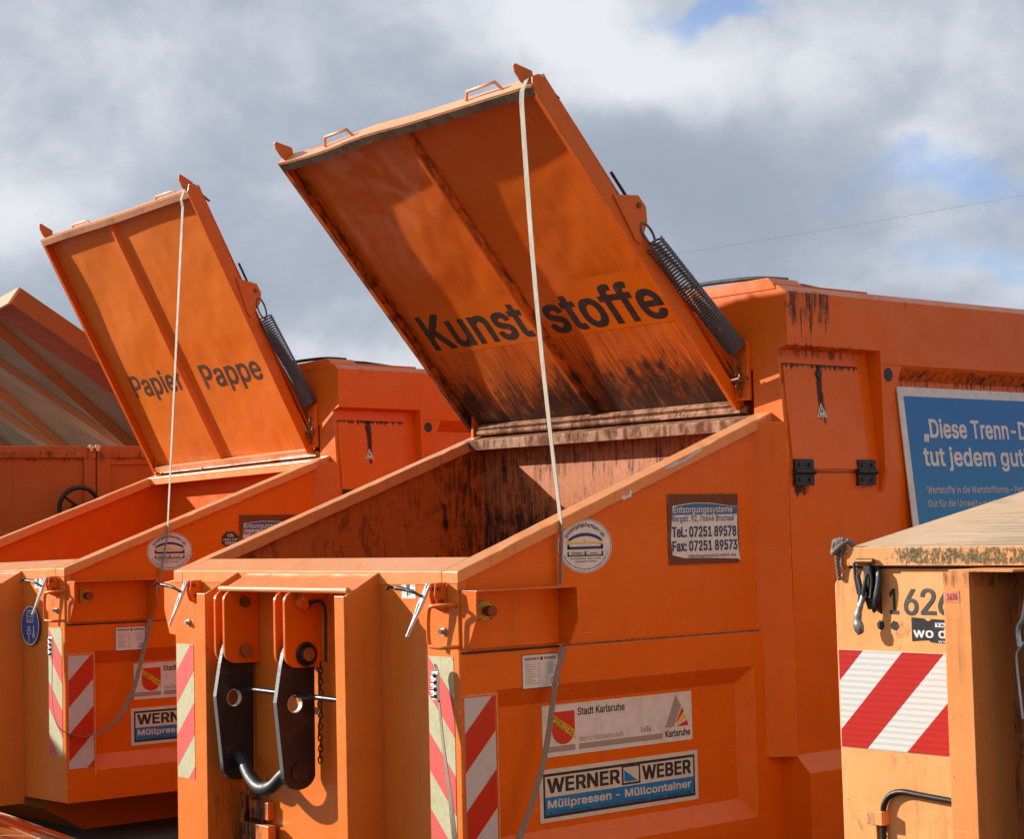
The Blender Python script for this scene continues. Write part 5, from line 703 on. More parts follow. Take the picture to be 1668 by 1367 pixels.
def chain_links(mb, p0, p1, link=.032, r=.0035, wob=.0, rnd=random.Random(3)):
    p0, p1 = Vector(p0), Vector(p1); L = (p1-p0).length; n = max(1, round(L/(link*.78))); d = (p1-p0)/L
    for i in range(n):
        c = p0 + d*(L*(i+.5)/n) + Vector((rnd.uniform(-wob, wob), rnd.uniform(-wob, wob), 0)); a = d.orthogonal().normalized(); b = d.cross(a); a = a if i % 2 else b
        h = link/2; w = link*.28; pts = []
        for k in range(12): t = 2*math.pi*k/12; pts.append(c + d*(math.sin(t)*h) + a*(math.cos(t)*w))
        mb.tube(pts, r, 5, closed=True)

def press_container(label, loc, rot, dirty):
    root = empty('press_container', label, 'container', loc, rot, 'open press containers in a row')
    inn = M['inside_dirty'] if dirty else M['inside_clean']; S = M['orange_side']
    # ---- hopper shell
    w = MB(); w.prism([(-2.296, -1.36), (-.004, -1.36), (-.004, -.02), (-2.296, -.02)], 'y', .003, .045); front = up(w).build('front_wall', M['orange_front'], root, .004)
    w = MB(); w.prism([(.045, -1.36), (1.96, -1.36), (1.96, SL*1.90-.03), (1.90, SL*1.90-.03), (.045, -.02)], 'x', -2.296, -2.25); up(w).build('left_wall', M['inside_dirty'] if dirty else inn, root)
    w = MB(); w.prism([(.006, -.33), (1.78, -.33), (1.78, SL*1.78-.03), (.006, -.035)], 'x', -.055, -.018); side = up(w).build('side_wall', S, root)
    w = MB(); w.prism([(.05, -.9), (1.96, -.9), (1.96, SL*1.9-.05), (.05, -.03)], 'x', -.062, -.0551); up(w).build('inner_side_wall', inn, root)
    w = MB(); w.box(-2.25, -.062, 1.955, 1.975, -.9, .66); up(w).build('inner_back_wall', M['inside_back'] if dirty else M['inside_clean'], root)
    w = MB(); w.box(-2.25, -.062, .045, 1.955, -.92, -.9); up(w).build('hopper_floor', inn, root)
    w = MB(); w.hexa([(-.055, 1.78, -.92), (-.018, 1.78, -.92), (.104, 1.898, -.92), (-.055, 1.898, -.92), (-.055, 1.78, .64), (-.018, 1.78, .64), (.100, 1.898, .64), (-.055, 1.898, .64)]); up(w).build('corner_flare', S, root, .003)
    # ---- rim
    t_ = math.atan(SL)
    def rail(x0, x1, hh, name, mat):
        r = MB(); rn = random.Random(int(abs(x0)*100)+(7 if dirty else 3)); n = 34; vs = []
        for i in range(n+1):
            y = 1.93*i/n; z = SL*y; j1, j2, j3, j4 = [rn.uniform(-.0016, .0016) for _ in range(4)]; d_ = -.005*max(0, rn.random()-.82)/.18
            if i in (0, n): j1 = j2 = j3 = j4 = d_ = 0
            vs += [(x0+j1, y, z-hh+j2), (x1+j3, y, z-hh+j2), (x1+j3*.5, y, z+j4*.6+d_), (x0+j1*.5, y, z+j1*.6)]
        r.add(vs, [(3, 2, 1, 0), (4*n, 4*n+1, 4*n+2, 4*n+3)] + [(4*i+k, 4*i+(k+1) % 4, 4*i+4+(k+1) % 4, 4*i+4+k) for i in range(n) for k in range(4)]); return up(r).build(name, mat, root, .005, 3)
    rr0 = rail(-.105, .004, .052, 'rim_rail', M['rim'])
    if dirty:
        q = MB(); q.v = []; pts = [(1.16, -.010), (1.24, -.004), (1.30, -.012), (1.36, -.003), (1.44, -.002), (1.40, -.014), (1.30, -.022), (1.22, -.020)]; Pz = Plane((.0052, 0, 0), (0, 1, SL), (0, -SL, 1)); Pz.poly(q, [(y*1.0639, z) for y, z in pts], 0, .001); up(q).build('bare_scrape', M['steel'], rr0)
        q = MB(); Pz.poly(q, [(.955, -.045), (.972, -.030), (.985, -.040), (1.01, -.038), (1.02, -.020), (1.026, -.038), (1.012, -.055), (.99, -.050), (.975, -.054)], 0, .0012); up(q).build('white_splash', M['white'], rr0)
    rail(-2.304, -2.215, .062, 'rim_rail', M['rim'])
    r = MB(); r.hexa([(-2.215, 0, -.058), (-.105, 0, -.058), (-.105, .15, -.01), (-2.215, .15, -.01), (-2.215, 0, 0), (-.105, 0, 0), (-.105, .15, SL*.15), (-2.215, .15, SL*.15)]); up(r).build('rim_beam', M['rim'], root, .004, 3)
    r = MB(); r.prism([(-.03, -.018), (-.04, -.075), (.0035, -.075), (.0035, -.018)], 'y', -.0005, .004); 
    # rear cross member below the hinge
    r = MB(); r.hexa([(-2.19, 1.83, .612), (-.11, 1.83, .606), (-.11, 1.945, .640), (-2.19, 1.945, .640), (-2.255, 1.83, .668), (-.11, 1.83, .664), (-.11, 1.945, .690), (-2.255, 1.945, .690)]); hb = up(r).build('hinge_beam', M['rim_rust'] if dirty else M['rim'], root, .004)
    r = MB(); r.cyl((-2.24, 1.925, .715), (-1.62, 1.925, .712), .016, 12); r.cyl((-1.60, 1.925, .712), (-.62, 1.925, .712), .015, 12); r.cyl((-.60, 1.925, .712), (-.17, 1.925, .712), .019, 12); up(r).build('hinge_tube', M['rim_rust'] if dirty else M['steel'], hb)
    r = MB(); r.add([(-.75, 1.90, .70), (-.20, 1.90, .70), (-.22, 1.935, .752), (-.36, 1.94, .762), (-.52, 1.935, .745), (-.66, 1.93, .742), (-.72, 1.92, .72)], [(0, 1, 2, 3, 4, 5, 6)]); r.v += [(x, y+.01, z) for x, y, z in r.v]; r.f.append(list(range(7, 14))); r.sm.append(False); r.mi.append(0); up(r).build('hinge_flap', M['rim_rust'] if dirty else M['pink'], hb)
    # ---- front posts and bay
    for x0, x1, sgn in ((-1.76, -1.685, -1), (-.615, -.544, 1)):
        q = MB(); xa = x0 if sgn < 0 else x1-.012; fx = (x1-.012, x1) if sgn < 0 else (x1-.012, x1)
        q.prism([(.003, -.004), (-.172, -.098), (-.172, -1.40), (.003, -1.40)], 'x', fx[0], fx[1]); q.box(x0, x1, -.184, -.172, -1.40, -.100); up(q).build('front_post', M['orange_front'], root, .002)
    q = MB(); q.hexa([(-1.685, .002, -.07), (-.556, .002, -.07), (-.556, .004, -.07), (-1.685, .004, -.07), (-1.685, -.001, -.015), (-.556, -.001, -.015), (-.556, .004, -.012), (-1.685, .004, -.012)]); 
    q = MB(); q.hexa([(-1.60, -.140, -.088), (-.557, -.140, -.088), (-.557, .002, -.040), (-1.60, .002, -.040), (-1.60, -.144, -.082), (-.557, -.144, -.082), (-.557, .002, -.012), (-1.60, .002, -.012)]); up(q).build('bay_cover', M['orange_front'], root, .002)
    q = MB(); q.cyl((-1.60, -.150, -.078), (-.560, -.150, -.078), .014, 12); up(q).build('cross_bar', M['rim'], root)
    q = MB(); q.cyl((-1.66, -.10, -.535), (-.56, -.10, -.552), .013, 6); up(q).build('latch_rod', M['black_worn'], root)
    # lower door hardware in the bay
    q = MB(); q.box(-1.66, -1.58, -.02, .002, -1.42, -1.05); q.box(-1.56, -1.40, -.035, .002, -1.14, -1.06); q.box(-1.62, -1.36, -.06, -.02, -1.28, -1.16); q.cyl((-1.60, -.045, -1.30), (-1.60, -.045, -1.02), .016, 10); up(q).build('door_hinge', M['orange_front'], root, .003)
    # ---- hook gear
    for xk, half in ((-1.512, 0), (-1.0, 0)):
        br = MB(); rc = .045
        for xo in (xk, xk-.078):
            poly = [(.002, -.088), (-.184+rc, -.088)] + [(-.184+rc + rc*math.cos(R_(a)), -.088-rc + rc*math.sin(R_(a))) for a in range(110, 181, 14)] + [(-.184, -.345)] + [(-.184+.06 + .06*math.cos(R_(a)), -.362 + .06*math.sin(R_(a))) for a in range(190, 271, 16)] + [(.002, -.424)]
            br.prism(poly, 'x', xo-.018, xo)
        br.box(xk-.078, xk-.018, -.02, .002, -.40, -.10); b_ = up(br).build('hook_bracket', M['orange_side'], root, .003)
        bo = MB(); bo.cyl((xk-.11, -.079, -.142), (xk+.022, -.079, -.142), .024, 20); up(bo).build('upper_bolt', M['rusty_steel'], b_, .002)
        bo = MB(); bo.cyl((xk-.115, -.077, -.365), (xk+.026, -.077, -.365), .030, 22); up(bo).build('lower_bolt', M['brass'], b_, .003)
        if xk > -1.2:
            bo = MB(); bo.tube([(xk+.006, -.077+.047*math.cos(a), -.365+.047*math.sin(a)) for a in [2*math.pi*k/24 for k in range(24)]], .008, 6, closed=True); bo.tube([(xk+.006, -.077+.034*math.cos(a), -.365+.034*math.sin(a)) for a in [2*math.pi*k/24 for k in range(24)]], .006, 6, closed=True); up(bo).build('washer', M['black_worn'], b_)
            bo = MB(); bo.cyl((xk, -.11, -.140), (xk+.045, -.11, -.140), .026, 14); bo.box(xk+.0, xk+.05, -.12, .0, -.122, -.092); up(bo).build('pin_tab', M['orange_side'], b_, .003)
            bo = MB(); bo.tube(smoothpath([(xk+.045, -.085, -.140), (xk+.075, -.055, -.132), (xk+.085, -.030, -.160), (xk+.085, -.028, -.25), (xk+.085, -.03, -.40)]), .0075, 8); up(bo).build('pin_wire', M['black_worn'], b_)
            ch = MB(); chain_links(ch, (xk+.06, -.04, -.40), (xk+.045, -.045, -.84), wob=.004); up(ch).build('chain', M['black_worn'], b_)
        # hanging arm
        xa = xk-.045
        prof = [(-.155, -.30), (-.185, -.42), (-.212, -.57), (-.182, -.865)] + [(-.10 + .085*math.cos(R_(a)), -.885 + .075*math.sin(R_(a))) for a in range(195, 346, 15)] + [(-.018, -.86), (-.012, -.32)]
        hole = [(-.118 + .040*math.cos(R_(a)), -.582 + .040*math.sin(R_(a))) for a in range(0, 360, 15)]
        arm = MB(); nP = 24
        # plate with a round hole: outer profile resampled to 24 points by angle from the hole centre
        def rayhit(ang):
            dx, dy = math.cos(ang), math.sin(ang); best = 1e9
            for i in range(len(prof)):
                (ax_, ay_), (bx, by) = prof[i-1], prof[i]; ex, ey = bx-ax_, by-ay_; den = dx*ey - dy*ex
                if abs(den) < 1e-9: continue
                t = ((ax_+.118)*ey - (ay_+.582)*ex)/den; s_ = ((ax_+.118)*dy - (ay_+.582)*dx)/den
                if t > 0 and -1e-6 <= s_ <= 1+1e-6: best = min(best, t)
            return best
        angs = sorted({round(math.atan2(py+.582, px+.118) % (2*math.pi), 5) for px, py in prof} | {round(2*math.pi*k/24, 5) for k in range(24)})
        outer = [(-.118 + rayhit(a)*math.cos(a), -.582 + rayhit(a)*math.sin(a)) for a in angs]; inner = [(-.118 + .040*math.cos(a), -.582 + .040*math.sin(a)) for a in angs]
        arm.ring(outer, inner, 'x', xa-.014, xa+.014); ar = up(arm).build('hook_arm', [M['black']], root)
        hl = MB(); hl.ring([(-.118 + .0402*math.cos(R_(a)), -.582 + .0402*math.sin(R_(a))) for a in range(0, 360, 15)], [(-.118 + .037*math.cos(R_(a)), -.582 + .037*math.sin(R_(a))) for a in range(0, 360, 15)], 'x', xa-.0135, xa+.0135); up(hl).build('bushing', M['white_old'], ar)
        eg = MB(); pf = [(-.157, -.30), (-.187, -.42), (-.2145, -.57), (-.1845, -.865), (-.176, -.915), (-.160, -.94)]
        for i in range(len(pf)-1): (y0, z0), (y1, z1) = pf[i], pf[i+1]; eg.hexa([(xa-.0135, y0, z0), (xa+.0135, y0, z0), (xa+.0135, y0+.003, z0), (xa-.0135, y0+.003, z0), (xa-.0135, y1, z1), (xa+.0135, y1, z1), (xa+.0135, y1+.003, z1), (xa-.0135, y1+.003, z1)])
        up(eg).build('plate_edge', M['edge_grey'], ar)
        cp = MB(); cp.cyl((xa+.010, -.10, -.885), (xa+.022, -.10, -.885), .045, 22); up(cp).build('boss', M['black'], ar, .003)
    q = MB(); q.tube(smoothpath([(-1.57, -.10, -.84), (-1.50, -.105, -.865), (-1.40, -.125, -.935), (-1.30, -.135, -.972), (-1.20, -.135, -.955), (-1.12, -.12, -.895), (-1.04, -.10, -.86)], 7), .030, 16); up(q).build('hook_bail', M['bail'], root)
    # ---- latches, handle, bolts
    q = MB(); q.prism([(-2.290, -.045), (-2.412, -.060), (-2.412, -.200), (-2.362, -.315), (-2.290, -.322)], 'y', .006, .016); up(q).build('side_bracket', M['orange_front'], root, .002)
    make_latch(root, -2.06, 0.0, -.09); make_latch(root, -.10, 0.0, -.09)
    q = MB(); q.tube(smoothpath([(-.012, .004, -.136), (-.015, -.045, -.136), (-.07, -.065, -.138), (-.105, -.07, -.16), (-.108, -.07, -.285), (-.075, -.068, -.304), (-.02, -.05, -.306), (-.012, .004, -.306)], 6), .0085, 10); up(q).build('grab_handle', M['orange_side'], root)
    for x, z in ((-.10, -.245), (-2.16, -.255)):
        q = MB(); q.cyl((x, .004, z), (x, -.022, z), .011, 6); q.cyl((x, .004, z), (x, -.006, z), .017, 14); up(q).build('bolt', M['steel'], root)
    fp = front_plane(.003, 0, 0)
    q = MB(); fp.rect(q, -.385, -.114, -.288, -.016, 0, .0015); s_ = q.build('white_sticker', M['white'], root); q = MB(); fp.poly(q, [(-.352, -.06), (-.34, -.045), (-.332, -.055), (-.322, -.04), (-.330, -.075), (-.325, -.10), (-.335, -.085), (-.345, -.11)], .0016, .002)
    for k in range(16): a = 2*math.pi*k/16; fp.rect(q, -.3365+.036*math.cos(a)-.002, -.062+.036*math.sin(a)-.002, -.3365+.036*math.cos(a)+.002, -.062+.036*math.sin(a)+.002, .0016, .002)
    q.build('pictogram', M['decal'], s_)
    stripes(root, fp, -.212, -1.09, -.042, -.348, .312, .17, -1, M['cream_tape'], M['pink_tape'])
    stripes(root, fp, -2.285, -1.02, -2.118, -.362, .312, .137, 1, M['cream_tape'], M['pink_tape'])
    if not dirty:
        q = MB(); fq = front_plane(-.002, -.287, -.315) if False else front_plane(-.01, -.415, -.335); fq.poly(q, arc(0, 0, .118, 0, 360, 36)[:-1], 0, .004); s_ = q.build('round_plug_sign', M['blue_sign'], root)
        q = MB(); rg = [(arc(0, 0, .118, 0, 360, 36)[:-1], arc(0, 0, .110, 0, 360, 36)[:-1])]
        for a_, b_ in rg: q.add([fq(*p_, .005) for p_ in a_]+[fq(*p_, .005) for p_ in b_], [(i, (i+1) % 36, 36+(i+1) % 36, 36+i) for i in range(36)])
        def rr(u0, v0, u1, v1, t=.005): fq.rect(q, u0, v0, u1, v0+t, .004, .006); fq.rect(q, u0, v1-t, u1, v1, .004, .006); fq.rect(q, u0, v0, u0+t, v1, .004, .006); fq.rect(q, u1-t, v0, u1, v1, .004, .006)
        rr(-.042, .018, .042, .092); a_, b_ = arc(0, .055, .028, 0, 360, 20)[:-1], arc(0, .055, .023, 0, 360, 20)[:-1]; q.add([fq(*p_, .006) for p_ in a_]+[fq(*p_, .006) for p_ in b_], [(i, (i+1) % 20, 20+(i+1) % 20, 20+i) for i in range(20)])
        fq.rect(q, -.012, .050, -.006, .058, .004, .006); fq.rect(q, .006, .050, .012, .058, .004, .006)
        rr(-.038, -.052, .006, -.026); fq.rect(q, -.030, -.026, -.024, -.004, .004, .006); fq.rect(q, -.008, -.026, -.002, -.004, .004, .006); fq.rect(q, -.019, -.098, -.013, -.052, .004, .006); fq.rect(q, .042, -.055, .050, .0, .004, .006); fq.poly(q, [(.028, -.05), (.046, -.078), (.064, -.05), (.046, -.060)], .004, .006); q.build('pictogram', M['white'], s_)
    # ---- control hood on the side
    q = MB(); hd = [(-.018, -.078), (.102, -.078), (.100, -.195), (.040, -.322), (-.018, -.322)]
    q.prism(hd, 'y', .012, .020); q.prism([(x*1.0, z) for x, z in [(-.018, -.078), (.112, -.078), (.116, -.21), (.055, -.322), (-.018, -.322)]], 'y', .545, .553); q.box(-.018, .106, .012, .553, -.084, -.078); q.box(-.018, -.008, .02, .545, -.318, -.084)
    hood = up(q).build('control_hood', S, root, .002)
    q = MB(); q.box(-.02, .004, .014, .54, -.3345, -.3285); up(q).build('hood_gap_strip', M['rubber'], hood)  # black strip stands in for the dark gap under the hood
    q = MB(); q.box(-.008, .004, .100, .172, -.205, -.125); up(q).build('switch_plate', M['yellow_plate'], hood, .001)
    q = MB(); q.cyl((.004, .137, -.166), (.026, .137, -.166), .017, 16); q.cyl((.026, .137, -.166), (.052, .137, -.166), .023, 18, .024); up(q).build('stop_button', M['knob'], hood)
    q = MB()
    for y, z in ((.107, -.132), (.165, -.132), (.107, -.198), (.165, -.198)): q.cyl((.003, y, z), (.006, y, z), .004, 8)
    up(q).build('plate_screw', M['black'], hood)
    # ---- lower box with recessed field
    q = MB(); zb = -1.36
    out = [(0.006, zb), (1.915, zb), (1.915, -.338), (0.006, -.338)]; o2 = [(.188, -1.184), (1.726, -1.184), (1.726, -.490), (.188, -.490)]; i2 = [(.200, -1.100), (1.655, -1.100), (1.655, -.570), (.200, -.570)]
    def ringface(a, xa, b, xb):
        n = len(a); q.add([(xa, y, z) for y, z in a]+[(xb, y, z) for y, z in b], [(i, (i+1) % n, n+(i+1) % n, n+i) for i in range(n)])
    ringface(out, 0.0, o2, 0.0); ringface(o2, 0.0, i2, -.055); q.add([(-.055, y, z) for y, z in i2], [(0, 1, 2, 3)])
    q.add([(-.018, .006, -.33), (-.018, 1.915, -.33), (0, 1.915, -.338), (0, .006, -.338)], [(0, 1, 2, 3)]); q.add([(0, 1.915, zb), (0, 1.915, -.338), (-.10, 1.915, -.338), (-.10, 1.915, zb)], [(0, 1, 2, 3)]); q.add([(0, .006, zb), (0, 1.915, zb), (-.40, 1.915, zb), (-.40, .006, zb)], [(0, 1, 2, 3)]); q.add([(-.004, .004, zb), (-.004, .004, -.33), (0, .006, -.338), (0, .006, zb)], [(0, 1, 2, 3)])
    box = up(q).build('side_box', S, root, .006, 3)
    q = MB(); q.box(-.018, -.006, .57, 1.90, -.3335, -.3275); up(q).build('ledge_gap_strip', M['brown_plate'], box)  # brown strip stands in for the dark gap above the ledge
    q = MB(); q.box(-.003, .004, .183, .190, -1.21, -.50); q.box(-.003, .004, .006, .183, -.508, -.500); up(q).build('trim_edge', M['rim'], box)
    stripes(root, side_plane(.001, 0, 0), .018, -1.165, .178, -.512, .312, .145, 1, M['grey_tape'], M['red_tape'], label='grey and red warning tape on the long side')
    if dirty: city_sign(root, -.054, .475, 1.365, -.800, -.583)
    else: city_sign(root, -.054, .475, 1.365, -.800, -.583)
    maker_sign(root, -.054, .460, 1.385, -1.058, -.862)
    small_plate(root, .0005, .326, .528, -.500, -.357)
    phone_sign(root, -.0175); sticker_round(root, -.0175, .712, .086, .156)
    if not dirty:
        p = side_plane(-.0175, 1.145, .150); q = MB(); pts = [((.060+.008*(k % 2))*math.cos(2*math.pi*k/16), (.05+.007*(k % 2))*math.sin(2*math.pi*k/16)) for k in range(16)]; p.poly(q, pts, 0, .0016); s_ = q.build('small_sticker', M['decal'], root)
        q = MB(); text(q, p, 'EIN', -.02, .02, .018, .036, .02); text(q, p, 'HERZ FÜR', -.05, .05, -.006, .012, .02); text(q, p, 'KINDER', -.04, .04, -.030, -.012, .02); q.build('lettering', M['white'], s_)
    # ---- body of the container
    BM = M['orange_body'] if dirty else M['orange_body_clean']
    prof = [(.17, -1.36), (.17, -.99), (.090, -.912), (.104, -.144), (.100, .40), (.062, .862), (.118, .935), (.118, 1.252), (.072, 1.286)]
    left = [(-2.20-x, z) for x, z in prof[::-1]]
    profn = prof[:5] + [(.062, .862), (.052, .985), (.118, 1.0)] + prof[7:]
    q = MB(); q.prism(profn + left, 'y', 2.03, 2.565); body = up(q).build('body', BM, root)
    q = MB(); q.prism(prof + left, 'y', 2.565, 5.7); up(q).build('body_side', BM, body)
    q = MB(); q.prism([(-.105, -1.36)] + profn + left + [(-2.256, -1.36), (-2.256, .90), (-.105, .90)], 'y', 1.90, 2.03); up(q).build('body_front', BM, body)
    q = MB(); q.prism([(.045, 1.30), (.015, 1.328), (-2.25, 1.328), (-2.28, 1.29), (-2.28, 1.27), (.06, 1.27)], 'y', 1.896, 2.10); q.box(-2.3, .02, 2.10, 2.62, 1.287, 1.306); up(q).build('roof_hump', S, body, .004)
    q = MB(); q.hexa([(.012, 1.90, 1.29), (.06, 1.90, 1.29), (.085, 2.10, 1.29), (.0, 2.10, 1.29), (-.01, 1.90, 1.325), (.02, 1.90, 1.325), (.06, 2.09, 1.31), (.0, 2.10, 1.31)]); 
    q = MB(); q.cyl((-.25, 2.28, 1.305), (-.25, 2.28, 1.325), .05, 14); q.tube([(-.15, 2.0, 1.335), (-.12, 2.3, 1.33), (-.12, 2.55, 1.312)], .012, 8); up(q).build('roof_bolt', M['black_worn'], body)
    q = MB(); q.tube(smoothpath([(-1.25, 2.0, 1.30), (-1.0, 1.98, 1.342), (-.6, 1.98, 1.362), (-.2, 2.0, 1.355), (.0, 2.05, 1.33)], 6), .011, 8); up(q).build('roof_hose', M['rubber'], body)
    # niche with door, hinges, fin, gusset
    q = MB(); q.hexa([(.058, 1.905, .862), (.125, 1.905, 1.02), (.125, 2.57, 1.02), (.058, 2.57, .862), (.058, 1.905, .93), (.1185, 1.905, 1.03), (.1185, 2.57, 1.03), (.058, 2.57, .93)])
    q = MB(); q.hexa([(.098, 1.925, .415), (.114, 1.925, .415), (.114, 2.47, .415), (.098, 2.47, .415), (.052, 1.925, .925), (.066, 1.925, .915), (.066, 2.47, .915), (.052, 2.47, .925)]); dr = up(q).build('service_door', M['door_paint'], body, .003)
    q = MB(); q.hexa([(.1012, 1.905, .385), (.1022, 1.905, .385), (.1022, 2.56, .385), (.1012, 2.56, .385), (.10, 1.905, .397), (.108, 1.905, .397), (.108, 2.56, .397), (.10, 2.56, .397)]); 
    q = MB(); q.box(.10, .1065, 1.93, 2.47, .4005, .4035); up(q).build('hinge_rod', M['black'], dr)
    for y in (1.925, 2.38):
        q = MB(); q.box(.104, .122, y, y+.13, .408, .462); q.box(.104, .122, y, y+.13, .338, .397); q.cyl((.122, y-.004, .402), (.122, y+.134, .402), .013, 10)
        for yy in (.03, .10):
            for zz in (.436, .366): q.cyl((.12, y+yy, zz), (.128, y+yy, zz), .009, 8)
        up(q).build('door_hinge', M['black'], dr, .001)
    q = MB(); q.cyl((.05, 2.165, .875), (.080, 2.165, .875), .020, 14); up(q).build('door_lock', M['black'], dr)
    p = Plane((.0860, 2.16, .665+H), (0, 1, 0), (-.096, 0, 1)); q = MB(); p.poly(q, [(-.036, 0), (.036, 0), (0, .068)], .006, .008); s_ = q.build('warning_triangle', M['white'], dr); q = MB(); p.poly(q, [(-.028, .005), (.028, .005), (0, .056)], .008, .009); q.build('triangle_border', M['decal'], s_); q = MB(); p.poly(q, [(-.022, .008), (.022, .008), (0, .048)], .009, .010); q.build('triangle_field', M['white'], s_)
    q = MB(); p.poly(q, [(-.005, .035), (.004, .037), (.001, .026), (.006, .026), (-.002, .010), (.0, .021), (-.006, .021)], .010, .011); q.build('lightning_bolt', M['decal'], s_)
    q = MB(); q.prism([(.055, .995), (.138, 1.0), (.145, .42), (.112, .31), (.095, .31)], 'y', 2.555, 2.575); up(q).build('door_side_fin', BM, body, .002)
    q = MB(); q.prism([(2.585, .930), (2.745, .930), (2.60, .64), (2.585, .64)], 'x', .108, .117); gs = up(q).build('gusset', S, body, .0015)
    q = MB(); q.cyl((.1165, 2.635, .885), (.1185, 2.635, .885), .034, 20); up(q).build('gusset_hole_disc', M['black'], gs)  # black disc stands in for the dark of an open hole
    # poster on the long side
    if dirty:
        px = .058; sl_ = -.105; p = Plane((px+.006, 2.752, .832+H), (0, 1, 0), (sl_, 0, 1)); Wd, Hd = 2.6, 1.18
        q = MB(); p.rect(q, 0, -Hd, Wd, 0, .004, .010); po = q.build('poster', M['white'], body)
        q = MB(); p.rect(q, .045, -Hd+.05, Wd-.045, -.047, .010, .0112); q.build('blue_field', M['poster'], po)
        def fit(u0, full, part, wpart): a_ = lambda w: sum(GLYPH[ord(ch)][0] for ch in w); return u0 + wpart*a_(full)/a_(part)
        q = MB(); l1 = '„Diese Trenn-Disziplin'; text(q, p, l1, .168, fit(.168, l1, '„Diese Trenn-', .80), -.256, -.162, .035, w=.013, capref=CAP); text(q, p, 'tut jedem gut!“', .145, fit(.145, 'tut jedem gut!“', 'tut jedem gut!', .885), -.400, -.306, .035, w=.013, capref=CAP); q.build('lettering', M['white'], po)
        q = MB(); l3 = 'Wertstoffe in die Wertstofftonne – Papier in die Papiertonne.'; text(q, p, l3, .140, fit(.14, l3, 'Wertstoffe in die Wertstofftonne', .685), -.541, -.505, .0, w=.013, capref=CAP); l4 = 'Gut für die Umwelt – gut für Karlsruhe.'; text(q, p, l4, .135, fit(.135, l4, 'Gut für die Umwelt', .405), -.610, -.575, .0, w=.013, capref=CAP); q.build('small_lettering', M['grey_tape'], po)
    # runners and belly
    q = MB(); q.prism([(.30, -1.36), (.16, -1.45), (.45, -1.62), (5.6, -1.62), (5.6, -1.36)], 'x', -1.95, -.62); up(q).build('undercarriage', M['orange_side'], root)
    # ---- lid and its spring
    if dirty: lid = make_lid(root, True, 180-48.16, (1.933, .72), ('Kunst', 'stoffe'))
    else: lid = make_lid(root, False, 117.97, (1.913, .715), ('Papier', 'Pappe'))
    a_ = R_(180-48.16 if dirty else 117.97); hy, hz = (1.933, .72) if dirty else (1.913, .715)
    def L2(y, z): return (hy + y*math.cos(a_) - z*math.sin(a_), hz + y*math.sin(a_) + z*math.cos(a_))
    q = MB(); q.prism([(1.27, -.020), (1.175, -.145), (1.108, -.148), (1.05, -.105), (1.00, .0), (1.03, .012)], 'x', -.200, -.190); q.build('spring_bracket', S, lid, .0015)
    q = MB(); q.cyl((-.205, 1.14, -.112), (-.180, 1.14, -.112), .012, 12); q.build('bracket_pin', M['rusty_steel'], lid)
    q = MB(); q.cyl((-.215, 1.195, -.100), (-.215, 1.345, -.100), .0075, 8); q.build('lid_rod', M['black'], lid)
    ty, tz = L2(1.065, -.135); top = (-.185, ty+.0, tz-.035)
    if dirty: make_spring(root, (-.180, 1.335, 1.475), (-.165, 1.852, 1.010), (-.19, 1.275, 1.558))
    else: make_spring(root, (-.180, 1.540, 1.600), (-.165, 1.862, 1.050), (-.19, 1.500, 1.72))
    q = MB(); q.box(-.20, -.115, 1.875, 1.898, .755, 1.04); pb = up(q).build('spring_anchor', S, root, .002)
    q = MB(); chain_links(q, (-.165, 1.862, .945), (-.16, 1.866, .78), .045, .006, .006); q.tube(smoothpath([(-.16, 1.866, .86), (-.22, 1.86, .85), (-.13, 1.85, .845), (-.10, 1.86, .86)]), .009, 6); up(q).build('anchor_chain', M['rusty_steel'], pb)
    p = front_plane(1.899, -.40, .83); q = MB(); text(q, p, 'e', 0, .15, 0, .13, .055, w=.002); q.build('lettering', M['decal'], root)
    return root

B = press_container('orange press container with the lid marked Kunststoffe held open above its dirty hopper', (0, 0, 0), (0, 0, 0), True)
qr = (R_(-.407), R_(-1.091), R_(.810)); Mr = Euler(qr, 'XYZ').to_matrix(); lA = Vector((-4.077, .275, .004)) + Vector((0, 0, H)) - Mr @ Vector((0, 0, H))
A = press_container('orange press container with the lid marked Papier Pappe strapped open, left of the Kunststoffe one', lA, qr, False)

# ------------------------------------------------------------------ tension straps
def strap(name, label, pts, wds, w, rootm, tail, tw, Mx, off, top_loop):
    root = empty(name, label, 'strap', Mx @ Vector((0, 0, 0)) + off, None, 'straps holding the lids open'); inv = Vector(root.location)
    def tr(p): return Mx @ (Vector(p) + Vector((0, 0, H))) + off - inv
    q = MB(); q.ribbon([tr(p) for p in pts], [Mx @ Vector(x) for x in wds], w, .003); q.build('webbing', M['strap'], root)
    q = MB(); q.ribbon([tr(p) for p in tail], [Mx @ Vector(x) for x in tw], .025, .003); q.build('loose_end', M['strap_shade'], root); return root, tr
def lerp(a, b, n): a, b = Vector(a), Vector(b); return [a + (b-a)*i/n for i in range(n+1)]
I3 = Matrix.Identity(3)
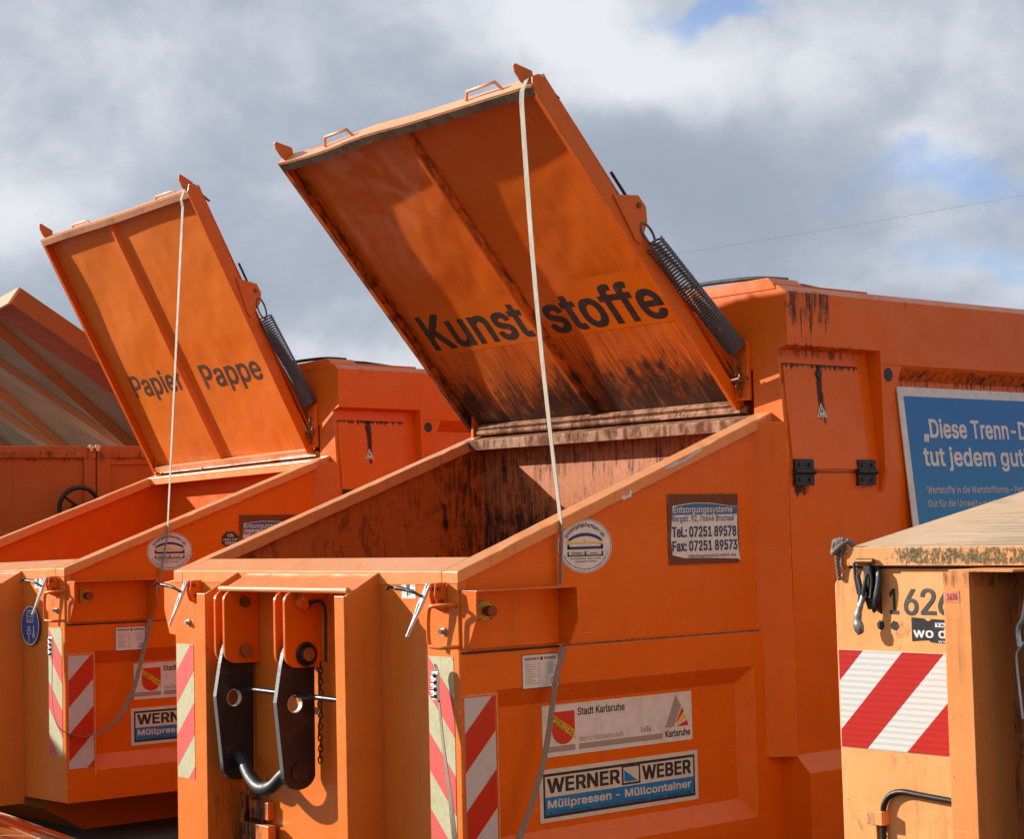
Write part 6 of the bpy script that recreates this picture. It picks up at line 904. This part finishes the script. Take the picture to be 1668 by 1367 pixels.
# main container: over the lid corner, down to the rim, down the side behind the hood
topB = (-.235, .655, 2.155)
ptsB = [(-.215, .80, 2.085), (-.225, .735, 2.135), (-.235, .685, 2.160), (-.240, .640, 2.160), (-.240, .610, 2.10)] + [Vector((-.238+.250*(i/22), .605-.055*(i/22)-.02*math.sin(math.pi*i/22), 2.05-1.845*(i/22))) for i in range(23)] + [(.014, .552, .13), (.008, .550, .03), (.004, .548, -.07)]
wB = [(1, 0, 0)]*5 + [(1, .0+.9*(i/22)**1.5, 0) for i in range(23)] + [(.25, 1, 0), (.2, 1, 0), (.2, 1, 0)]
wB = [(math.cos(R_(16*min(1, max(0, (i-8)/19)))), -math.sin(R_(16*min(1, max(0, (i-8)/19)))), 0) for i in range(len(ptsB))]
tailB = smoothpath([(.03, .528, -.330), (.045, .515, -.36), (.05, .467, -.472), (.05, .419, -.696), (.05, .363, -.866), (.05, .247, -1.094), (.06, .06, -1.30), (.045, -.05, -1.20), (.018, -.06, -1.04), (-.015, -.05, -.90), (-.055, -.045, -.72), (-.095, -.035, -.54), (-.118, -.032, -.42), (-.108, -.038, -.385), (-.092, -.036, -.42)], 6)
twB = [(.35, .9, 0)]*len(tailB); nT = len(tailB)
twB = [(math.cos(R_(75-90*min(1, max(0, (i/nT-.3)/.4)))), math.sin(R_(75-90*min(1, max(0, (i/nT-.3)/.4)))), 0) for i in range(nT)]
sB, trB = strap('tension_strap', 'beige webbing strap running from the Kunststoffe lid corner down to the hopper side', ptsB, wB, .031, None, tailB, twB, I3, Vector((0, 0, 0)), topB)
def buckle(root, tr, x, z0):
    q = MB(); q.box(x-.022, x+.018, -.052, -.040, z0-.115, z0)
    for k in range(3): q.box(x-.020, x+.016, -.058, -.052, z0-.035-.028*k, z0-.021-.028*k)
    q.v = [tuple(tr(p)) for p in q.v]; b = q.build('buckle', M['bright_steel'], root, .002)
    q = MB()
    for k in range(4): q.cyl((x-.008, -.060, z0-.014-.028*k), (x+.010, -.060, z0-.014-.028*k), .0075, 8)
    q.v = [tuple(tr(p)) for p in q.v]; q.build('buckle_slot', M['black'], b)
buckle(sB, trB, -.098, -.405)
ptsA = [(-.215, 1.16, 2.335), (-.225, 1.09, 2.385), (-.235, 1.03, 2.400), (-.240, .99, 2.395), (-.240, .965, 2.33)] + [Vector((-.238+.250*(i/22), .975-.285*(i/22), 2.28-1.985*(i/22))) for i in range(23)] + [(.014, .680, .18), (.008, .662, .08), (.004, .645, -.01), (.006, .625, -.10)]
wA = [(math.cos(R_(12*min(1, max(0, (i-8)/19)))), -math.sin(R_(12*min(1, max(0, (i-8)/19)))), 0) for i in range(len(ptsA))]
tailA = smoothpath([(.04, .598, -.13), (.045, .575, -.23), (.045, .532, -.359), (.04, .47, -.58), (.04, .411, -.753), (.04, .31, -.90), (.04, .186, -.969), (.03, .06, -.975), (-.02, -.035, -.92), (-.055, -.055, -.78), (-.075, -.045, -.62), (-.080, -.04, -.46), (-.078, -.04, -.41)], 6)
twA = [(math.cos(R_(70-90*min(1, max(0, (i/len(tailA)-.2)/.5)))), math.sin(R_(70-90*min(1, max(0, (i/len(tailA)-.2)/.5)))), 0) for i in range(len(tailA))]
sA, trA = strap('tension_strap', 'beige webbing strap running from the Papier Pappe lid corner down to the hopper side', ptsA, wA, .029, None, tailA, twA, Mr, lA, None)
buckle(sA, trA, -.078, -.40)

# ------------------------------------------------------------------ lidded container on the right
D = empty('lidded_container', 'faded orange container numbered 1626 with a closed mossy lid, at the right edge', 'container', (2.06, -.1, 0))
DX, DY = 2.06, -.1
def dz(mb): mb.v = [(x-DX, y-DY, z+H) for x, y, z in mb.v]; return mb
class DP(Plane):
    pass
def dplane(Y): return Plane((-DX, Y-DY, H), (1, 0, 0), (0, 0, 1))
# the two materials that use fixed x regions work in the thing's own coordinates
q = MB(); q.prism([(2.058, -1.5), (2.052, -.036), (2.062, -.02), (2.095, .010), (2.115, .0145), (4.36, .0145), (4.36, -1.5)], 'y', -.1, -.06); dw = dz(q).build('front_wall', M['d_front'], D, .003)
q = MB(); q.box(2.058, 2.09, -.06, 5.2, -1.5, .0); q.box(4.32, 4.36, -.06, 5.2, -1.5, .0); q.box(2.09, 4.32, 5.16, 5.2, -1.5, .3); dz(q).build('side_wall', M['d_front'], D)
q = MB(); q.prism([(-.118, .080), (-.118, .026), (-.104, .022), (1.9, .40), (1.9, .452)], 'x', 2.128, 4.40); lid = dz(q).build('lid', M['d_top'], D, .004)
q = MB(); q.box(2.126, 4.402, -.126, -.118, .024, .081); dz(q).build('lid_front_edge', M['d_lip'], lid, .002)
q = MB(); q.box(2.11, 4.36, -.098, -.07, .0145, .028); dz(q).build('lid_gap_strip', M['rubber'], lid)  # black strip filling the gap under the lid
q = MB(); q.box(2.3, 4.2, 1.9, 5.2, -.6, .45); dz(q).build('rear_body', M['d_front'], D, .01)
q = MB(); q.cyl((2.090, -.10, .068), (2.130, -.10, .068), .010, 8); dz(q).build('rope_pin', M['d_front'], D)
# post with open channel
q = MB(); q.box(2.612, 2.702, -.290, -.280, -1.45, .010); q.box(2.692, 2.702, -.280, -.10, -1.45, .010); dz(q).build('front_post', M['d_edge'], D, .0015)
q = MB(); q.box(2.628, 2.845, -.285, -.10, .0105, .0175); dz(q).build('post_cap', M['d_edge'], D, .001)
q = MB(); q.box(2.702, 4.30, -.108, -.1005, -1.45, .005); q.box(2.86, 2.90, -.20, -.108, -1.45, -.05); q.box(3.05, 3.12, -.22, -.108, -1.45, .0); dz(q).build('recess_wall', M['d_recess'], D)
q = MB(); q.tube(smoothpath([(2.835, -.13, .0), (2.80, -.14, -.03), (2.775, -.14, -.10), (2.775, -.135, -.20)], 5), .018, 10); dz(q).build('recess_tube', M['d_recess'], D)  # curved tube hanging below the post cap
q = MB(); q.tube(smoothpath([(2.830, -.2, -.175), (2.800, -.2, -.205), (2.787, -.2, -.235), (2.795, -.2, -.35), (2.800, -.2, -.40)], 6), .0055, 10); q.tube(smoothpath([(2.83, -.2, -.06), (2.815, -.2, -.12), (2.797, -.2, -.15), (2.80, -.2, -.20)]), .011, 8); dz(q).build('release_lever', M['steel'], D)
# toggle latch, black and silver
q = MB(); q.prism([(-.1, .045), (-.150, .035), (-.165, -.03), (-.14, -.10), (-.1, -.125)], 'x', 2.262, 2.274); q.prism([(-.1, .03), (-.150, .02), (-.17, -.04), (-.15, -.09), (-.1, -.11)], 'x', 2.215, 2.223)
q.tube(smoothpath([(2.262, -.13, .03), (2.285, -.15, -.005), (2.280, -.16, -.05), (2.262, -.16, -.09), (2.245, -.14, -.115)], 4), [.012]*4+[.019]*8+[.012]*4+[.008], 10); q.v = [(2.172+(x-2.178)*.68, -.1+(y+.1)*.40, z) for x, y, z in q.v]; q.box(2.192, 2.226, -.128, -.101, -.085, .022); q.prism([(2.192, -.085), (2.226, -.085), (2.218, -.110), (2.20, -.110)], 'y', -.124, -.104); lt = dz(q).build('toggle_latch', M['black'], D, .002)
q = MB(); q.tube([(2.178, -.165, .030), (2.190, -.168, .040), (2.222, -.168, .040), (2.236, -.165, .030), (2.245, -.165, -.02), (2.238, -.165, -.075), (2.19, -.165, -.06), (2.180, -.165, -.01)], .0058, 8, closed=True); q.tube([(2.190, -.165, -.005), (2.205, -.175, -.05), (2.2, -.172, -.09)], .010, 8); q.tube([(2.228, -.17, .0), (2.218, -.18, -.05), (2.21, -.175, -.09)], .008, 8); q.v = [(x-.018, -.1+(y+.1)*.5, z) for x, y, z in q.v]; dz(q).build('latch_loop', M['black_worn'], lt)
q = MB(); pts = [(2.222, -.172, -.055), (2.212, -.178, -.085), (2.203, -.182, -.110), (2.196, -.184, -.140), (2.200, -.184, -.165), (2.208, -.182, -.185)]; q.tube(smoothpath(pts, 4), [.010]*6+[.012]*4+[.015]*4+[.019]*4+[.015]*2+[.008], 12); q.v = [(x-.022, -.140+(y+.18)*.5, z) for x, y, z in q.v]; dz(q).build('lever', M['dark_steel'], lt)
q = MB(); q.box(2.182, 2.232, -.150, -.126, .0275, .078) if False else q.tube([(2.175, -.135, .038), (2.238, -.135, .038)], .009, 8); dz(q).build('latch_pin', M['rusty_steel'], lt)
for x, z in ((2.230, -.159), (2.283, -.159)):
    q = MB(); q.cyl((x, -.0998, z), (x, -.1015, z), .0155, 6); q.v = [(x+(vx-x)*1, vy, vz) for vx, vy, vz in q.v]; dz(q).build('hex_hole_disc', M['black'], dw)  # black hexagon laid on the wall for the dark inside a hole
pl = dplane(-.1001)
q = MB(); text(q, pl, '1', 2.268, 2.300, -.124, -.047, .02, w=.0012, capref=CAP); text(q, pl, '6', 2.322, 2.374, -.126, -.047, .02, w=.0012, capref=(-.012, 0.521)); text(q, pl, '2', 2.385, 2.440, -.124, -.046, .02, w=.0012, capref=CAP); text(q, pl, '6', 2.449, 2.502, -.124, -.045, .02, w=.0012, capref=(-.012, 0.521)); q.build('lettering', M['decal'], dw)
q = MB(); pl.poly(q, [(2.348, -.132), (2.395, -.135), (2.402, -.142), (2.415, -.142), (2.422, -.136), (2.56, -.140), (2.56, -.210), (2.44, -.207), (2.415, -.205), (2.41, -.199), (2.348, -.204)], 0, .0015); s_ = q.build('black_sticker', M['d_stick'], dw)
q = MB(); text(q, pl, 'wo du willst', 2.355, 2.66, -.192, -.164, .04, w=.0025, capref=(-0.009, 0.518)); pl.rect(q, 2.435, -.160, 2.50, -.147, .0018, .002); text(q, pl, 'www.', 2.445, 2.50, -.206, -.200, .02, w=.0025); q.build('white_lettering', M['white'], s_)
q = MB(); text(q, pl, 'TAXI', 2.439, 2.495, -.1575, -.1495, .02, w=.003); q.build('lettering', M['decal'], s_)
stripes(dw, pl, 2.060, -.541, 2.66, -.238, .306, -.056, 1, M['d_white'], M['d_red'], slope=1.0, label='red and white prismatic tape across the front')
q = MB(); Plane((-DX, -.2901-DY, H), (1, 0, 0), (0, 0, 1)).rect(q, 2.618, -.075, 2.668, -.043, 0, .001); lb = q.build('faded_label', M['pink_label'], D); q = MB(); text(q, Plane((-DX, -.2911-DY, H), (1, 0, 0), (0, 0, 1)), '1626', 2.625, 2.66, -.068, -.05, .03, w=.001); q.build('lettering', M['red'], lb)
# corrugated hose and its bracket
hp = smoothpath([(2.222, -.113, -1.3), (2.222, -.113, -.85), (2.223, -.113, -.73), (2.236, -.113, -.69), (2.262, -.113, -.668), (2.302, -.113, -.659), (2.36, -.113, -.662), (2.47, -.113, -.668), (2.62, -.113, -.674)], 22); hl = []; rr_ = []
acc = 0
for i, p_ in enumerate(hp): hl.append(p_); rr_.append(.0085 + (.0016 if i % 2 else 0))
q = MB(); q.tube(hl, rr_, 10); dz(q).build('corrugated_hose', M['black_worn'], D)
q = MB(); q.box(2.176, 2.236, -.135, -.1005, -.765, -.723); q.box(2.180, 2.196, -.112, -.1005, -1.2, -.765); dz(q).build('hose_bracket', M['d_front'], D, .002)
# rope knot
rk = empty('rope_knot', 'grey rope knotted round the pin at the left corner of the mossy lid', 'rope', (2.10, -.11, H+.075)); rnd = random.Random(2)
def rz(mb): mb.v = [(x-2.10, y+.11, z-.075) for x, y, z in mb.v]; return mb
q = MB(); 
def twist(path, r, n=3, turns=60):
    P = smoothpath(path, 12); out = MB()
    for k in range(n):
        pts = []
        for i, p_ in enumerate(P):
            d = (P[min(i+1, len(P)-1)]-P[max(i-1, 0)]).normalized(); a = d.cross(Vector((0, 1, .3))).normalized(); b = d.cross(a); th = i*.55 + 2*math.pi*k/n; pts.append(p_ + (a*math.cos(th)+b*math.sin(th))*r*.5)
        out.tube(pts, r*.55, 6)
    return out
q = twist([(2.118, -.12, .075), (2.110, -.135, .098), (2.085, -.13, .100), (2.072, -.12, .080), (2.085, -.14, .065), (2.108, -.14, .082), (2.135, -.13, .100), (2.150, -.12, .088)], .009); rz(q).build('knot', M['rope'], rk)
q = twist([(2.082, -.12, .088), (2.066, -.115, .070), (2.072, -.10, .05), (2.088, -.12, .055), (2.098, -.135, .10), (2.125, -.135, .105)], .008); rz(q).build('rope_loop', M['rope'], rk)
q = twist([(2.084, -.125, .075), (2.080, -.118, .045), (2.078, -.112, .01), (2.080, -.108, -.02)], .007); rz(q).build('rope_end', M['rope'], rk)
q = twist([(2.100, -.125, .075), (2.110, -.128, .050), (2.106, -.125, .028), (2.112, -.12, .015)], .006); rz(q).build('rope_end', M['rope'], rk)

# ------------------------------------------------------------------ large container far left, lid tilted up
hd = R_(78); ex = Vector((math.sin(hd), -math.cos(hd), 0)); ey = Vector((math.cos(hd), math.sin(hd), 0)); rotE = math.atan2(ex.y, ex.x)
Eo = empty('lidded_container', 'large old orange container with beige ribbed lid tilted up, at the far left', 'container', (-7.632, 2.002, 0), (0, 0, rotE)); ZE = .899 + H
def ez(mb): mb.v = [(x, y, z+ZE) for x, y, z in mb.v]; return mb
q = MB(); q.box(-.06, -.02, -4.5, 3.0, -ZE+.2, -.01); q.box(-2.4, -.06, -4.5, -4.45, -ZE+.2, -.01); q.box(-2.4, -.06, 2.95, 3.0, -ZE+.2, -.01); q.box(-2.44, -2.4, -4.5, 3.0, -ZE+.2, -.01); ez(q).build('wall', M['e_paint'], Eo)
q = MB(); q.box(-.08, .01, -4.5, .275, -.075, .022); q.box(-.08, .01, .283, 3.0, -.075, .022); ez(q).build('top_rail', M['e_paint'], Eo, .006)
for y0, y1 in ((.18, .270), (.285, .39), (1.75, 1.90), (-2.2, -2.05)):
    q = MB(); q.box(-.02, .006, y0, y1, -2.2, -.075); ez(q).build('upright', M['e_paint'], Eo, .004)
q = MB(); q.box(-.02, .004, -4.4, .18, -.75, -.66); q.box(-.02, -.005, .39, 1.75, -.13, -.075); ez(q).build('cross_rail', M['e_paint'], Eo, .004)
q = MB(); q.cyl((.012, .20, .005), (.012, .31, .005), .014, 8); q.box(.0, .03, .22, .245, -.02, .03); q.box(.0, .03, .27, .30, -.02, .03); ez(q).build('rail_latch', M['steel'], Eo)
q = MB(); q.box(-2.3, -.1, -4.3, 2.8, -ZE, -ZE+.2); ez(q).build('skid', M['e_paint'], Eo)
# lid: u = distance left along x', s = distance down the slope
ld = Vector((0, .833, -.554)).normalized(); la = Vector((0, -.362, 1.191)); nrm = Vector((0, -.554, -.833)).normalized()
def LP(u, s, w=0): return Vector((u, 0, 0)) + la + ld*s + nrm*w
def slab(mb, u0, u1, s0, s1, w0, w1): return mb.hexa([LP(u0, s0, w0), LP(u1, s0, w0), LP(u1, s1, w0), LP(u0, s1, w0), LP(u0, s0, w1), LP(u1, s0, w1), LP(u1, s1, w1), LP(u0, s1, w1)])
q = MB(); slab(q, -9.6, -.02, 0, 3.4, -.09, -.08); elid = ez(q).build('lid', M['beige_panel'], Eo)
q = MB(); slab(q, -.03, .0, 0, 2.9, -.10, .05); slab(q, -.10, -.03, .02, 2.9, -.02, .0); ez(q).build('side_flange', M['e_paint'], elid, .004)
q = MB(); slab(q, -.74, -.03, .02, 2.9, -.079, -.030); ez(q).build('edge_sheet', M['e_paint'], elid, .004)
q = MB(); slab(q, -1.05, -.755, .02, 2.9, -.079, -.040); ez(q).build('edge_sheet', M['e_paint'], elid, .004)
q = MB(); slab(q, -9.6, -.0, -.02, .0, -.10, .06); ez(q).build('end_flange', M['pink'], elid, .003)
for (u0, u1, s0, s1) in ((-2.66, -3.02, .02, 3.3), (-4.78, -5.14, .02, 3.3), (-6.9, -7.25, .02, 3.3)):
    q = MB(); q.hexa([LP(u1, s0, -.079), LP(u0, s0, -.079), LP(u0, s1, -.079), LP(u1, s1, -.079), LP(u1+.03, s0, -.02), LP(u0-.03, s0, -.02), LP(u0-.03, s1, -.02), LP(u1+.03, s1, -.02)]); ez(q).build('rib', M['beam'], elid, .004)
for (ua, sa, ub, sb, wd) in ((-1.33, .02, -2.62, 2.35, .11), (-3.35, .02, -4.75, 2.3, .11), (-5.45, .02, -6.85, 2.3, .11)):
    q = MB(); q.hexa([LP(ua-wd, sa, -.079), LP(ua, sa, -.079), LP(ub, sb, -.079), LP(ub-wd, sb, -.079), LP(ua-wd+.02, sa, .0), LP(ua-.05, sa, .0), LP(ub-.05, sb, .0), LP(ub-wd+.02, sb, .0)]); ez(q).build('brace', M['beam'], elid, .003)
# hand wheel on the side wall
hw = MB(); cyw, czw = .10, -.47; ww = MB(); ww.tube([(.14 + .03*math.sin(a), cyw+.155*math.cos(a), czw+.155*math.sin(a)) for a in [2*math.pi*k/36 for k in range(36)]], .019, 10, closed=True)
for a in (R_(25), R_(145), R_(265)): ww.tube([(.12, cyw, czw), (.14 + .03*math.sin(a), cyw+.15*math.cos(a), czw+.15*math.sin(a))], .012, 8)
ww.cyl((-.02, cyw, czw), (.14, cyw, czw), .022, 12); ez(ww).build('hand_wheel', M['rubber'], Eo)

# ------------------------------------------------------------------ car in the lower left corner
fx_ = Vector((.64, .768, 0)).normalized(); car = empty('parked_car', 'dark red car whose curved windscreen edge shows in the bottom left corner', 'car', (1.52, -3.20, 0), (0, 0, math.atan2(fx_.y, fx_.x)))
top_prof = [(-2.6, .55), (-2.55, .85), (-2.1, .98), (-1.6, 1.15), (-1.1, 1.215), (-.6, 1.228), (-.2, 1.212), (.02, 1.188), (.25, 1.125), (.6, .98), (.95, .83), (1.3, .78), (1.75, .68), (1.95, .52), (1.95, .28)]
def car_loft(prof, half, inset, w0, zlow):
    mb = MB(); rows = []
    for x, z in prof:
        k = max(0, (z-.8)/.45); hw_ = half - inset*k; r = [(x, -half, zlow), (x, -half, min(z, .62)), (x, -hw_*.97, z-.07*min(1, k+.3)), (x, -hw_*.80, z-.015), (x, 0, z), (x, hw_*.80, z-.015), (x, hw_*.97, z-.07*min(1, k+.3)), (x, half, min(z, .62)), (x, half, zlow)]; rows.append(r)
    n = len(rows[0]); vs = [p_ for r in rows for p_ in r]; fs = [(i*n+k, (i+1)*n+k, (i+1)*n+k+1, i*n+k+1) for i in range(len(rows)-1) for k in range(n-1)]; fs += [tuple(range(n)), tuple((len(rows)-1)*n+k for k in range(n))[::-1]]; mb.add(vs, fs, True); return mb
cb = car_loft([(a, b) for a, b in zip([t[0] for t in smoothpath([(x, 0, z) for x, z in top_prof], 4)], [t[2] for t in smoothpath([(x, 0, z) for x, z in top_prof], 4)])], .86, .20, 0, .22); cb.build('body', M['car_paint'], car)
def surf(xs, ks, lift):
    """panel following the cabin shape"""
    def zt(x):
        for (x0, z0), (x1, z1) in zip(top_prof, top_prof[1:]):
            if x0 <= x <= x1: return z0 + (z1-z0)*(x-x0)/(x1-x0)
        return .5
    vs = []; n = len(ks)
    for x in xs:
        z = zt(x); k_ = max(0, (z-.8)/.45); hw_ = .86-.20*k_
        for k in ks: y = hw_*.93*k; vs.append((x + .10*(1-abs(k)**2), y, z + lift - .03*abs(k)**3))
    return vs, [(i*n+k, (i+1)*n+k, (i+1)*n+k+1, i*n+k+1) for i in range(len(xs)-1) for k in range(n-1)]
ks = [-.92+1.84*i/12 for i in range(13)]
vs, fs = surf([.10, .25, .4, .55, .7, .85], ks, .012); q = MB(); q.add(vs, fs, True); wsn = q.build('windscreen', M['car_glass'], car)
q = MB(); q.tube([(v[0]-.015, v[1], v[2]+.006) for v in vs[:13]], .012, 8); q.build('screen_trim', M['car_trim'], wsn)
for x in (-1.65, 1.15):
    for y in (-.80, .80):
        q = MB(); q.tube([(x+.31*math.cos(a), y, .32+.31*math.sin(a)) for a in [2*math.pi*k/24 for k in range(24)]], .10, 8, closed=True); w_ = q.build('wheel', M['rubber'], car); q = MB(); q.cyl((x, y-.08, .32), (x, y+.08, .32), .20, 20); q.build('rim', M['steel'], w_)

# ------------------------------------------------------------------ overhead wire
p0, p1, p2 = Vector((-31.77, 20.17, 5.60+H)), Vector((-25.7, 27.3, 6.87+H)), Vector((-20.25, 33.73, 8.09+H))
q = MB(); pth = []
for i in range(41):
    t = -.02 + 1.6*i/40; b_ = p1 + (p2-p1)*t; b_.z += .10*((t-.5)**2 - .25) ; pth.append(b_)
c0 = Vector(pth[0]); q.tube([p_-c0 for p_ in pth], .0036, 5); wi = q.build('overhead_wire', M['grey_tape']); wi.location = c0; tag(wi, 'thin grey overhead wire crossing the cloudy sky', 'wire')
